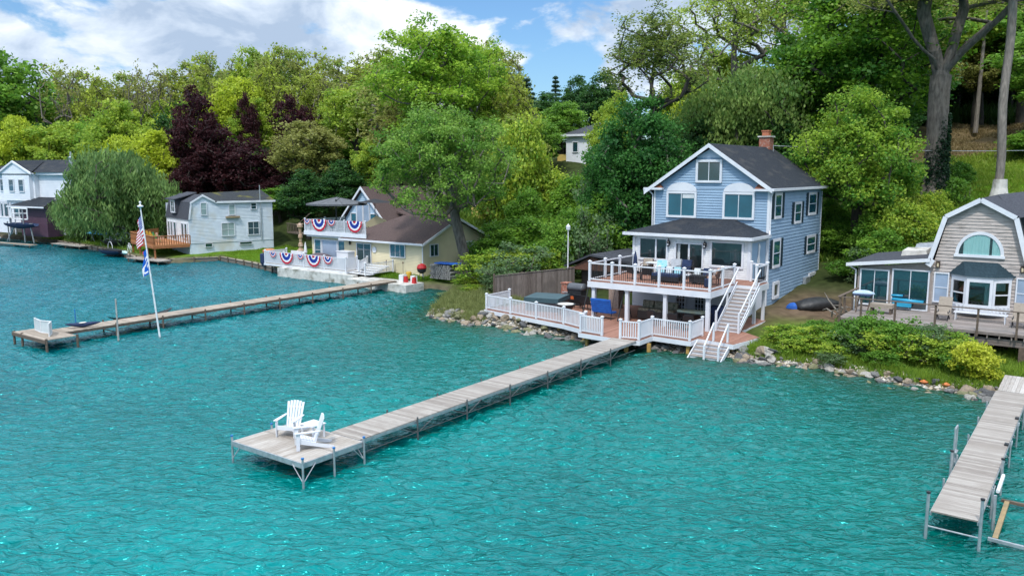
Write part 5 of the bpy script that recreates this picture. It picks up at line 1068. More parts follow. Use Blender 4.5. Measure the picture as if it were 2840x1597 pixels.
# steps and white block
t=thing('entry_steps','white wooden steps and railing going up to the cream house sliding door','steps',F1,(-52.3,49.8,.9))
for i in range(5): part('tread',MB().box(-53.4,-50.4,48.2+i*.5,48.75+i*.5,.8+i*.0+.13*i,.86+.13*i),WPAINT,t)
railing(t,[(-50.3,47.6),(-50.3,50.9)],.85,h=1.0,sp=.16,gap_posts=4); railing(t,[(-53.5,50.9),(-51.6,48.1)],1.05,h=.9,sp=.16,gap_posts=4)
t=single('storage_box',MB().box(-56.4,-54.9,49.9,50.7,1.0,2.35).box(-56.45,-54.85,49.85,50.75,2.35,2.42),WHITE,'tall white storage box beside the cream house door steps','box',F1,(-55.6,50.3,1))
t=thing('covered_grill','grill under a rounded purple-brown cover behind the waterside bunting','grill',F1,(-58.3,49.6,1)); part('cover',MB().loft([[(-60.2+k*.4,49.7+math.cos(q)*.65,1.0+1.15*(math.sin(math.pi*(k+.6)/10.4)**.4)*max(0,math.sin(q))**.5) for q in np.linspace(0,math.pi,9)] for k in range(10)]),mat('plum_cover',(.09,.06,.07),(.06,.045,.05)),t,smooth=True); part('foot',MB().box(-60,-57,49.3,50.1,.98,1.05),DKMET,t)
t=thing('deck_lounger','low dark covered bench at the left end of the waterside deck','bench',F1,(-62,49.7,1)); part('seat',MB().box(-63.2,-61,49.5,50.2,1.0,1.75),GREYF,t); part('backrest',MB().box(-63.2,-61,50.2,50.3,1.4,2.05),WPAINT,t)
for i,(x,c) in enumerate(((-60.8,(.7,.72,.75)),)): single('folded_parasol',MB().lathe((x,50,1),[(.05,0),(.05,.9),(.16,1.0),(.1,1.6),(.02,2.0)],8),WPAINT,'folded white parasol left of the plum grill cover','umbrella',F1,(x,50,1))
for i,x in enumerate((-51.0,-49.0)): 
    t=thing('garden_torch',['garden torch left of two against the cream wall','garden torch right of two against the cream wall'][i],'torch',F1,(x,50.8,.7)); part('stake',MB().tube((x,50.8,.6),(x,50.8,1.65),.02),POSTW,t); part('burner',MB().lathe((x,50.8,1.65),[(.03,0),(.06,.1),(.03,.2)],8),BRWOOD,t)
for i,(x,y) in enumerate(((-45.9,47.9),(-44.9,47.8))):
    t=thing('fuel_can',['red fuel can left on the white seawall end','red fuel can right on the white seawall end'][i],'fuel can',F1,(x,y,.62)); part('body',MB().box8([(x-.17,y-.12,.62),(x+.17,y-.12,.62),(x+.17,y+.12,.62),(x-.17,y+.12,.62)],[(x-.12,y-.1,1.1),(x+.12,y-.1,1.1),(x+.12,y+.1,1.1),(x-.12,y+.1,1.1)]),REDP,t); part('spout',MB().tube((x+.08,y,1.1),(x+.2,y,1.25),.03),YELP,t)
single('white_chest',MB().box(-46.6,-46.15,47.8,48.3,.62,1.2).box(-45.6,-45.2,48.1,48.5,.62,1.15),WPAINT,'white plastic chests beside the red fuel cans','box',F1,(-46,48,.62))
t=thing('patio_grill','red-lidded kettle grill beside the wood pile','grill',F1,(-45.9,49.8,.8)); part('lid',MB().lathe((-45.9,49.8,1.55),[(.38,0),(.42,.08),(.34,.3),(.1,.42),(.02,.44)],14),REDP,t); part('bowl',MB().lathe((-45.9,49.8,1.15),[(.12,0),(.34,.15),(.4,.38)],14),DKMET,t)
for q in (0,2.1,4.2): part('leg',MB().tube((-45.9+.25*math.cos(q),49.8+.25*math.sin(q),.6),(-45.9+.15*math.cos(q),49.8+.15*math.sin(q),1.2),.025),DKMET,t)
single('yellow_drum',MB().lathe((-47.0,49.4,.7),[(.22,0),(.24,.2),(.24,.5),(.2,.55)],12),YELP,'yellow drum left of the red kettle grill','drum',F1,(-47,49.4,.7))
t=thing('firewood_stack','stacked firewood with a blue tarp on top at the foot of the leaning tree','firewood',F1,(-44.4,50.6,.8)); mb=MB(); random.seed(9)
for i in range(11):
    for j in range(7): x=-45.2+i*.2+random.uniform(-.03,.03)+(j%2)*.1; mb.tube((x,50.1,.85+j*.17),(x,50.9,.85+j*.17),.09,n=6)
part('logs',mb,STONE,t); part('tarp',fbox(MB(),-43.6,50.5,2.05,2.2,.9,.08,.1,.2),BLUEF,t)
t=thing('kayak_rack','cyan kayaks stored against the shaded side wall of the cream house','kayak',F1,(-46.3,57,1.8))
for i,(v,z) in enumerate(((56.6,2.0),(58.2,2.15))):
    rings=[]
    for k in range(11): s=k/10; w=.3*math.sin(math.pi*min(.98,max(.02,s)))**.6+.01; rings.append([(-46.3+w*math.cos(q),v-1.2+2.6*s,z+w*.6*math.sin(q)) for q in np.linspace(0,2*math.pi,8)[:-1]])
    part('kayak_hull',MB().loft(rings),CYANP,t,smooth=True)
part('support',MB().box(-46.6,-46.0,55.8,55.9,.9,1.9),POSTW,t); part('support',MB().box(-46.6,-46.0,58.6,58.7,.9,2.0),POSTW,t)
t=thing('fish_barrel','dark tub and wide orange pot at the lawn corner by the seawall','barrel',F1,(-65.6,49.6,.6)); part('tub',MB().lathe((-66.0,49.5,.5),[(.5,0),(.62,.3),(.62,1.1),(.56,1.15)],14),NAVY,t); part('pot',MB().lathe((-65.7,49.6,1.65),[(.3,0),(.62,.12),(.66,.3),(.4,.45)],14),mat('orange_pot',(.5,.17,.05)),t); part('pale_sack',fbox(MB(),-65.0,49.3,.6,.7,.5,.95,.3),CONC,t)
t=thing('totem_pole','carved pale wooden totem pole on the lawn between the houses','totem pole',F1,(-67,54.5,.9))
mb=MB(); prof=[(.22,0),(.36,.15),(.4,.5),(.36,.75),(.22,.9),(.2,1.05),(.3,1.15),(.24,1.4),(.16,1.5),(.16,1.9),(.25,2.0),(.22,2.3),(.14,2.4),(.16,2.9),(.2,3.0),(.34,3.1),(.3,3.35),(.12,3.5)]
mb.lathe((-67,54.5,.8),[(r,z*1.0) for r,z in prof],10,1,.85); part('post',mb,mat('carved_pine',(.42,.28,.18),(.28,.18,.12),ns=8,c3=(.55,.45,.38),ns3=5),t); part('face',MB().lathe((-67,54.18,1.15),[(.05,0),(.2,.1),(.22,.3),(.1,.42)],8),mat('carved_pine',(1,1,1)),t)
mb=MB().bar((-67.5,54.5,4.15),(-66.5,54.5,4.25),.14,.1); part('wings',mb,mat('carved_pine',(1,1,1)),t)
t=thing('wooden_footbridge','dark wooden steps with handrail under the trees right of the white cottage','steps',FC,(-86,41,2)); part('walk',MB().box(-88.5,-84.8,38.6,39.6,2.6,2.72),POSTW,t)
part('handrail',MB().bar((-88.5,38.6,3.7),(-85.6,38.6,3.7),.06,.08).bar((-85.6,38.6,3.7),(-83.2,39,5.0),.06,.08),POSTW,t)
for i in range(8): part('baluster',MB().box(-88.4+i*.42,-88.34+i*.42,38.57,38.63,2.7,3.7),POSTW,t)
# ------------------------------------------------------------ white cottage (frame FC)
wc=thing('white_cottage','white clapboard cottage with grey mansard front and mossy dark roof on the lawn','house',FC,(-93,32,1))
U1,U0,Vf,Vb=-89.8,-97.6,28.1,37.5
mb=MB(); siding(mb,PS(U1),[(1.85,Vf,Vb),(4.45,Vf,Vb),(6.15,Vf+.3,Vb)],c=.15,lip=.03); mb.quad((U1,Vf+.3,6.15),(U1,29.7,6.9),(U1,31.1,6.15)); 
mb.quad((U0,Vf,.5),(U0,Vb,.5),(U0,Vb,6),(U0,Vf,6)); mb.quad((U0,Vb,.5),(U1,Vb,.5),(U1,Vb,6),(U0,Vb,6)); part('wall',mb,CSID,wc)
part('foundation',MB().box(U0+.02,U1-.03,Vf+.02,Vb-.02,.2,1.85),CSID,wc)
mb=MB(); siding(mb,PF(Vf),[(1.85,U0,U1),(4.45,U0,U1)],c=.4,lip=.005); part('front_wall',mb,WPAINT,wc)
mb=MB(); mb.prism([(U0-.1,Vf-.12,4.4),(U1+.12,Vf-.12,4.4),(U1+.05,Vf+.3,6.15),(U0+.1,Vf+.3,6.15)],(0,.1,0)); mb.prism([(U0,Vf+.3,6.15),(U1+.12,Vf+.3,6.15),(U1+.12,29.7,6.95),(U0,29.7,6.95)],(0,0,.1)); part('mansard_roof',mb,SHGREY,wc)
mb=MB(); mb.prism([(U0,29.7,6.95),(U1+.12,29.7,6.95),(U1+.12,31.1,6.22),(U0,31.1,6.22)],(0,0,.1)); mb.prism([(U1-3.6,30.6,7.0),(U1+.2,31.0,6.2),(U1+.2,Vb+.2,6.22),(U1-3.6,Vb+.2,7.25)],(0,0,.12)); mb.prism([(U0,31.0,6.2),(U1-3.6,30.6,7.0),(U1-3.6,Vb+.2,7.25),(U0,Vb+.2,6.2)],(0,0,.12)); part('roof',mb,SHMOSS,wc)
mb=MB(); mb.prism([(U1+.13,Vf+.2,6.05),(U1+.13,29.7,6.85),(U1+.13,29.7,7.08),(U1+.13,Vf+.2,6.25)],(.05,0,0)); mb.prism([(U1+.13,29.7,6.85),(U1+.13,31.15,6.05),(U1+.13,31.15,6.25),(U1+.13,29.7,7.08)],(.05,0,0)); mb.box(U1+.2,U1+.26,31.15,Vb+.3,6.1,6.32); mb.prism([(U1+.1,Vf-.05,4.4),(U1+.1,Vf+.12,4.4),(U1+.1,Vf+.42,6.2),(U1+.1,Vf+.25,6.2)],(.05,0,0)); part('rake_board',mb,WHITE,wc)
pc=PS(U1)
for a,b,c,d,nx,nz,g in ((29.4,30.1,4.8,6.2,1,2,GLB),(32.45,33.2,4.75,5.95,1,2,GLB),(34.95,35.65,5.3,6.05,1,2,GLD),(31.55,33.05,2.45,3.95,2,2,GLB),(34.5,35.85,2.45,3.98,2,2,GLD)): window(wc,pc,a,b,c,d,fw=.07,nx=nx,nz=nz,glass=g)
window(wc,pc,29.7,30.5,1.35,1.8,fw=.04,name='vent_opening'); window(wc,pc,33.5,34.95,1.42,1.75,fw=.04,name='vent_opening')
part('window_box',MB().pbox(pc,32.1,33.6,4.45,4.65,.03,.35),mat('old_tan_board',(.3,.23,.14)),wc); part('stove_pipe',MB().tube((U1+.15,36.05,1.9),(U1+.15,36.05,8.0),.055),ALU,wc)
dm=part('dormer',MB().box8([(-95.2,Vf-.15,4.95),(-93.4,Vf-.15,4.95),(-93.4,Vf+1,4.95),(-95.2,Vf+1,4.95)],[(-95.2,Vf-.1,6.45),(-93.4,Vf-.1,6.45),(-93.4,Vf+1.2,6.7),(-95.2,Vf+1.2,6.7)]),SHGREY,wc); window(dm,PF(Vf-.16),-94.95,-93.55,5.0,6.4,fw=.12,nx=2,nz=2); part('dormer_roof',MB().prism([(-96.5,Vf-.4,6.42),(-93.2,Vf-.4,6.42),(-92.2,29.9,7.15),(-95.5,29.9,7.15)],(0,0,.1)),SHGREY,dm)
for a,b,n in ((-97.0,-96.2,'window'),(-96.0,-95.2,'window'),(-94.9,-93.9,'door'),(-92.2,-91.3,'window'),(-91.1,-90.2,'window')): window(wc,PF(Vf),a,b,2.3 if n!='door' else 1.9,4.0,fw=.1,name=n,glass=GLD if n!='door' else GLT)
wd=thing('cedar_deck','orange-brown wooden deck with board railing on the lake side of the white cottage','deck',FC,(-93,26,1.4))
part('decking',MB().box(-98.5,-89.75,24.4,Vf-.02,1.75,1.85),CEDAR,wd)
mb=MB(); x=-98.5
while x<-89.8: mb.box(x,x+.1,24.36,24.4,1.75,2.75); x+=.24
mb.box(-98.5,-89.75,24.3,24.44,2.75,2.82).box(-98.5,-89.75,24.34,24.4,1.5,1.85); part('railing_panel',mb,CEDAR,wd)
mb=MB(); x=24.5
while x<Vf: mb.box(-89.8,-89.76,x,x+.1,1.75,2.75); x+=.24
mb.box(-89.84,-89.7,24.4,Vf,2.75,2.82).box(-89.8,-89.74,24.3,Vf,1.5,1.85); part('railing_panel',mb,CEDAR,wd)
mb=MB(); mb.box8([(-98.5,24.4,1.7),(-98.46,24.4,1.7),(-102.4,28.5,1.7),(-102.5,28.5,1.7)],[(-98.5,24.4,2.82),(-98.46,24.4,2.82),(-102.4,28.5,2.82),(-102.5,28.5,2.82)]); part('board_railing',mb,CEDAR,wd)
for u in (-98.4,-95.5,-92.6,-89.9): part('post',MB().box(u-.07,u+.07,24.45,24.6,.3,2.85),CEDAR,wd)
for i,(u,m,lb) in enumerate(((-96.6,YELP,'yellow deck chair leftmost on the cedar deck'),(-95.4,YELP,'yellow deck chair second on the cedar deck'),(-94.2,GREENP,'green deck chair in the middle of the cedar deck'),(-92.8,CUSHR,'peach deck chair rightmost on the cedar deck'))): armchair('deck_chair',lb,FC,u,26,1.85,2.9,m,m,1.15)
t=thing('slat_fence','old grey board fence left of the white cottage','fence',FC,(-104,32,1.6)); part('boards',MB().box(-108,-97.7,31.6,31.66,1.2,3.4),WEATH,t); 
for u in (-107.8,-104.5,-101.2,-98): part('post',MB().box(u-.07,u+.07,31.66,31.8,1,3.6),POSTW,t)
t=thing('bicycle_heap','white-framed bicycle and mesh chair under the cedar deck','bicycle',FC,(-96,25,.6))
for u in (-98,-96.9): part('wheel',MB().path([(u+.36*math.cos(q),23.9,1.0+.36*math.sin(q)) for q in np.linspace(0,6.283,17)],.025,4),WPAINT,t)
part('frame',MB().path([(-98,23.9,1.0),(-97.7,23.9,1.6),(-97.1,23.9,1.55),(-97.45,23.9,1.0),(-97.7,23.9,1.6)],.025,5).path([(-97.1,23.9,1.55),(-96.9,23.9,1.0)],.025,5),WPAINT,t)
for i,(c,m,lb,du) in enumerate(((0,CYANP,'pale teal canoe lying on the grass below the cedar deck',0),(1,REDP,'red canoe lying under the edge of the cedar deck',2.9))):
    t=thing('canoe',lb,'canoe',FC,(-94+du,22.6+i,.7)); rings=[]
    for k in range(11): s=k/10; w=.28*math.sin(math.pi*min(.98,max(.02,s)))**.6+.01; rings.append([(-96+du+3.*s,22.9+i*1.3-.4*s+w*math.cos(q),.85+.15*abs(s-.5)+w*.7*math.sin(q)) for q in np.linspace(0,2*math.pi,8)[:-1]])
    part('hull',MB().loft(rings),mat('seafoam_paint',(.45,.62,.58)) if i==0 else REDP,t,smooth=True); part('seat',MB().box(-94.8+du,-94.6+du,22.5+i*1.3,22.9+i*1.3,1.08,1.12),POSTW,t)
# shoreline sea walls (frame F1)
SW=plankmat('seawall_boards',(.08,.07,.06),(.2,.175,.15),width=.3,axis=2)
def wall(label,pts,z0,z1,name='seawall',m=SW,posts=True,th=.15):
    t=thing(name,label,'seawall',F1,(pts[0][0],pts[0][1],0))
    for p,q in zip(pts,pts[1:]):
        P=Plane(p,(q[0]-p[0],q[1]-p[1])); L=math.hypot(q[0]-p[0],q[1]-p[1]); part('board_wall',MB().pbox(P,0,L,z0,z1,0,th),m,t); part('cap_rail',MB().pbox(P,0,L,z1,z1+.06,-.05,th+.06),DKWOOD2,t)
        n=int(L/1.7)
        for k in range(n): part('pile',MB().pbox(P,k*L/n,k*L/n+.14,z0,z1+.16,th,th+.12),POSTW,t)
    return t
wall('dark plank seawall with little posts along the lawn right of the white cottage',[(-76.9,51.9),(-69.3,50.4),(-64.3,49.0),(-61.5,48.3)],-.9,.42)
wall('low plank seawall in front of the white cottage and its deck',[(-84.5,46.7),(-79.5,47.2),(-77.2,51.6)],-.9,.4)
t=wall('narrow plank walk along the shore left of the cedar deck',[(-112,51.3),(-106,50.5),(-98.3,49.6),(-90.5,48.2),(-84.6,46.7)],-.9,.4)
t=thing('shore_dock','pale low dock section lying along the shore left of the striped flag','dock',F1,(-104,48.6,.4)); part('boards',MB().box(-109.2,-101.5,48.9,50.2,.36,.44),DKWOOD,t)
for u in (-109,-105.5,-102): part('leg',MB().tube((u,49,-1),(u,49,.36),.06),POSTW,t)
t=thing('shore_dock','small pale landing at the corner below the cedar deck','dock',F1,(-82,45.6,.4)); part('boards',MB().box(-84.5,-78.2,45.4,46.8,.36,.44),DKWOOD,t)
for u in (-84.2,-81,-78.5): part('leg',MB().tube((u,45.5,-1),(u,45.5,.36),.06),POSTW,t)
t=thing('runabout','dark motorboat with white rail moored beside the plank walk','boat',F1,(-90.5,47.5,.3)); rings=[]
for k in range(11): s=k/10; w=.85*math.sin(math.pi*min(.9,max(.03,s*.75+.22)))**.7; rings.append([(-93+4.4*s,47.4-.3*s+w*math.cos(q),.75+w*.75*math.sin(q)) for q in np.linspace(math.pi,2*math.pi,8)])
part('hull',MB().loft(rings,close=False),NAVY,t,smooth=True); part('rail',MB().path([(-91.5+.5*math.cos(q),47.4,.9+.75*math.sin(q)) for q in np.linspace(0,math.pi,9)],.03,5),WPAINT,t); part('cockpit',MB().box(-92.5,-89.2,47.0,47.8,.62,.78),BLACK,t)
t=thing('beached_boat','dark boat hull with a tangle of pale bicycles and racks piled above it','boat',F1,(-97.5,51.5,.6)); rings=[]
for k in range(11): s=k/10; w=1.0*math.sin(math.pi*min(.93,max(.05,s*.8+.15)))**.7; rings.append([(-100+6*s,51.2-.3*s+w*math.cos(q),1.25+w*.7*math.sin(q)) for q in np.linspace(math.pi,2*math.pi,8)])
part('hull',MB().loft(rings,close=False),DKMET,t,smooth=True); random.seed(4)
for i in range(7): 
    c=(-98.5+i*.6,51+random.uniform(-.3,.3),2.1+random.uniform(-.5,.9)); r=.42; a=random.uniform(0,3); part('wheel',MB().path([(c[0]+r*math.cos(q)*math.cos(a),c[1]+r*math.cos(q)*math.sin(a),c[2]+r*math.sin(q)) for q in np.linspace(0,6.283,15)],.03,4),WPAINT,t)
for i in range(10): a=(-99+random.uniform(0,5),51,1.2); part('rack_bar',MB().bar(a,(a[0]+random.uniform(-1.4,1.4),51+random.uniform(-.4,.4),2.4+random.uniform(-.4,.6)),.05,.05),ALU,t)
t=thing('covered_boat','small boat under a light blue cover on stands near the willow','boat',F1,(-103,52.5,.7)); part('cover',MB().loft([[(-105.5+k*.5,52.3+math.cos(q)*.8,1.7+.5*max(0,math.sin(q))*math.sin(math.pi*(k+.5)/9)) for q in np.linspace(0,math.pi,8)] for k in range(9)]),mat('light_blue_cover',(.1,.38,.6)),t,smooth=True)
for u in (-105,-102): part('stand',MB().bar((u-.6,52.2,.5),(u+.4,52.2,1.7),.07,.07).bar((u+.6,52.2,.5),(u-.4,52.2,1.7),.07,.07),ALU,t)
# ------------------------------------------------------------ white lake house far left (frame FF)
fl=thing('white_lake_house','two-storey white house with gabled bay and dark hip roof at the left edge','house',FF,(-113,66,1.5))
V=63.4
mb=MB(); siding(mb,PF(V),[(1.2,-122,-110.5),(9.2,-122,-110.5)],c=.22,lip=.02); siding(mb,PS(-110.5),[(1.2,V,V+.6),(9.2,V,V+.6)],c=.22); siding(mb,PF(V+.6),[(1.2,-110.5,-103),(9.2,-110.5,-103)],c=.22,lip=.02); part('wall',mb,WSID,fl)
mb=MB(); siding(mb,PF(V-.5),[(5.6,-117.3,-110.9),(9.0,-117.3,-110.9)],c=.3,lip=.01); mb.ppoly(PF(V-.5),[(-117.9,9.2),(-110.3,9.2),(-114.3,10.75)],-.4,.05); mb.box(-117.3,-110.9,V-.5,V,5.6,5.75); mb.quad((-110.9,V-.5,5.6),(-110.9,V,5.6),(-110.9,V,9),(-110.9,V-.5,9)); part('bay_wall',mb,WSID,fl)
mb=MB(); mb.prism([(-118,V-.75,9.15),(-114.3,V-.75,10.7),(-114.3,V-.75,10.95),(-118,V-.75,9.4)],(0,.2,0)); mb.prism([(-114.3,V-.75,10.7),(-110.2,V-.75,9.1),(-110.2,V-.75,9.35),(-114.3,V-.75,10.95)],(0,.2,0)); mb.box(-122,-117.9,V-.5,V-.3,9.1,9.35); mb.box(-110.3,-102.5,V+.1,V+.3,9.05,9.35); part('eave_trim',mb,WHITE,fl)
mb=MB(); mb.quad((-123,V-.5,9.36),(-102.3,V+.1,9.36),(-105.5,V+4.5,11.1),(-121,V+4.5,11.1)); mb.quad((-118,V-.55,9.42),(-114.3,V-.55,10.97),(-114.3,V+3.8,10.97)); mb.quad((-114.3,V-.55,10.97),(-110.2,V-.55,9.38),(-114.3,V+3.8,10.97)); mb.quad((-102.3,V+.1,9.36),(-102.3,V+9,9.36),(-105.5,V+4.5,11.1)); part('roof',mb,SHDARK,fl)
part('chimney',MB().tube((-105.2,V+2,9.5),(-105.2,V+2,11.2),.25).lathe((-105.2,V+2,11.2),[(.3,0),(.35,.15),(.12,.3),(.1,.9)],10),ALU,fl)
for a in (-118.8,-115.75,-113.4): window(fl,PF(V-.5) if a>-118 else PF(V),a,a+1.3,6.75,8.5,fw=.12,nz=2,glass=glassmat('slate_glass',(.03,.06,.09)))
for a,b in ((-119.6,-118.4),(-118.3,-117.1),(-115.8,-113.8),(-113.0,-111.4)): window(fl,PF(V),a,b,3.2,5.2,fw=.14,nz=1)
part('belt_trim',MB().box(-122,-110.6,V-.1,V-.03,5.3,5.7),WHITE,fl)
pb_=thing('balustrade_porch','white panelled porch balustrade in front of the white lake house','porch',FF,(-117,62,2)); part('panel',MB().box(-122,-115.2,V-2.2,V-2.1,1.6,3.3),WSID,pb_); part('panel',MB().box(-115.2,-112.6,V-2.6,V-2.5,1.4,3.35),WSID,pb_); part('top_rail',MB().box(-122,-112.5,V-2.65,V-2.05,3.35,3.42),WHITE,pb_); part('floor',MB().box(-122,-112.6,V-2.1,V,1.4,2.0),CONC,pb_)
for u in (-121.5,-118.2,-115.2,-112.7): part('post',MB().box(u-.08,u+.08,V-2.3,V-2.14,3.35,5.4),WHITE,pb_)
t=thing('boathouse','small dark walled boathouse with charcoal hip roof beside the white lake house','house',FF,(-109.5,62.5,1.4))
part('wall',MB().box(-111.6,-105.6,V-1.6,V+.4,1.0,5.0),mat('wine_board',(.09,.04,.07),(.06,.03,.05)),t); mb=MB(); mb.quad((-113.3,V-2.4,4.95),(-104.8,V-2.4,4.95),(-106.5,V+.4,6.1),(-110.5,V+.4,6.1)); mb.quad((-113.3,V-2.4,4.95),(-110.5,V+.4,6.1),(-113,V+.4,4.95)); part('roof',mb,SHDARK,t); part('fascia',MB().box(-113.35,-104.8,V-2.45,V-2.38,4.8,4.98),WHITE,t)
for u in (-112.9,-111.9): part('post',MB().box(u-.08,u+.08,V-2.3,V-2.15,1.2,4.85),WHITE,t)
t=thing('boat_lift_canopy','white-framed boat lift with blue runabout raised at the left shore','boat lift',FF,(-108,59,1.5))
fr_=[(-110.8,V-3.2,3.35),(-107.2,V-3.2,3.35),(-107.2,V-3.2,4.75),(-110.8,V-3.2,4.75),(-110.8,V-3.2,3.35)]; part('window_frame',MB().path(fr_,.09,6),WPAINT,t); part('window_frame',MB().path([(-109,V-3.2,3.35),(-109,V-3.2,4.75)],.07,6).path([(-110.8,V-3.2,4.05),(-107.2,V-3.2,4.15)],.06,6),WPAINT,t)
rings=[]
for k in range(9): s=k/8; w=.9*math.sin(math.pi*min(.93,max(.1,s*.8+.15)))**.6; rings.append([(-111.5+6.5*s,V-3.4+w*math.cos(q),2.85+w*.8*math.sin(q)) for q in np.linspace(math.pi,2*math.pi,8)])
part('boat_hull',MB().loft(rings,close=False),NAVY,t,smooth=True)
for a,b in (((-112,1.),(-109.6,2.9)),((-111.4,1.),(-111.6,3)),((-107.8,1.),(-107.9,4.6)),((-105.8,1),(-106.4,2.9)),((-109.6,2.9),(-105.9,2.85))): part('strut',MB().bar((a[0],V-3.4,a[1]-.6),(b[0],V-3.4,b[1]),.12,.12),ALU,t)
t=thing('moored_pontoon','grey covered pontoon boat moored at the far left edge','boat',FF,(-117.5,59.6,.2)); part('cover',MB().box8([(-122,V-4.6,.7),(-114.8,V-4.6,.7),(-114.8,V-3.,.7),(-122,V-3.,.7)],[(-122,V-4.4,1.7),(-115.2,V-4.4,1.65),(-115.2,V-3.2,1.65),(-122,V-3.2,1.7)]),WEATH,t); part('float_tube',MB().tube((-122,V-4.5,.25),(-114.6,V-4.5,.3),.35,n=10),ALU,t)
t=thing('moored_jetski','small white and yellow watercraft at the shore left of the boat lift','boat',FF,(-113.6,59,.3)); rings=[]
for k in range(9): s=k/8; w=.5*math.sin(math.pi*min(.95,max(.06,s)))**.6; rings.append([(-115+3.2*s,V-4.4+w*math.cos(q),.5+.4*s+w*.6*math.sin(q)) for q in np.linspace(0,2*math.pi,9)[:-1]])
part('hull',MB().loft(rings),WPAINT,t,smooth=True); part('seat',MB().box(-114.3,-113.2,V-4.5,V-4.3,.8,1.1),YELP,t)
t=thing('shore_dock','long low dock in front of the boat lift at the left shore','dock',FF,(-110,58.3,.3)); part('boards',MB().box(-115,-103,V-5.4,V-4.6,.3,.4),DKWOOD2,t)
for u in (-114.5,-111,-107,-103.5): part('leg',MB().tube((u,V-5.3,-1),(u,V-5.3,.32),.07),POSTW,t)
# ------------------------------------------------------------ white building up the hill
hb=thing('hill_house','white hip-roofed building partly hidden by trees on the hill','house',F1,(-57.5,92,9))
def atpx(px,py,Y):
    d=Vector(((px-1288)/2050,math.cos(R(8.175))-(py-724.5)/2050*math.sin(R(8.175)),-math.sin(R(8.175))-(py-724.5)/2050*math.cos(R(8.175)))); t=Y/d.y; return Vector((d.x*t,Y,H+d.z*t))
p=atpx(1424,400,108); hu,hv=uvof(p.x,p.y)
part('wall',MB().box(hu,hu+8,hv,hv+6,p.z-2,p.z+3.1),WSID,hb); mb=MB(); a,b,c,d=hu-.5,hu+8.5,hv-.5,hv+6.5; z=p.z+3.1
mb.quad((a,c,z),(b,c,z),(b-3.3,hv+3,z+1.5),(a+3.3,hv+3,z+1.5)); mb.quad((a,d,z),(a,c,z),(a+3.3,hv+3,z+1.5)); mb.quad((b,c,z),(b,d,z),(b-3.3,hv+3,z+1.5)); part('roof',mb,SHGREY,hb); part('fascia',MB().box(a,b,c-.03,c,z-.25,z+.02),WHITE,hb); part('annex',MB().box(hu-2,hu,hv+1,hv+5,p.z-2,p.z+.6),mat('mustard_board',(1,1,1)),hb)
window(hb,PF(hv),hu+1,hu+1.9,p.z+.8,p.z+2.2,fw=.1)
# ------------------------------------------------------------ trees: trunk+limbs grown to clumps, crown of leaf-sized faces
def mesh_np(name,V,F,material,col=None,smooth=False):
    me=bpy.data.meshes.new(name); me.vertices.add(len(V)); me.vertices.foreach_set('co',np.asarray(V,np.float32).ravel())
    k=F.shape[1]; me.loops.add(F.size); me.loops.foreach_set('vertex_index',F.astype(np.int32).ravel()); me.polygons.add(len(F))
    me.polygons.foreach_set('loop_start',(np.arange(len(F))*k).astype(np.int32)); me.polygons.foreach_set('loop_total',np.full(len(F),k,np.int32))
    if smooth: me.polygons.foreach_set('use_smooth',np.ones(len(F),bool))
    me.update(calc_edges=True); me.materials.append(material)
    if col is not None:
        at=me.color_attributes.new('col','FLOAT_COLOR','POINT'); c=np.ones((len(V),4),np.float32); c[:,:3]=col; at.data.foreach_set('color',c.ravel())
    return me
def unit(a): return a/np.maximum(np.linalg.norm(a,axis=-1,keepdims=True),1e-9)
def leaves(r,C,rad,n,size,cA,cB,flat=.65,shell=.45,long=1.,up=.6,droop=0.,cvar=.12):
    """n leaf quads in each clump centred on C"""
    m=len(C); N=m*n; cid=np.repeat(np.arange(m),n)
    d=unit(r.normal(size=(N,3))); rr=(r.random(N)**shell)*rad[cid]*(.75+.5*r.random(N))
    P=d*rr[:,None]; P[:,2]*=flat; 
    if droop: P[:,2]-=droop*r.random(N)**1.5*rad[cid]
    P=P+C[cid]
    nrm=unit(r.normal(size=(N,3))*.8+d*.55+np.array([0,0,up])); t=unit(np.cross(nrm,r.normal(size=(N,3))))
    if droop: t=unit(t*.5+np.array([0,0,-1.])); nrm=unit(np.cross(t,r.normal(size=(N,3))))
    b=np.cross(nrm,t); s=size*(.6+.8*r.random(N))[:,None]
    V=np.empty((N,4,3)); V[:,0]=P-t*s*.5*long; V[:,1]=P+b*s*.36; V[:,2]=P+t*s*.5*long; V[:,3]=P-b*s*.36+nrm*s*.08
    w=np.clip(.5+(r.random(m)[cid]-.5)*1.1+(r.random(N)-.5)*.6,0,1)[:,None]
    col=(np.array(cA)*(1-w)+np.array(cB)*w)*(1+cvar*r.normal(size=(N,1))); col=np.clip(col,.003,1)
    return V.reshape(-1,3),np.arange(N*4).reshape(-1,4),np.repeat(col,4,axis=0)
def crown_centres(r,n,rx,ry,rz,cz,lumps=11,hollow=.35,top=1.,ymin=-1.):
    L=unit(r.normal(size=(lumps,3))); out=[]
    while len(out)<n:
        d=unit(r.normal(size=3)); 
        if d[2]<ymin: continue
        reach=.46+.54*max(0,max((L@d)))**2.4; q=r.random()**hollow*reach
        z=d[2]*q; w=1-.35*max(0,z)*top; out.append((d[0]*q*rx*w,d[1]*q*ry*w,cz+z*rz))
    return np.array(out)
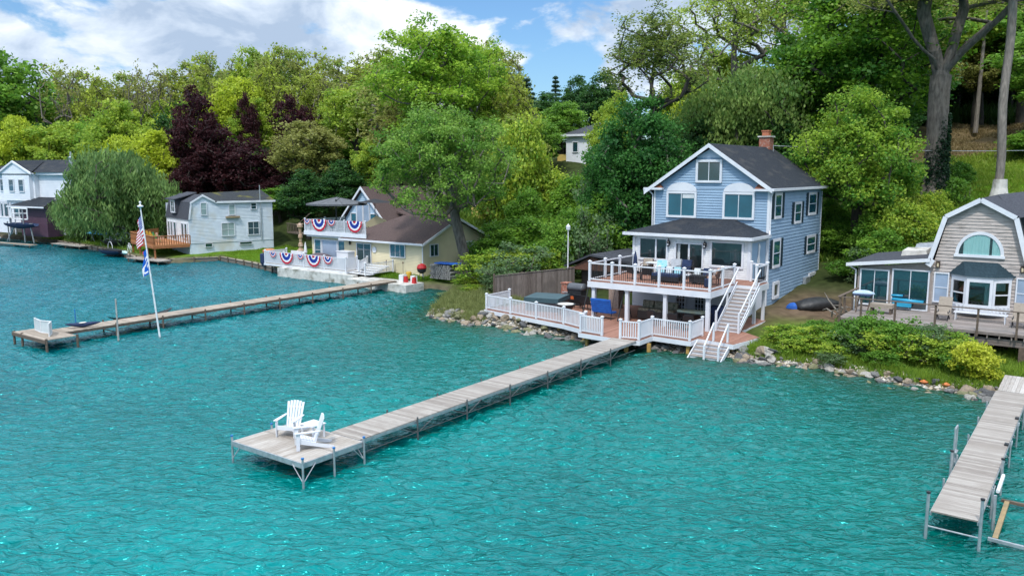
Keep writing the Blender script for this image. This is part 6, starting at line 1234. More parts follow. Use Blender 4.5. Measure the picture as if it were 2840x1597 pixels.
def skeleton(r,C,trunk_pts,R0,tip=.03,step=.9,lowfrac=.35,wig=.12,rise=.5,sl=.55,limbs=()):
    nodes=[np.array(p,float) for p in trunk_pts]; par=[-1]+list(range(len(nodes)-1)); nt=len(nodes)
    for lb in limbs:
        last=nt-1; prev=nodes[nt-1]
        for q in lb:
            q=np.array(q,float); m_=max(2,int(np.linalg.norm(q-prev)/.9))
            for i_ in range(1,m_+1): nodes.append(prev+(q-prev)*i_/m_+r.normal(size=3)*.05); par.append(last); last=len(nodes)-1
            prev=q
    start=int(nt*lowfrac); mid=nodes[start]
    order=np.argsort(np.linalg.norm(C-mid,axis=1)); tips=[]
    A=np.array(nodes); 
    for k in order:
        c=C[k]; A=np.array(nodes); d=np.linalg.norm(A-c,axis=1); hd=np.hypot(A[:,0]-c[0],A[:,1]-c[1]); pen=np.maximum(0,A[:,2]-c[2]+sl*hd)*1.3; pen[:start]+=50
        up=np.array([0]*len(A)); j=int(np.argmin(d+pen)); a=A[j]; L=np.linalg.norm(c-a); m=max(1,int(L/step)); last=j
        bend=r.normal(size=3)*L*wig; 
        for i in range(1,m+1):
            t=i/m; p=a+(c-a)*t+bend*math.sin(math.pi*t)*(1-t*.5)+np.array([0,0,-rise*L*.12*math.sin(math.pi*t)]); nodes.append(p); par.append(last); last=len(nodes)-1
        tips.append(last)
    n=len(nodes); cnt=np.zeros(n); 
    for t in tips:
        cnt[t]+=1
    for i in range(n-1,0,-1): cnt[par[i]]+=cnt[i]
    cnt=np.maximum(cnt,1); e=min(.62,math.log(R0/tip)/math.log(max(2,cnt[0]))); tip=R0/max(2,cnt[0])**e; rad=tip*cnt**e
    return np.array(nodes),np.array(par),rad
def branchmesh(name,nodes,par,rad,mat_,sides=6,flare=1.5,base_extra=.0):
    i=np.arange(1,len(nodes)); a=nodes[par[i]]; b=nodes[i]; ra=np.minimum(rad[par[i]],rad[i]*1.25+.0); ra[par[i]==0]=rad[0]*flare; rb=rad[i]
    d=unit(b-a); x=unit(np.cross(d,np.where(np.abs(d[:,2:3])>.9,np.array([[1.,0,0]]),np.array([[0,0,1.]])))); y=np.cross(d,x)
    # continuous frames look: every piece overlaps its neighbour a little
    a2=a-d*ra[:,None]*.25
    th=np.arange(sides)*2*math.pi/sides; cs=np.cos(th);sn=np.sin(th)
    off=x[:,None,:]*cs[None,:,None]+y[:,None,:]*sn[None,:,None]
    VA=a2[:,None,:]+off*ra[:,None,None]; VB=b[:,None,:]+off*rb[:,None,None]; V=np.concatenate([VA,VB],1).reshape(-1,3)
    M=len(i); base=(np.arange(M)*2*sides)[:,None]; k=np.arange(sides)[None]; k2=(k+1)%sides
    F=np.stack([base+k,base+k2,base+k2+sides,base+k+sides],-1).reshape(-1,4)
    return mesh_np(name,V,F,mat_,smooth=True)
PROTO={}
def proto(key,seed,h,rx,rz,cz,n,per,size,cr,cA,cB,R0,bark,trunk_h=None,lean=(0,0),ry=None,lumps=12,hollow=.35,extra=0,flat=.65,long=1.,droop=0.,tip=.03,wig=.14,ymin=-1,trunk_pts=None,top=1.,up=.6,shell=.45,lowfrac=.35,cvar=.12,sl=.55,limbs=()):
    """h: total height, cz: crown centre height, rx/rz: crown half sizes, n clumps of 'per' leaves"""
    r=np.random.default_rng(seed); ry=ry or rx
    C=crown_centres(r,n,rx,ry,rz,cz,lumps,hollow,top,ymin); C[:,0]+=lean[0];C[:,1]+=lean[1]
    th_=trunk_h or h*.72
    if trunk_pts is None:
        m=max(5,int(th_/1.1)); ph=r.random()*6; trunk_pts=[(lean[0]*(i/m)**1.3+.12*math.sin(i*.8+ph)*(i>0),lean[1]*(i/m)**1.3+.12*math.cos(i*.7+ph)*(i>0),-.5*(i==0)+th_*i/m) for i in range(m+1)]
    nd,pr,rd=skeleton(r,C,trunk_pts,R0,tip=tip,wig=wig,lowfrac=lowfrac,sl=sl,limbs=limbs)
    tm=branchmesh('trunk',nd,pr,rd,bark)
    rad=cr*(.65+.7*r.random(len(C))); V,F,col=leaves(r,C,rad,per,size,cA,cB,flat=flat,long=long,droop=droop,up=up,shell=shell,cvar=cvar)
    if extra:   # single sprays along the outer twigs
        e=nd[r.integers(len(nd)//3,len(nd),extra)]+r.normal(size=(extra,3))*.3; V2,F2,c2=leaves(r,e,np.full(extra,.35),10,size,cA,cB,flat=1,long=long); F=np.vstack([F,F2+len(V)]); V=np.vstack([V,V2]); col=np.vstack([col,c2])
    PROTO[key]=(tm,mesh_np('crown',V,F,LEAF,col),float(np.percentile(V[:,2],99.8)),float(np.percentile(np.abs(V[:,0]-lean[0]),98.5)))
def tree(key,px,Y,topy=None,hh=None,label='',group=None,rot=None,name='tree',cat='tree',wpx=None,dx=0,sink=.3,basepy=None):
    tm,cm,h,rx=PROTO[key]
    x=atpx(px,430,Y).x+dx; g=gz(x,Y)
    if basepy is not None: g=atpx(px,basepy,Y).z
    if topy is not None: hh=atpx(px,topy,Y).z-g
    s=hh/h; sx=s if wpx is None else (wpx/2071*Y/2)/rx
    o=bpy.data.objects.new(name,None); COL.objects.link(o); o.location=(x,Y,g-sink*s); o.rotation_euler=(0,0,rot if rot is not None else random.uniform(0,6.28)); o.scale=(sx,sx,s)
    tag(o,label,cat,group)
    for nm,me in (('trunk',tm),('crown',cm)):
        if me is None: continue
        c=bpy.data.objects.new(nm,me); COL.objects.link(c); c.parent=o
    return o
YG=(.42,.52,.06);YG2=(.22,.36,.045);G1=(.1,.24,.03);G2=(.24,.42,.05);D1=(.025,.09,.025);D2=(.07,.17,.035);OL=(.2,.22,.05);OL2=(.32,.33,.09);BL1=(.14,.28,.03)
GR1=(.11,.2,.08);GR2=(.2,.3,.13);PU1=(.03,.008,.012);PU2=(.075,.025,.028);LI=(.48,.56,.04)
# background kinds (about 14 m tall models)
proto('bg_yellow',1,14,4.2,4.8,9,150,85,.28,.85,YG2,YG,.26,BARKD,extra=160)
proto('bg_green',2,14,4.4,5.0,8.6,150,95,.28,.88,G1,G2,.28,BARKD,extra=140)
proto('bg_dark',3,14,4.2,5.4,8.2,150,105,.3,.95,D1,D2,.28,BARKD)
proto('bg_sparse',4,15,4.6,5.6,9.6,85,26,.3,1.0,OL,YG,.24,BARKD,hollow=.5,extra=160,wig=.2,tip=.04,ymin=-.7)
proto('bg_sparse2',5,15,4.2,5.8,9.4,95,40,.3,1.05,YG2,OL2,.24,BARK,hollow=.45,extra=120,wig=.2,tip=.04,ymin=-.7)
proto('bg_bare',6,15,4.0,5.2,9.8,110,5,.24,.8,OL,OL2,.2,BARK,hollow=.55,extra=60,wig=.22,tip=.035,ymin=-.4)
proto('bg_lime',7,12,4.4,4.2,7.6,150,95,.27,.82,YG,LI,.24,BARKD,extra=140)
proto('bg_olive',8,13,4.2,4.6,8.2,140,85,.26,.8,OL,OL2,.24,BARKD,extra=160)
proto('purple',9,12,3.4,5.2,6.8,125,105,.24,.8,PU1,PU2,.25,BARKD,cvar=.25,top=0.,ymin=-.9,extra=200)
proto('bushtree',10,8,3.6,3.6,4.2,110,120,.26,1.1,G1,G2,.16,BARKD,trunk_h=4.5)
proto('bushlime',11,8,3.6,3.4,4.2,110,120,.24,1.05,BL1,YG,.15,BARKD,trunk_h=4.5)
proto('shrub',12,3.,1.7,1.4,1.5,75,60,.15,.42,G1,BL1,.06,BARKD,trunk_h=1.6,tip=.02)
proto('shrub_lime',13,3.,1.7,1.4,1.5,80,52,.14,.38,BL1,YG,.06,BARKD,trunk_h=1.6,tip=.02)
proto('shrub_grey',14,3.4,1.8,1.7,1.7,85,42,.13,.4,GR1,GR2,.07,BARK,trunk_h=1.8,tip=.02)
# willow
proto('willow',15,12,6.8,5.2,6.2,240,120,.2,1.0,(.1,.19,.06),(.25,.38,.11),.42,BARKD,long=2.6,droop=1.5,flat=.9,trunk_h=6,hollow=.42,wig=.22,lean=(.5,0))
# near kinds with small leaves
proto('maple_dense',16,16,5.6,6.4,9.6,280,150,.22,.98,(.05,.16,.02),(.2,.37,.03),.4,BARKD,cvar=.16,lumps=12)
proto('maple_light',17,10.5,3.7,4.6,6.5,190,210,.155,.78,(.09,.24,.03),(.32,.46,.05),.3,BARKD,trunk_h=6.5,lumps=12,ymin=-.75,cvar=.16,lowfrac=.5)
proto('maple_deep',18,11,3.6,4.9,6.2,200,200,.17,.82,(.025,.11,.025),(.08,.24,.045),.3,BARK,lumps=11,cvar=.15)
proto('elm_sparse',19,17,4.6,5.4,11.8,190,46,.17,.8,(.08,.14,.03),(.26,.32,.06),.27,BARKD,hollow=.5,extra=320,wig=.26,tip=.024,ymin=-.85,lumps=10,lowfrac=.4)
proto('front_tree',20,14,6.2,5.6,8.6,280,130,.18,.85,(.09,.22,.03),(.26,.42,.07),.42,BARK,trunk_h=9,lean=(-1.4,0),lumps=12,ymin=-.85,lowfrac=.35,cvar=.15)
proto('tall_bright',21,18,5.0,6.6,11.5,230,110,.23,.95,(.15,.32,.03),(.36,.52,.05),.34,BARK,hollow=.42,extra=160,wig=.18,lumps=12)
proto('feathery',22,12,5.6,4.6,7.4,230,150,.2,1.2,(.1,.2,.045),(.24,.34,.08),.32,BARKD,long=1.5,droop=.5,lumps=10)
proto('airy_bright',23,19,6.,6.4,13,170,40,.2,.95,(.22,.34,.05),(.45,.54,.1),.3,BARK,hollow=.5,extra=240,wig=.22,tip=.035,lumps=10,ymin=-.6)
# ivy-clad giant: a thick trunk splitting into heavy limbs
tp=[(0,0,-.6),(0.05,0,1.5),(0,.05,3.2),(-.05,0,5),(-.1,0,6.8),(-.1,0,8.4),(-.05,0,9.2)]
proto('giant',24,20,7.5,5.6,15.2,200,85,.16,1.0,(.2,.26,.05),(.44,.48,.12),.55,BARK,trunk_pts=tp,hollow=.45,extra=450,wig=.16,tip=.03,ymin=-.3,lumps=11,lowfrac=.9,sl=.2,limbs=[[(-.9,0,10.3),(-2.6,.3,12.6),(-4.4,.3,14.6)],[(-.35,.3,11.),(-.9,.5,14),(-1.,.5,17.5)],[(.3,-.3,11.2),(.9,-.3,14.3),(1.3,0,18)],[(1.,.3,10.4),(2.8,.5,12.2),(4.8,.6,13.8)],[(.2,-.9,10.8),(.6,-2.4,13),(.8,-3.6,15)]])
proto('tall_pole',25,22,3.4,4.4,17.5,70,60,.16,.9,(.2,.25,.05),(.4,.45,.1),.27,BARKL,trunk_h=19,hollow=.5,extra=100,ymin=-.7,lowfrac=.75)
# conifers
def conifer(key,seed,h,r0,cA,cB,wide=1.):
    r=np.random.default_rng(seed); C=[];nd=[(0,0,-.5)];pr=[-1];m=14
    for i in range(1,m+1): nd.append((0,0,h*.97*i/m)); pr.append(i-1)
    rad=[.2*(1-i/(m+1))+.02 for i in range(m+1)]
    for lv in range(15):
        z=h*(.2+.78*lv/15); R_=r0*(1-lv/15.5)**.9*wide
        for k in range(7):
            a=k*.9+lv*1.3+r.random()*.4; L=R_*(.75+.4*r.random()); j=min(m,int(z/h*m)); 
            prev=j
            for s_ in (.4,.7,1.): nd.append((math.cos(a)*L*s_,math.sin(a)*L*s_,z-.18*L*s_+.1*s_)); pr.append(prev); prev=len(nd)-1; rad.append(.03); C.append(nd[-1])
    C=np.array(C); V,F,c=leaves(r,C,np.full(len(C),.42),42,.2,cA,cB,flat=.35,long=1.8,up=.2); 
    PROTO[key]=(branchmesh('trunk',np.array(nd),np.array(pr),np.array(rad),BARKD),mesh_np('crown',V,F,LEAF,c),h,r0)
conifer('spruce',30,11,3.1,(.02,.06,.035),(.05,.11,.06)); conifer('pine',31,10,3.6,(.02,.065,.035),(.055,.12,.07),1.2)
random.seed(21)
# ------------------------------------------------------------ placing the trees (picture column, distance, treetop row)
GB='tall spring trees along the far ridge'
FARL={'bg_yellow':'yellow-green leafy tree in the forest beyond the far shore','bg_green':'mid green leafy tree in the forest beyond the houses','bg_dark':'dark green tree in the shade of the forest','bg_sparse':'thin half-leafed tree with bare limbs on the ridge skyline','bg_sparse2':'loose pale-leafed tree on the ridge skyline','bg_bare':'nearly bare grey tree on the left skyline','bg_lime':'bright lime green tree in the forest beyond the houses','bg_olive':'olive-brown budding tree in the forest'}
def bg(key,px,Y,top,w=None): tree(key,px,Y,top,label=FARL[key],group='forest trees: '+key.replace('bg_','')+' kind',wpx=w)
# far ridge row
for px,k,top in ((-60,'bg_green',150),(150,'bg_sparse',150),(215,'bg_sparse2',165),(275,'bg_sparse',185),(330,'bg_sparse2',178),(395,'bg_bare',148),(440,'bg_sparse',165),(490,'bg_sparse2',150),(545,'bg_sparse2',128),(600,'bg_sparse',140),(650,'bg_yellow',118),(705,'bg_sparse2',108),(760,'bg_sparse2',118),(815,'bg_sparse',122),(865,'bg_sparse2',138),(915,'bg_sparse',128),(960,'bg_sparse2',110),(1150,'bg_sparse2',100),(1215,'bg_sparse',92),(1262,'bg_sparse2',120)):
    bg(k,px,random.uniform(150,165),top,125)
# behind the skyline, closing the gaps
for i,px in enumerate(range(-80,1320,60)): bg(('bg_yellow','bg_green','bg_olive','bg_yellow')[i%4],px+random.uniform(-14,14),random.uniform(142,158),random.uniform(238,272),120)
for i,px in enumerate(range(-90,1340,70)): bg(('bg_green','bg_yellow','bg_lime','bg_dark','bg_yellow')[i%5],px+random.uniform(-16,16),random.uniform(128,138),random.uniform(285,322),130)
for i,px in enumerate(range(-90,1420,75)): bg(('bg_dark','bg_green','bg_dark','bg_olive')[i%4],px+random.uniform(-16,16),random.uniform(126,132),random.uniform(330,372),140)
# middle rows, left to right
for px,k,top,Y,w_ in ((185,'bg_bare',150,140,120),(250,'bg_sparse',170,140,130),(360,'bg_bare',165,142,120),(520,'bg_sparse',150,138,130),(575,'bg_bare',175,136,110),(690,'bg_sparse',125,136,130),(790,'bg_sparse',150,132,130),(850,'bg_bare',165,130,120),(930,'bg_sparse',150,128,140),(1240,'bg_bare',108,118,130),(1275,'bg_sparse',150,112,120),(1735,'bg_sparse',190,92,120)): bg(k,px,Y,top,w_)
MID=[('bg_green',10,142,112,250,'large round-crowned green tree at the far left edge'),('bg_dark',60,134,300,170,'dark green tree below the round-crowned one at far left'),
 ('bg_yellow',165,130,300,190,'yellow-green tree left of the willow'),('bg_lime',150,130,345,130,'small lime tree above the white lake house'),('bg_yellow',300,120,250,190,'broad yellow-green tree behind the willow'),('bg_dark',420,124,285,120,'dark green tree between yellow-green ones behind the willow'),
 ('bg_lime',375,112,322,170,'bright lime green tree touching the purple tree on its left'),('bg_lime',290,110,335,140,'lime green tree directly above the willow crown'),
 ('bg_yellow',640,132,245,150,'yellow-green tree behind the tall purple tree'),('bg_lime',600,135,190,170,'bright tree rising behind the purple crown'),
 ('bg_olive',770,106,300,190,'olive tree with budding leaves in front of the second purple tree'),('bg_dark',860,100,400,150,'dark green tree above the grey parasol'),('bg_yellow',940,102,345,120,'yellow-green tree left of the tall bright tree'),
 ('bg_dark',770,98,425,150,'dark green tree left behind the roof deck'),('bg_green',700,104,470,110,'green bush-like tree behind the white cottage roof'),
 ('bg_sparse2',985,112,165,190,'airy tree left of the tallest central tree'),('bg_yellow',900,120,205,170,'tall yellow-green tree above the cream house'),('bg_olive',1010,104,250,150,'olive tree behind the central tree'),
 ('bg_green',1240,96,300,180,'green tree right of the leaning front tree'),('bg_sparse',1290,100,175,120,'sparse tree at the edge of the blue sky gap'),('bg_yellow',1190,104,255,140,'yellow-green tree under the sparse one near the sky gap')]
for k,px,Y,top,w_,lb in MID: tree(k,px,Y,top,label=lb,wpx=w_)
for px,Y,top,w_,lb in ((497,112,212,120,'tall purple-leaved tree with narrow dark crown behind the white cottage'),(548,111,300,120,'middle purple-leaved tree leaning on the tall one'),(625,110,345,125,'round dark purple tree in the middle of the purple group'),(742,116,232,95,'purple tree rising behind the olive tree'),(628,128,228,55,'narrow purplish spire behind the purple group'),(690,108,440,95,'low reddish purple tree beside the dark green one'),(470,108,395,95,'low purple tree at the left foot of the purple group')): tree('purple',px,Y,top,label=lb,wpx=w_)
tree('willow',300,100,374,label='large grey-green willow over the lawn between the white houses',wpx=270,rot=2.0,name='willow_tree')
tree('willow',205,106,480,label='smaller grey-green willow spreading left over the boathouse',wpx=120,rot=4.,name='willow_tree')
tree('tall_bright',1085,96,48,label='tallest bright green tree in the centre of the view',wpx=290,rot=1.)
tree('tall_bright',1205,104,95,label='tall green tree right of the tallest central tree',wpx=170,rot=3.)
tree('front_tree',1165,68.5,255,label='large green tree with leaning grey trunk in front of the cream house gable',wpx=335,rot=0.,basepy=665)
# centre: hill and gap
for k,px,Y,top,w_,lb in (('pine',1325,150,182,80,'dark round-topped pine on the hill skyline'),('spruce',1396,150,178,60,'pointed dark spruce on the hill skyline'),('bg_dark',1455,140,188,110,'dark tree mass right of the pointed spruce'),('bg_dark',1375,140,232,170,'dark trees below the spruce on the hill'),('bg_dark',1290,138,225,120,'dark tree left of the round-topped pine'),('bg_dark',1520,132,180,140,'dark tree behind the sparse elm'),
 ('bg_green',1410,112,255,120,'green tree above the white hill house'),('bg_green',1345,104,300,120,'green tree left of the white hill house'),('bg_sparse2',1290,88,285,170,'thin tree with several dark stems left of the hill house'),('bushlime',1310,80,275,170,'bright green tree in the gap below the dark hill'),
 ('bushlime',1400,80,415,170,'lime green bushy tree below the white hill house'),('bushtree',1450,76,435,150,'green bushy tree beside the lime one below the hill house'),('bushtree',1330,74,470,140,'green thicket right of the leaning front tree'),('bushlime',1245,86,430,120,'light green bushy tree behind the leaning trunk'),
 ('shrub_grey',1520,70,400,150,'grey-green shrubby tree left of the dark maple'),('bushtree',1540,66,470,170,'green thicket behind the brown shed'),('shrub_grey',1490,64,505,130,'grey-green shrub behind the lamp post'),('bushtree',1440,66,520,120,'dark shrub behind the board fence'),
 ('bg_yellow',1545,88,225,130,'yellow-green tree left behind the dark maple'),('bg_yellow',1535,84,300,100,'light tree beside the hill house'),('bg_yellow',1700,86,180,150,'yellow-green tree right of the sparse elm'),('bg_lime',1745,82,215,150,'soft lime tree above the blue roof'),('feathery',1860,76,160,330,'broad feathery olive tree behind the blue house chimney'),('bg_dark',1760,74,300,170,'dark green tree directly behind the blue roof ridge'),('bg_dark',1960,72,300,190,'dark tree behind the brick chimney'),
 ('airy_bright',1840,92,-70,300,'airy bright tree with pale limbs crossing the upper sky'),('airy_bright',1960,96,-120,260,'tall airy tree left of the dense maple'),('bg_yellow',1810,100,120,200,'yellow-green tree under the airy one'),
 ('maple_dense',2120,74,-90,430,'huge dense mid green maple rising beyond the top of the picture'),('maple_dense',2010,80,90,240,'dense maple left of the huge one behind the chimney')): tree(k,px,Y,top,label=lb,wpx=w_)
tree('maple_deep',1612,66,235,label='dense dark green maple left of the blue house',wpx=235,rot=1.); tree('maple_deep',1545,68,330,label='second dark maple lower behind the shed',wpx=150,rot=3.)
tree('elm_sparse',1640,70,-12,label='tall sparse tree with twisting dark limbs left of the blue house',wpx=265,rot=2.2,basepy=470)
tree('maple_light',2165,62,205,label='yellow-green maple with dark trunk right of the blue house',wpx=268,rot=.7,basepy=690)
# right hill
tree('giant',2352,66,-190,label='giant old tree with ivy-clad trunk on the right hillside',wpx=520,rot=0.5,basepy=482,name='giant_tree')
gt_=atpx(2352,482,66); iv=thing('ivy','dark ivy wrapped round the lower trunk of the giant tree','ivy',Fr(0),(gt_.x,gt_.y,gt_.z)); r=np.random.default_rng(3); n=2600; a=r.random(n)*6.28; zz=gt_.z-.5+r.random(n)**1.2*6.6; rr=(.85-.035*(zz-gt_.z))*(1+.12*r.random(n)); C=np.stack([gt_.x+np.cos(a)*rr-gt_.x,np.sin(a)*rr,zz-gt_.z],-1)
V,F,c=leaves(r,C,np.full(n,.16),5,.15,(.008,.03,.015),(.03,.08,.035)); io=bpy.data.objects.new('foliage',mesh_np('foliage',V,F,LEAF,c)); COL.objects.link(io); io.parent=iv
tp_=tree('tall_pole',2512,60,-330,label='straight bare-trunked tree with white-painted base behind the taupe roof',rot=0,basepy=505,name='tall_tree',wpx=230)
q=atpx(2512,505,60); single('painted_trunk_base',MB().lathe((q.x,q.y,q.z),[(1.05,-1.2),(.85,-.3),(.62,.35),(.5,.9),(.46,1.55)],14),CONC,'whitewashed flaring base of the straight tree behind the taupe roof','tree base',Fr(0),(q.x,q.y,q.z))
RH=[('bg_dark',2180,118,200,260),('bg_dark',2270,122,210,260),('bg_dark',2350,124,215,260),('bg_dark',2430,126,205,260),('bg_dark',2510,122,215,260),('bg_dark',2590,120,200,260),('bg_green',2390,116,245,200),('bg_green',2500,117,240,200),('bg_dark',2330,112,250,170),('bg_dark',2555,112,240,170),('bg_green',2240,92,-60,260),('bg_yellow',2330,100,-40,260),('bg_yellow',2450,98,-60,280),('bg_green',2560,94,-40,260),('bg_lime',2400,108,60,220),('bg_yellow',2530,106,40,240),('bg_dark',2470,112,110,240),('bg_dark',2300,106,100,220),('bg_dark',2390,112,160,220),('bg_dark',2580,108,150,220),('bg_dark',2200,98,140,220),('bg_olive',2440,96,90,150),('bg_olive',2290,90,60,160),('bg_green',2620,84,60,220),('bg_dark',2240,88,215,160)]
for k,px,Y,top,w_ in RH: tree(k,px,Y,top,label={'bg_green':'green woodland tree on the right hill behind the giant tree','bg_yellow':'yellow-green woodland tree high on the right hill','bg_lime':'lime woodland tree high on the right hill','bg_dark':'dark woodland tree at the back of the right hill','bg_olive':'olive budding tree beside the giant tree on the hill'}[k],group='right hill woodland '+k[3:],wpx=w_)
for px,py,Y in ((2455,312,93),(2225,330,90),(2290,318,93)): 
    q=atpx(px,py,Y); single('slender_trunk',MB().tube((q.x,q.y,q.z-1),(q.x+.3,q.y,q.z+17),.26,.1,n=8),BARKL if px>2400 else BARKD,'slender pale trunk standing at the edge of the right hilltop' if px>2400 else 'slender dark trunk at the edge of the right hilltop','tree',Fr(0),(q.x,q.y,q.z),group=None if px>2400 else 'dark hilltop trunks')
# shrubs between the houses and along the banks
SH=[('bushtree',2215,60,515,130,'dark green thicket behind the yellow-green maple trunk'),('bushlime',2290,58,500,170,'green thicket left of the taupe gable'),('bushtree',2240,56,575,150,'thicket above the low wing roof'),('bushlime',2350,62,480,120,'light thicket under the ivy-clad trunk'),('bushtree',2120,62,560,110,'dark thicket behind the right corner of the blue house'),('bushtree',2090,66,500,120,'dark leafy mass beside the blue side wall'),('shrub',2410,72,395,75,'small green shrub on the hillside right of the ivy trunk'),('shrub',2385,66,430,110,'green shrub at the foot of the ivy trunk'),('bushtree',2590,78,325,120,'round green shrub on the hill at the right edge'),
 ('shrub',2150,57,640,100,'shrub left of the wing corner'),('shrub_grey',2200,56,610,110,'grey-green shrub behind the wing corner'),
 ('shrub_grey',1305,62,605,170,'feathery grey-green shrub behind the riprap point'),('shrub_lime',1235,63,620,150,'light green shrub left of the board fence'),('shrub_lime',1180,64,690,90,'green shrub beside the wood pile'),('shrub_grey',1255,60,660,120,'grey-green shrub at the water left of the fence'),('shrub_lime',1330,63,610,160,'bright shrub close behind the board fence'),('shrub',1395,65,590,120,'green shrub at the lamp post foot'),('bushtree',1330,70,545,170,'dark green thicket behind the point'),('bushtree',1240,72,560,120,'thicket right of the cream house gable'),('shrub_lime',1190,61,715,80,'small lime shrub on the point'),('shrub_grey',1130,62,738,70,'dry grey shrub on the rocky point')]
for k,px,Y,top,w_,lb in SH: tree(k,px,Y,top,label=lb,wpx=w_,name='shrub' if k.startswith('shrub') else 'thicket_tree',cat='shrub',sink=.15)
# bank planting right of the blue house
BK=[('shrub_lime',-12.9,42.6,1.15,1.1,'bright green weed clump beside the landing'),('shrub_lime',-12.0,41.6,.95,1.0,'lime weed clump by the riprap'),('shrub_lime',-11.2,42.8,1.2,1.2,'tall lime weeds in the middle of the bank'),('shrub',-11.8,45.0,1.1,1.2,'dark green weeds below the tarp boat'),('shrub',-10.6,44.6,1.2,1.1,'green weeds at the left pillar of the weathered deck'),('shrub_lime',-10.4,41.6,.8,.9,'low lime weeds near the rocks'),
 ('shrub_grey',-9.6,42.6,1.3,1.25,'brownish green bush below the left deck corner'),('shrub',-9.2,42.9,2.0,1.35,'tall leafy bush under the deck rail'),('shrub_lime',-8.3,42.3,1.5,1.2,'sprawling lime bush under the deck'),('shrub',-7.6,42.7,1.9,1.35,'tall dark bush under the middle of the deck'),('shrub_lime',-6.6,42.0,1.6,1.2,'arching light bush in front of the deck'),('shrub_grey',-6.0,42.7,1.8,1.25,'reddish grey bush under the deck beam'),('shrub_lime',-5.2,42.3,1.6,1.15,'light bush right of the reddish one'),('shrub',-4.9,41.6,1.2,1.0,'dark bush left of the yellow mound'),('shrub',-8.0,41.3,.8,.9,'low bush at the waterline grass'),('shrub_grey',-10.2,40.9,.55,.8,'dry brushy clump just above the rocks'),('shrub_lime',-13.4,44.2,.7,1.,'short weeds at the foot of the deck stair columns')]
for k,u,v,h_,w_,lb in BK:
    tm,cm,h,rx=PROTO[k]; p=F1.w(u*1.03,v*1.0,0); o=bpy.data.objects.new('bush',None); COL.objects.link(o); o.location=(p.x,p.y,gz(p.x,p.y)-.1); o.rotation_euler=(0,0,random.uniform(0,6.28)); o.scale=(w_/rx*1.0,w_/rx,h_*1.12/h); tag(o,lb,'bush')
    for nm,me in (('stems',tm),('foliage',cm)): c=bpy.data.objects.new(nm,me); COL.objects.link(c); c.parent=o
proto('mound',40,2.,1.1,.9,.95,70,110,.13,.4,(.36,.42,.03),(.6,.62,.07),.05,BARKD,trunk_h=.9,tip=.02,hollow=.25)
tm,cm,h,rx=PROTO['mound']; p=F1.w(-4.35,40.85,0); o=bpy.data.objects.new('bush',None); COL.objects.link(o); o.location=(p.x,p.y,gz(p.x,p.y)-.1); o.scale=(.92,.92,1.02); tag(o,'round yellow-green ornamental bush at the shore beneath the weathered deck','bush')
for nm,me in (('stems',tm),('foliage',cm)): c=bpy.data.objects.new(nm,me); COL.objects.link(c); c.parent=o
# ------------------------------------------------------------ riprap rocks, each its own object
ROCKM=[mat('grey_rock',(.19,.185,.175),(.1,.098,.095),rough=.9,ns=3,bump=.6,bs=9),mat('tan_rock',(.3,.235,.165),(.17,.135,.1),rough=.9,ns=3,bump=.6,bs=9),mat('pale_rock',(.36,.34,.3),(.22,.205,.185),rough=.9,ns=3,bump=.5,bs=9),mat('dark_rock',(.1,.1,.1),(.05,.05,.052),rough=.85,ns=3,bump=.6,bs=9),mat('olive_rock',(.2,.19,.1),(.12,.12,.06),rough=.8,ns=3,bump=.5,bs=9)]
import bmesh
RP=[]
for i in range(10):
    bm=bmesh.new(); bmesh.ops.create_icosphere(bm,subdivisions=2,radius=1); r=np.random.default_rng(100+i); Ls=unit(r.normal(size=(9,3))); off=r.uniform(.4,.85,9)
    for v in bm.verts:
        p=v.co.copy()
        for L,o_ in zip(Ls,off):
            d=p.dot(Vector(L)); 
            if d>o_: p-=Vector(L)*(d-o_)*.85
        v.co=p*(1+.06*r.normal())
    me=bpy.data.meshes.new('rock'); bm.to_mesh(me); bm.free(); me.materials.append(ROCKM[i%5]); RP.append(me)
random.seed(33); nrock=0
def rock(u,v,s,label,group,mi=None,dz=0):
    global nrock
    p=F1.w(u,v,0); o=bpy.data.objects.new('rock',RP[mi if mi is not None else random.randrange(10)]); COL.objects.link(o)
    z=max(gz(p.x,p.y),-.25); o.location=(p.x,p.y,z+s*.18+dz); o.rotation_euler=(random.uniform(-.4,.4),random.uniform(-.4,.4),random.uniform(0,6.28)); o.scale=(s*random.uniform(.8,1.35),s*random.uniform(.8,1.2),s*random.uniform(.5,.8)); tag(o,label,'rock',group); nrock+=1
for n,u0,u1,lab,grp,d0,d1,s0,s1 in ((78,-32.5,-22.6,'boulder in the stone bank under the left wing of the lower deck','stones under the left deck wing',-.6,1.3,.18,.42),
    (30,-36.8,-32.3,'stone on the brushy point left of the board fence','stones on the brushy point',-.5,.9,.15,.34),
    (34,-22,-16.2,'stone coloured dark for the shade beneath the deck by the long dock','stones beneath the front deck',-.3,1.6,.2,.4),
    (26,-14.9,-12.9,'tan boulder beside the water steps','boulders beside the water steps',-.5,1.0,.18,.4),
    (86,-12.9,-3.6,'small flat stone in the riprap below the green bank','stones below the green bank',-.75,.55,.12,.3),
    (26,-4.6,-1.6,'larger dark or tan boulder near the shore end of the right dock','boulders at the right dock',-.6,1.0,.2,.42)):
    for i in range(n):
        u=random.uniform(u0,u1); d=random.uniform(d0,d1)
        if 'beneath' in lab: rock(u,vshore(u)+d,random.uniform(s0,s1),lab,grp,random.choice((3,8,0)))  # shade under the deck put into darker rock colours
        else: rock(u,vshore(u)+d,random.uniform(s0,s1),lab,grp,dz=.05)
rock(-4.1,38.9,.42,'rounded pale grey boulder at the waterline near the yellow-green bush',None,2)
ORG=mat('orange_leaf_rock',(.55,.16,.04),(.4,.12,.03))
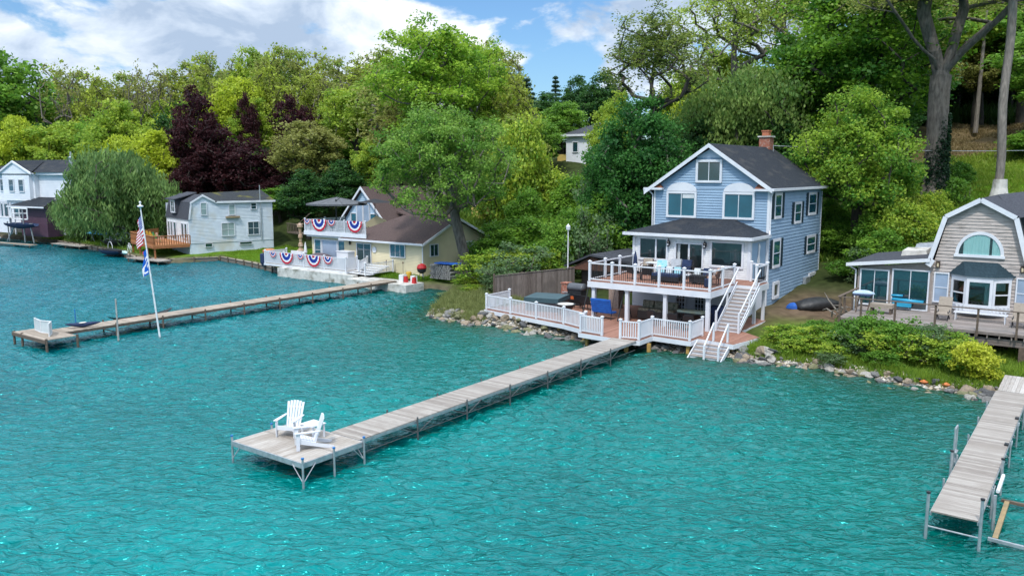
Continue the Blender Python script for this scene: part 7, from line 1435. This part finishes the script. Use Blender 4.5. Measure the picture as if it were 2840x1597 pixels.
for i,(u,v) in enumerate(((-6.2,39.75),(-5.3,39.8))):
    single('orange_plant',MB().lathe((u,v,.12),[(.03,0),(.13,.05),(.16,.1),(.07,.16),(.02,.19)],9,1.2,.8),ORG,['small orange clump left on the riprap','larger orange clump right on the riprap'][i],'plant',F1,(u,v,.12))
# pebbles and shells of stone between the boulders: nobody could count them
r=np.random.default_rng(8); n=5200; u=np.where(r.random(n)<.62,r.uniform(-37,-13,n),r.uniform(-13,-1,n)); d=r.normal(.15,.6,n); v=vshore(u)+d; z=np.maximum(hgt(u,v),-.12)
s=r.uniform(.03,.11,n); base=np.array([[0,0,1],[1,0,0],[0,1,0],[-1,0,0],[0,-1,0]],float); rot=r.random(n)*6.28
X=u*F1.U[0]+v*F1.V[0]; Y=u*F1.U[1]+v*F1.V[1]
V=np.empty((n,5,3)); 
for k in range(5):
    bx,by,bz=base[k]; V[:,k,0]=X+s*(bx*np.cos(rot)-by*np.sin(rot))*1.3; V[:,k,1]=Y+s*(bx*np.sin(rot)+by*np.cos(rot)); V[:,k,2]=z+s*bz*.8-.01
F=np.array([[0,1,2],[0,2,3],[0,3,4],[0,4,1]]); F=(np.arange(n)[:,None,None]*5+F[None]).reshape(-1,3)
pc_=np.array([(.3,.28,.25),(.4,.33,.24),(.14,.14,.13),(.5,.46,.4)])[r.integers(0,4,n)]
o=bpy.data.objects.new('pebbles',mesh_np('pebbles',V.reshape(-1,3),F,attrmat('stones_small',rough=.9),np.repeat(pc_,5,axis=0))); COL.objects.link(o); tag(o,'small stones and gravel along the waterline of the near shore','gravel',kind='stuff')
# grass and weeds
def grass(name,label,n,us,ds,h0,h1,cA,cB,seed,wd=.035,mask=None):
    r=np.random.default_rng(seed); u=r.uniform(us[0],us[1],n); d=r.uniform(ds[0],ds[1],n)
    if mask is not None:
        k=mask(u,d); u=u[k];d=d[k];n=len(u)
    v=vshore(u)+d; z=hgt(u,v); cl=.5+.5*np.sin(u*2.1+v*1.3)*np.sin(v*2.6-u*.7); h=(h0+(h1-h0)*r.random(n))*(.5+.8*cl); a=r.random(n)*6.28; ln=r.normal(size=(n,2))*.45*h[:,None]
    X=u*F1.U[0]+v*F1.V[0]; Y=u*F1.U[1]+v*F1.V[1]; w=wd*(.6+.8*r.random(n))
    V=np.empty((n,3,3)); V[:,0]=np.stack([X-np.cos(a)*w,Y-np.sin(a)*w,z-.03],-1); V[:,1]=np.stack([X+np.cos(a)*w,Y+np.sin(a)*w,z-.03],-1); V[:,2]=np.stack([X+ln[:,0],Y+ln[:,1],z+h],-1)
    q=np.clip(r.random(n)*.7+cl*.3,0,1)[:,None]; c=np.array(cA)*(1-q)+np.array(cB)*q
    o=bpy.data.objects.new(name,mesh_np(name,V.reshape(-1,3),np.arange(n*3).reshape(-1,3),LEAF,np.repeat(c,3,axis=0))); COL.objects.link(o); tag(o,label,'grass',kind='stuff')
grass('grass','long grass and weeds on the bank right of the blue house',42000,(-14.8,-1.5),(.35,7.5),.12,.42,(.08,.18,.02),(.3,.42,.05),1,mask=lambda u,d: (d<6.5+0*u)&((u>-13.6)|(d<4)))
grass('grass','brushy grass on the point left of the board fence',14000,(-41,-31.5),(.2,6),.15,.5,(.14,.17,.05),(.3,.33,.12),2)
grass('grass','grass on the lawn between the white cottage and the cream house',30000,(-78,-62),(.5,9),.05,.16,(.12,.26,.02),(.28,.42,.04),3,wd=.05)
grass('grass','grass by the cream house wall',6000,(-52,-44),(1.2,4),.05,.18,(.1,.24,.02),(.22,.38,.03),4,wd=.05)
grass('grass','grass along the shore left of the cedar deck',16000,(-118,-84),(.6,6),.06,.25,(.12,.25,.03),(.28,.4,.05),5,wd=.06)
grass('dry_grass','dry brown grass at the top of the right hillside',26000,(-18,12),(54,72),.1,.35,(.2,.15,.07),(.36,.29,.14),16,wd=.09)
grass('grass','mown grass on the right hillside',45000,(-16,12),(30,55),.12,.4,(.14,.26,.02),(.34,.42,.06),6,wd=.09)
grass('undergrowth','dark undergrowth at the back of the right hilltop',30000,(-40,20),(72,92),.8,2.6,(.02,.06,.015),(.08,.15,.03),9,wd=.3)
grass('undergrowth','low green undergrowth behind the houses',60000,(-60,-2),(16,34),.3,1.0,(.05,.14,.02),(.2,.3,.04),7,wd=.14,mask=lambda u,d: ~((u>-26)&(d<24)))
# driftwood heap between the houses
t=thing('driftwood_heap','pile of bare grey branches at the left end of the weathered deck','branches',F1,(-12,49.5,1.2)); random.seed(12)
for i in range(13):
    a=Vector((-12.6+random.uniform(0,1.8),48+random.uniform(-.3,1.6),1.1+random.uniform(0,.5))); b=a+Vector((random.uniform(-1.2,1.2),random.uniform(-.4,.5),random.uniform(.1,1.1))); m_=(a+b)/2+Vector((random.uniform(-.2,.2),0,random.uniform(0,.25)))
    part('branch',MB().tube(tuple(a),tuple(m_),.055,.04,n=5).tube(tuple(m_),tuple(b),.04,.015,n=5),BARKL,t)
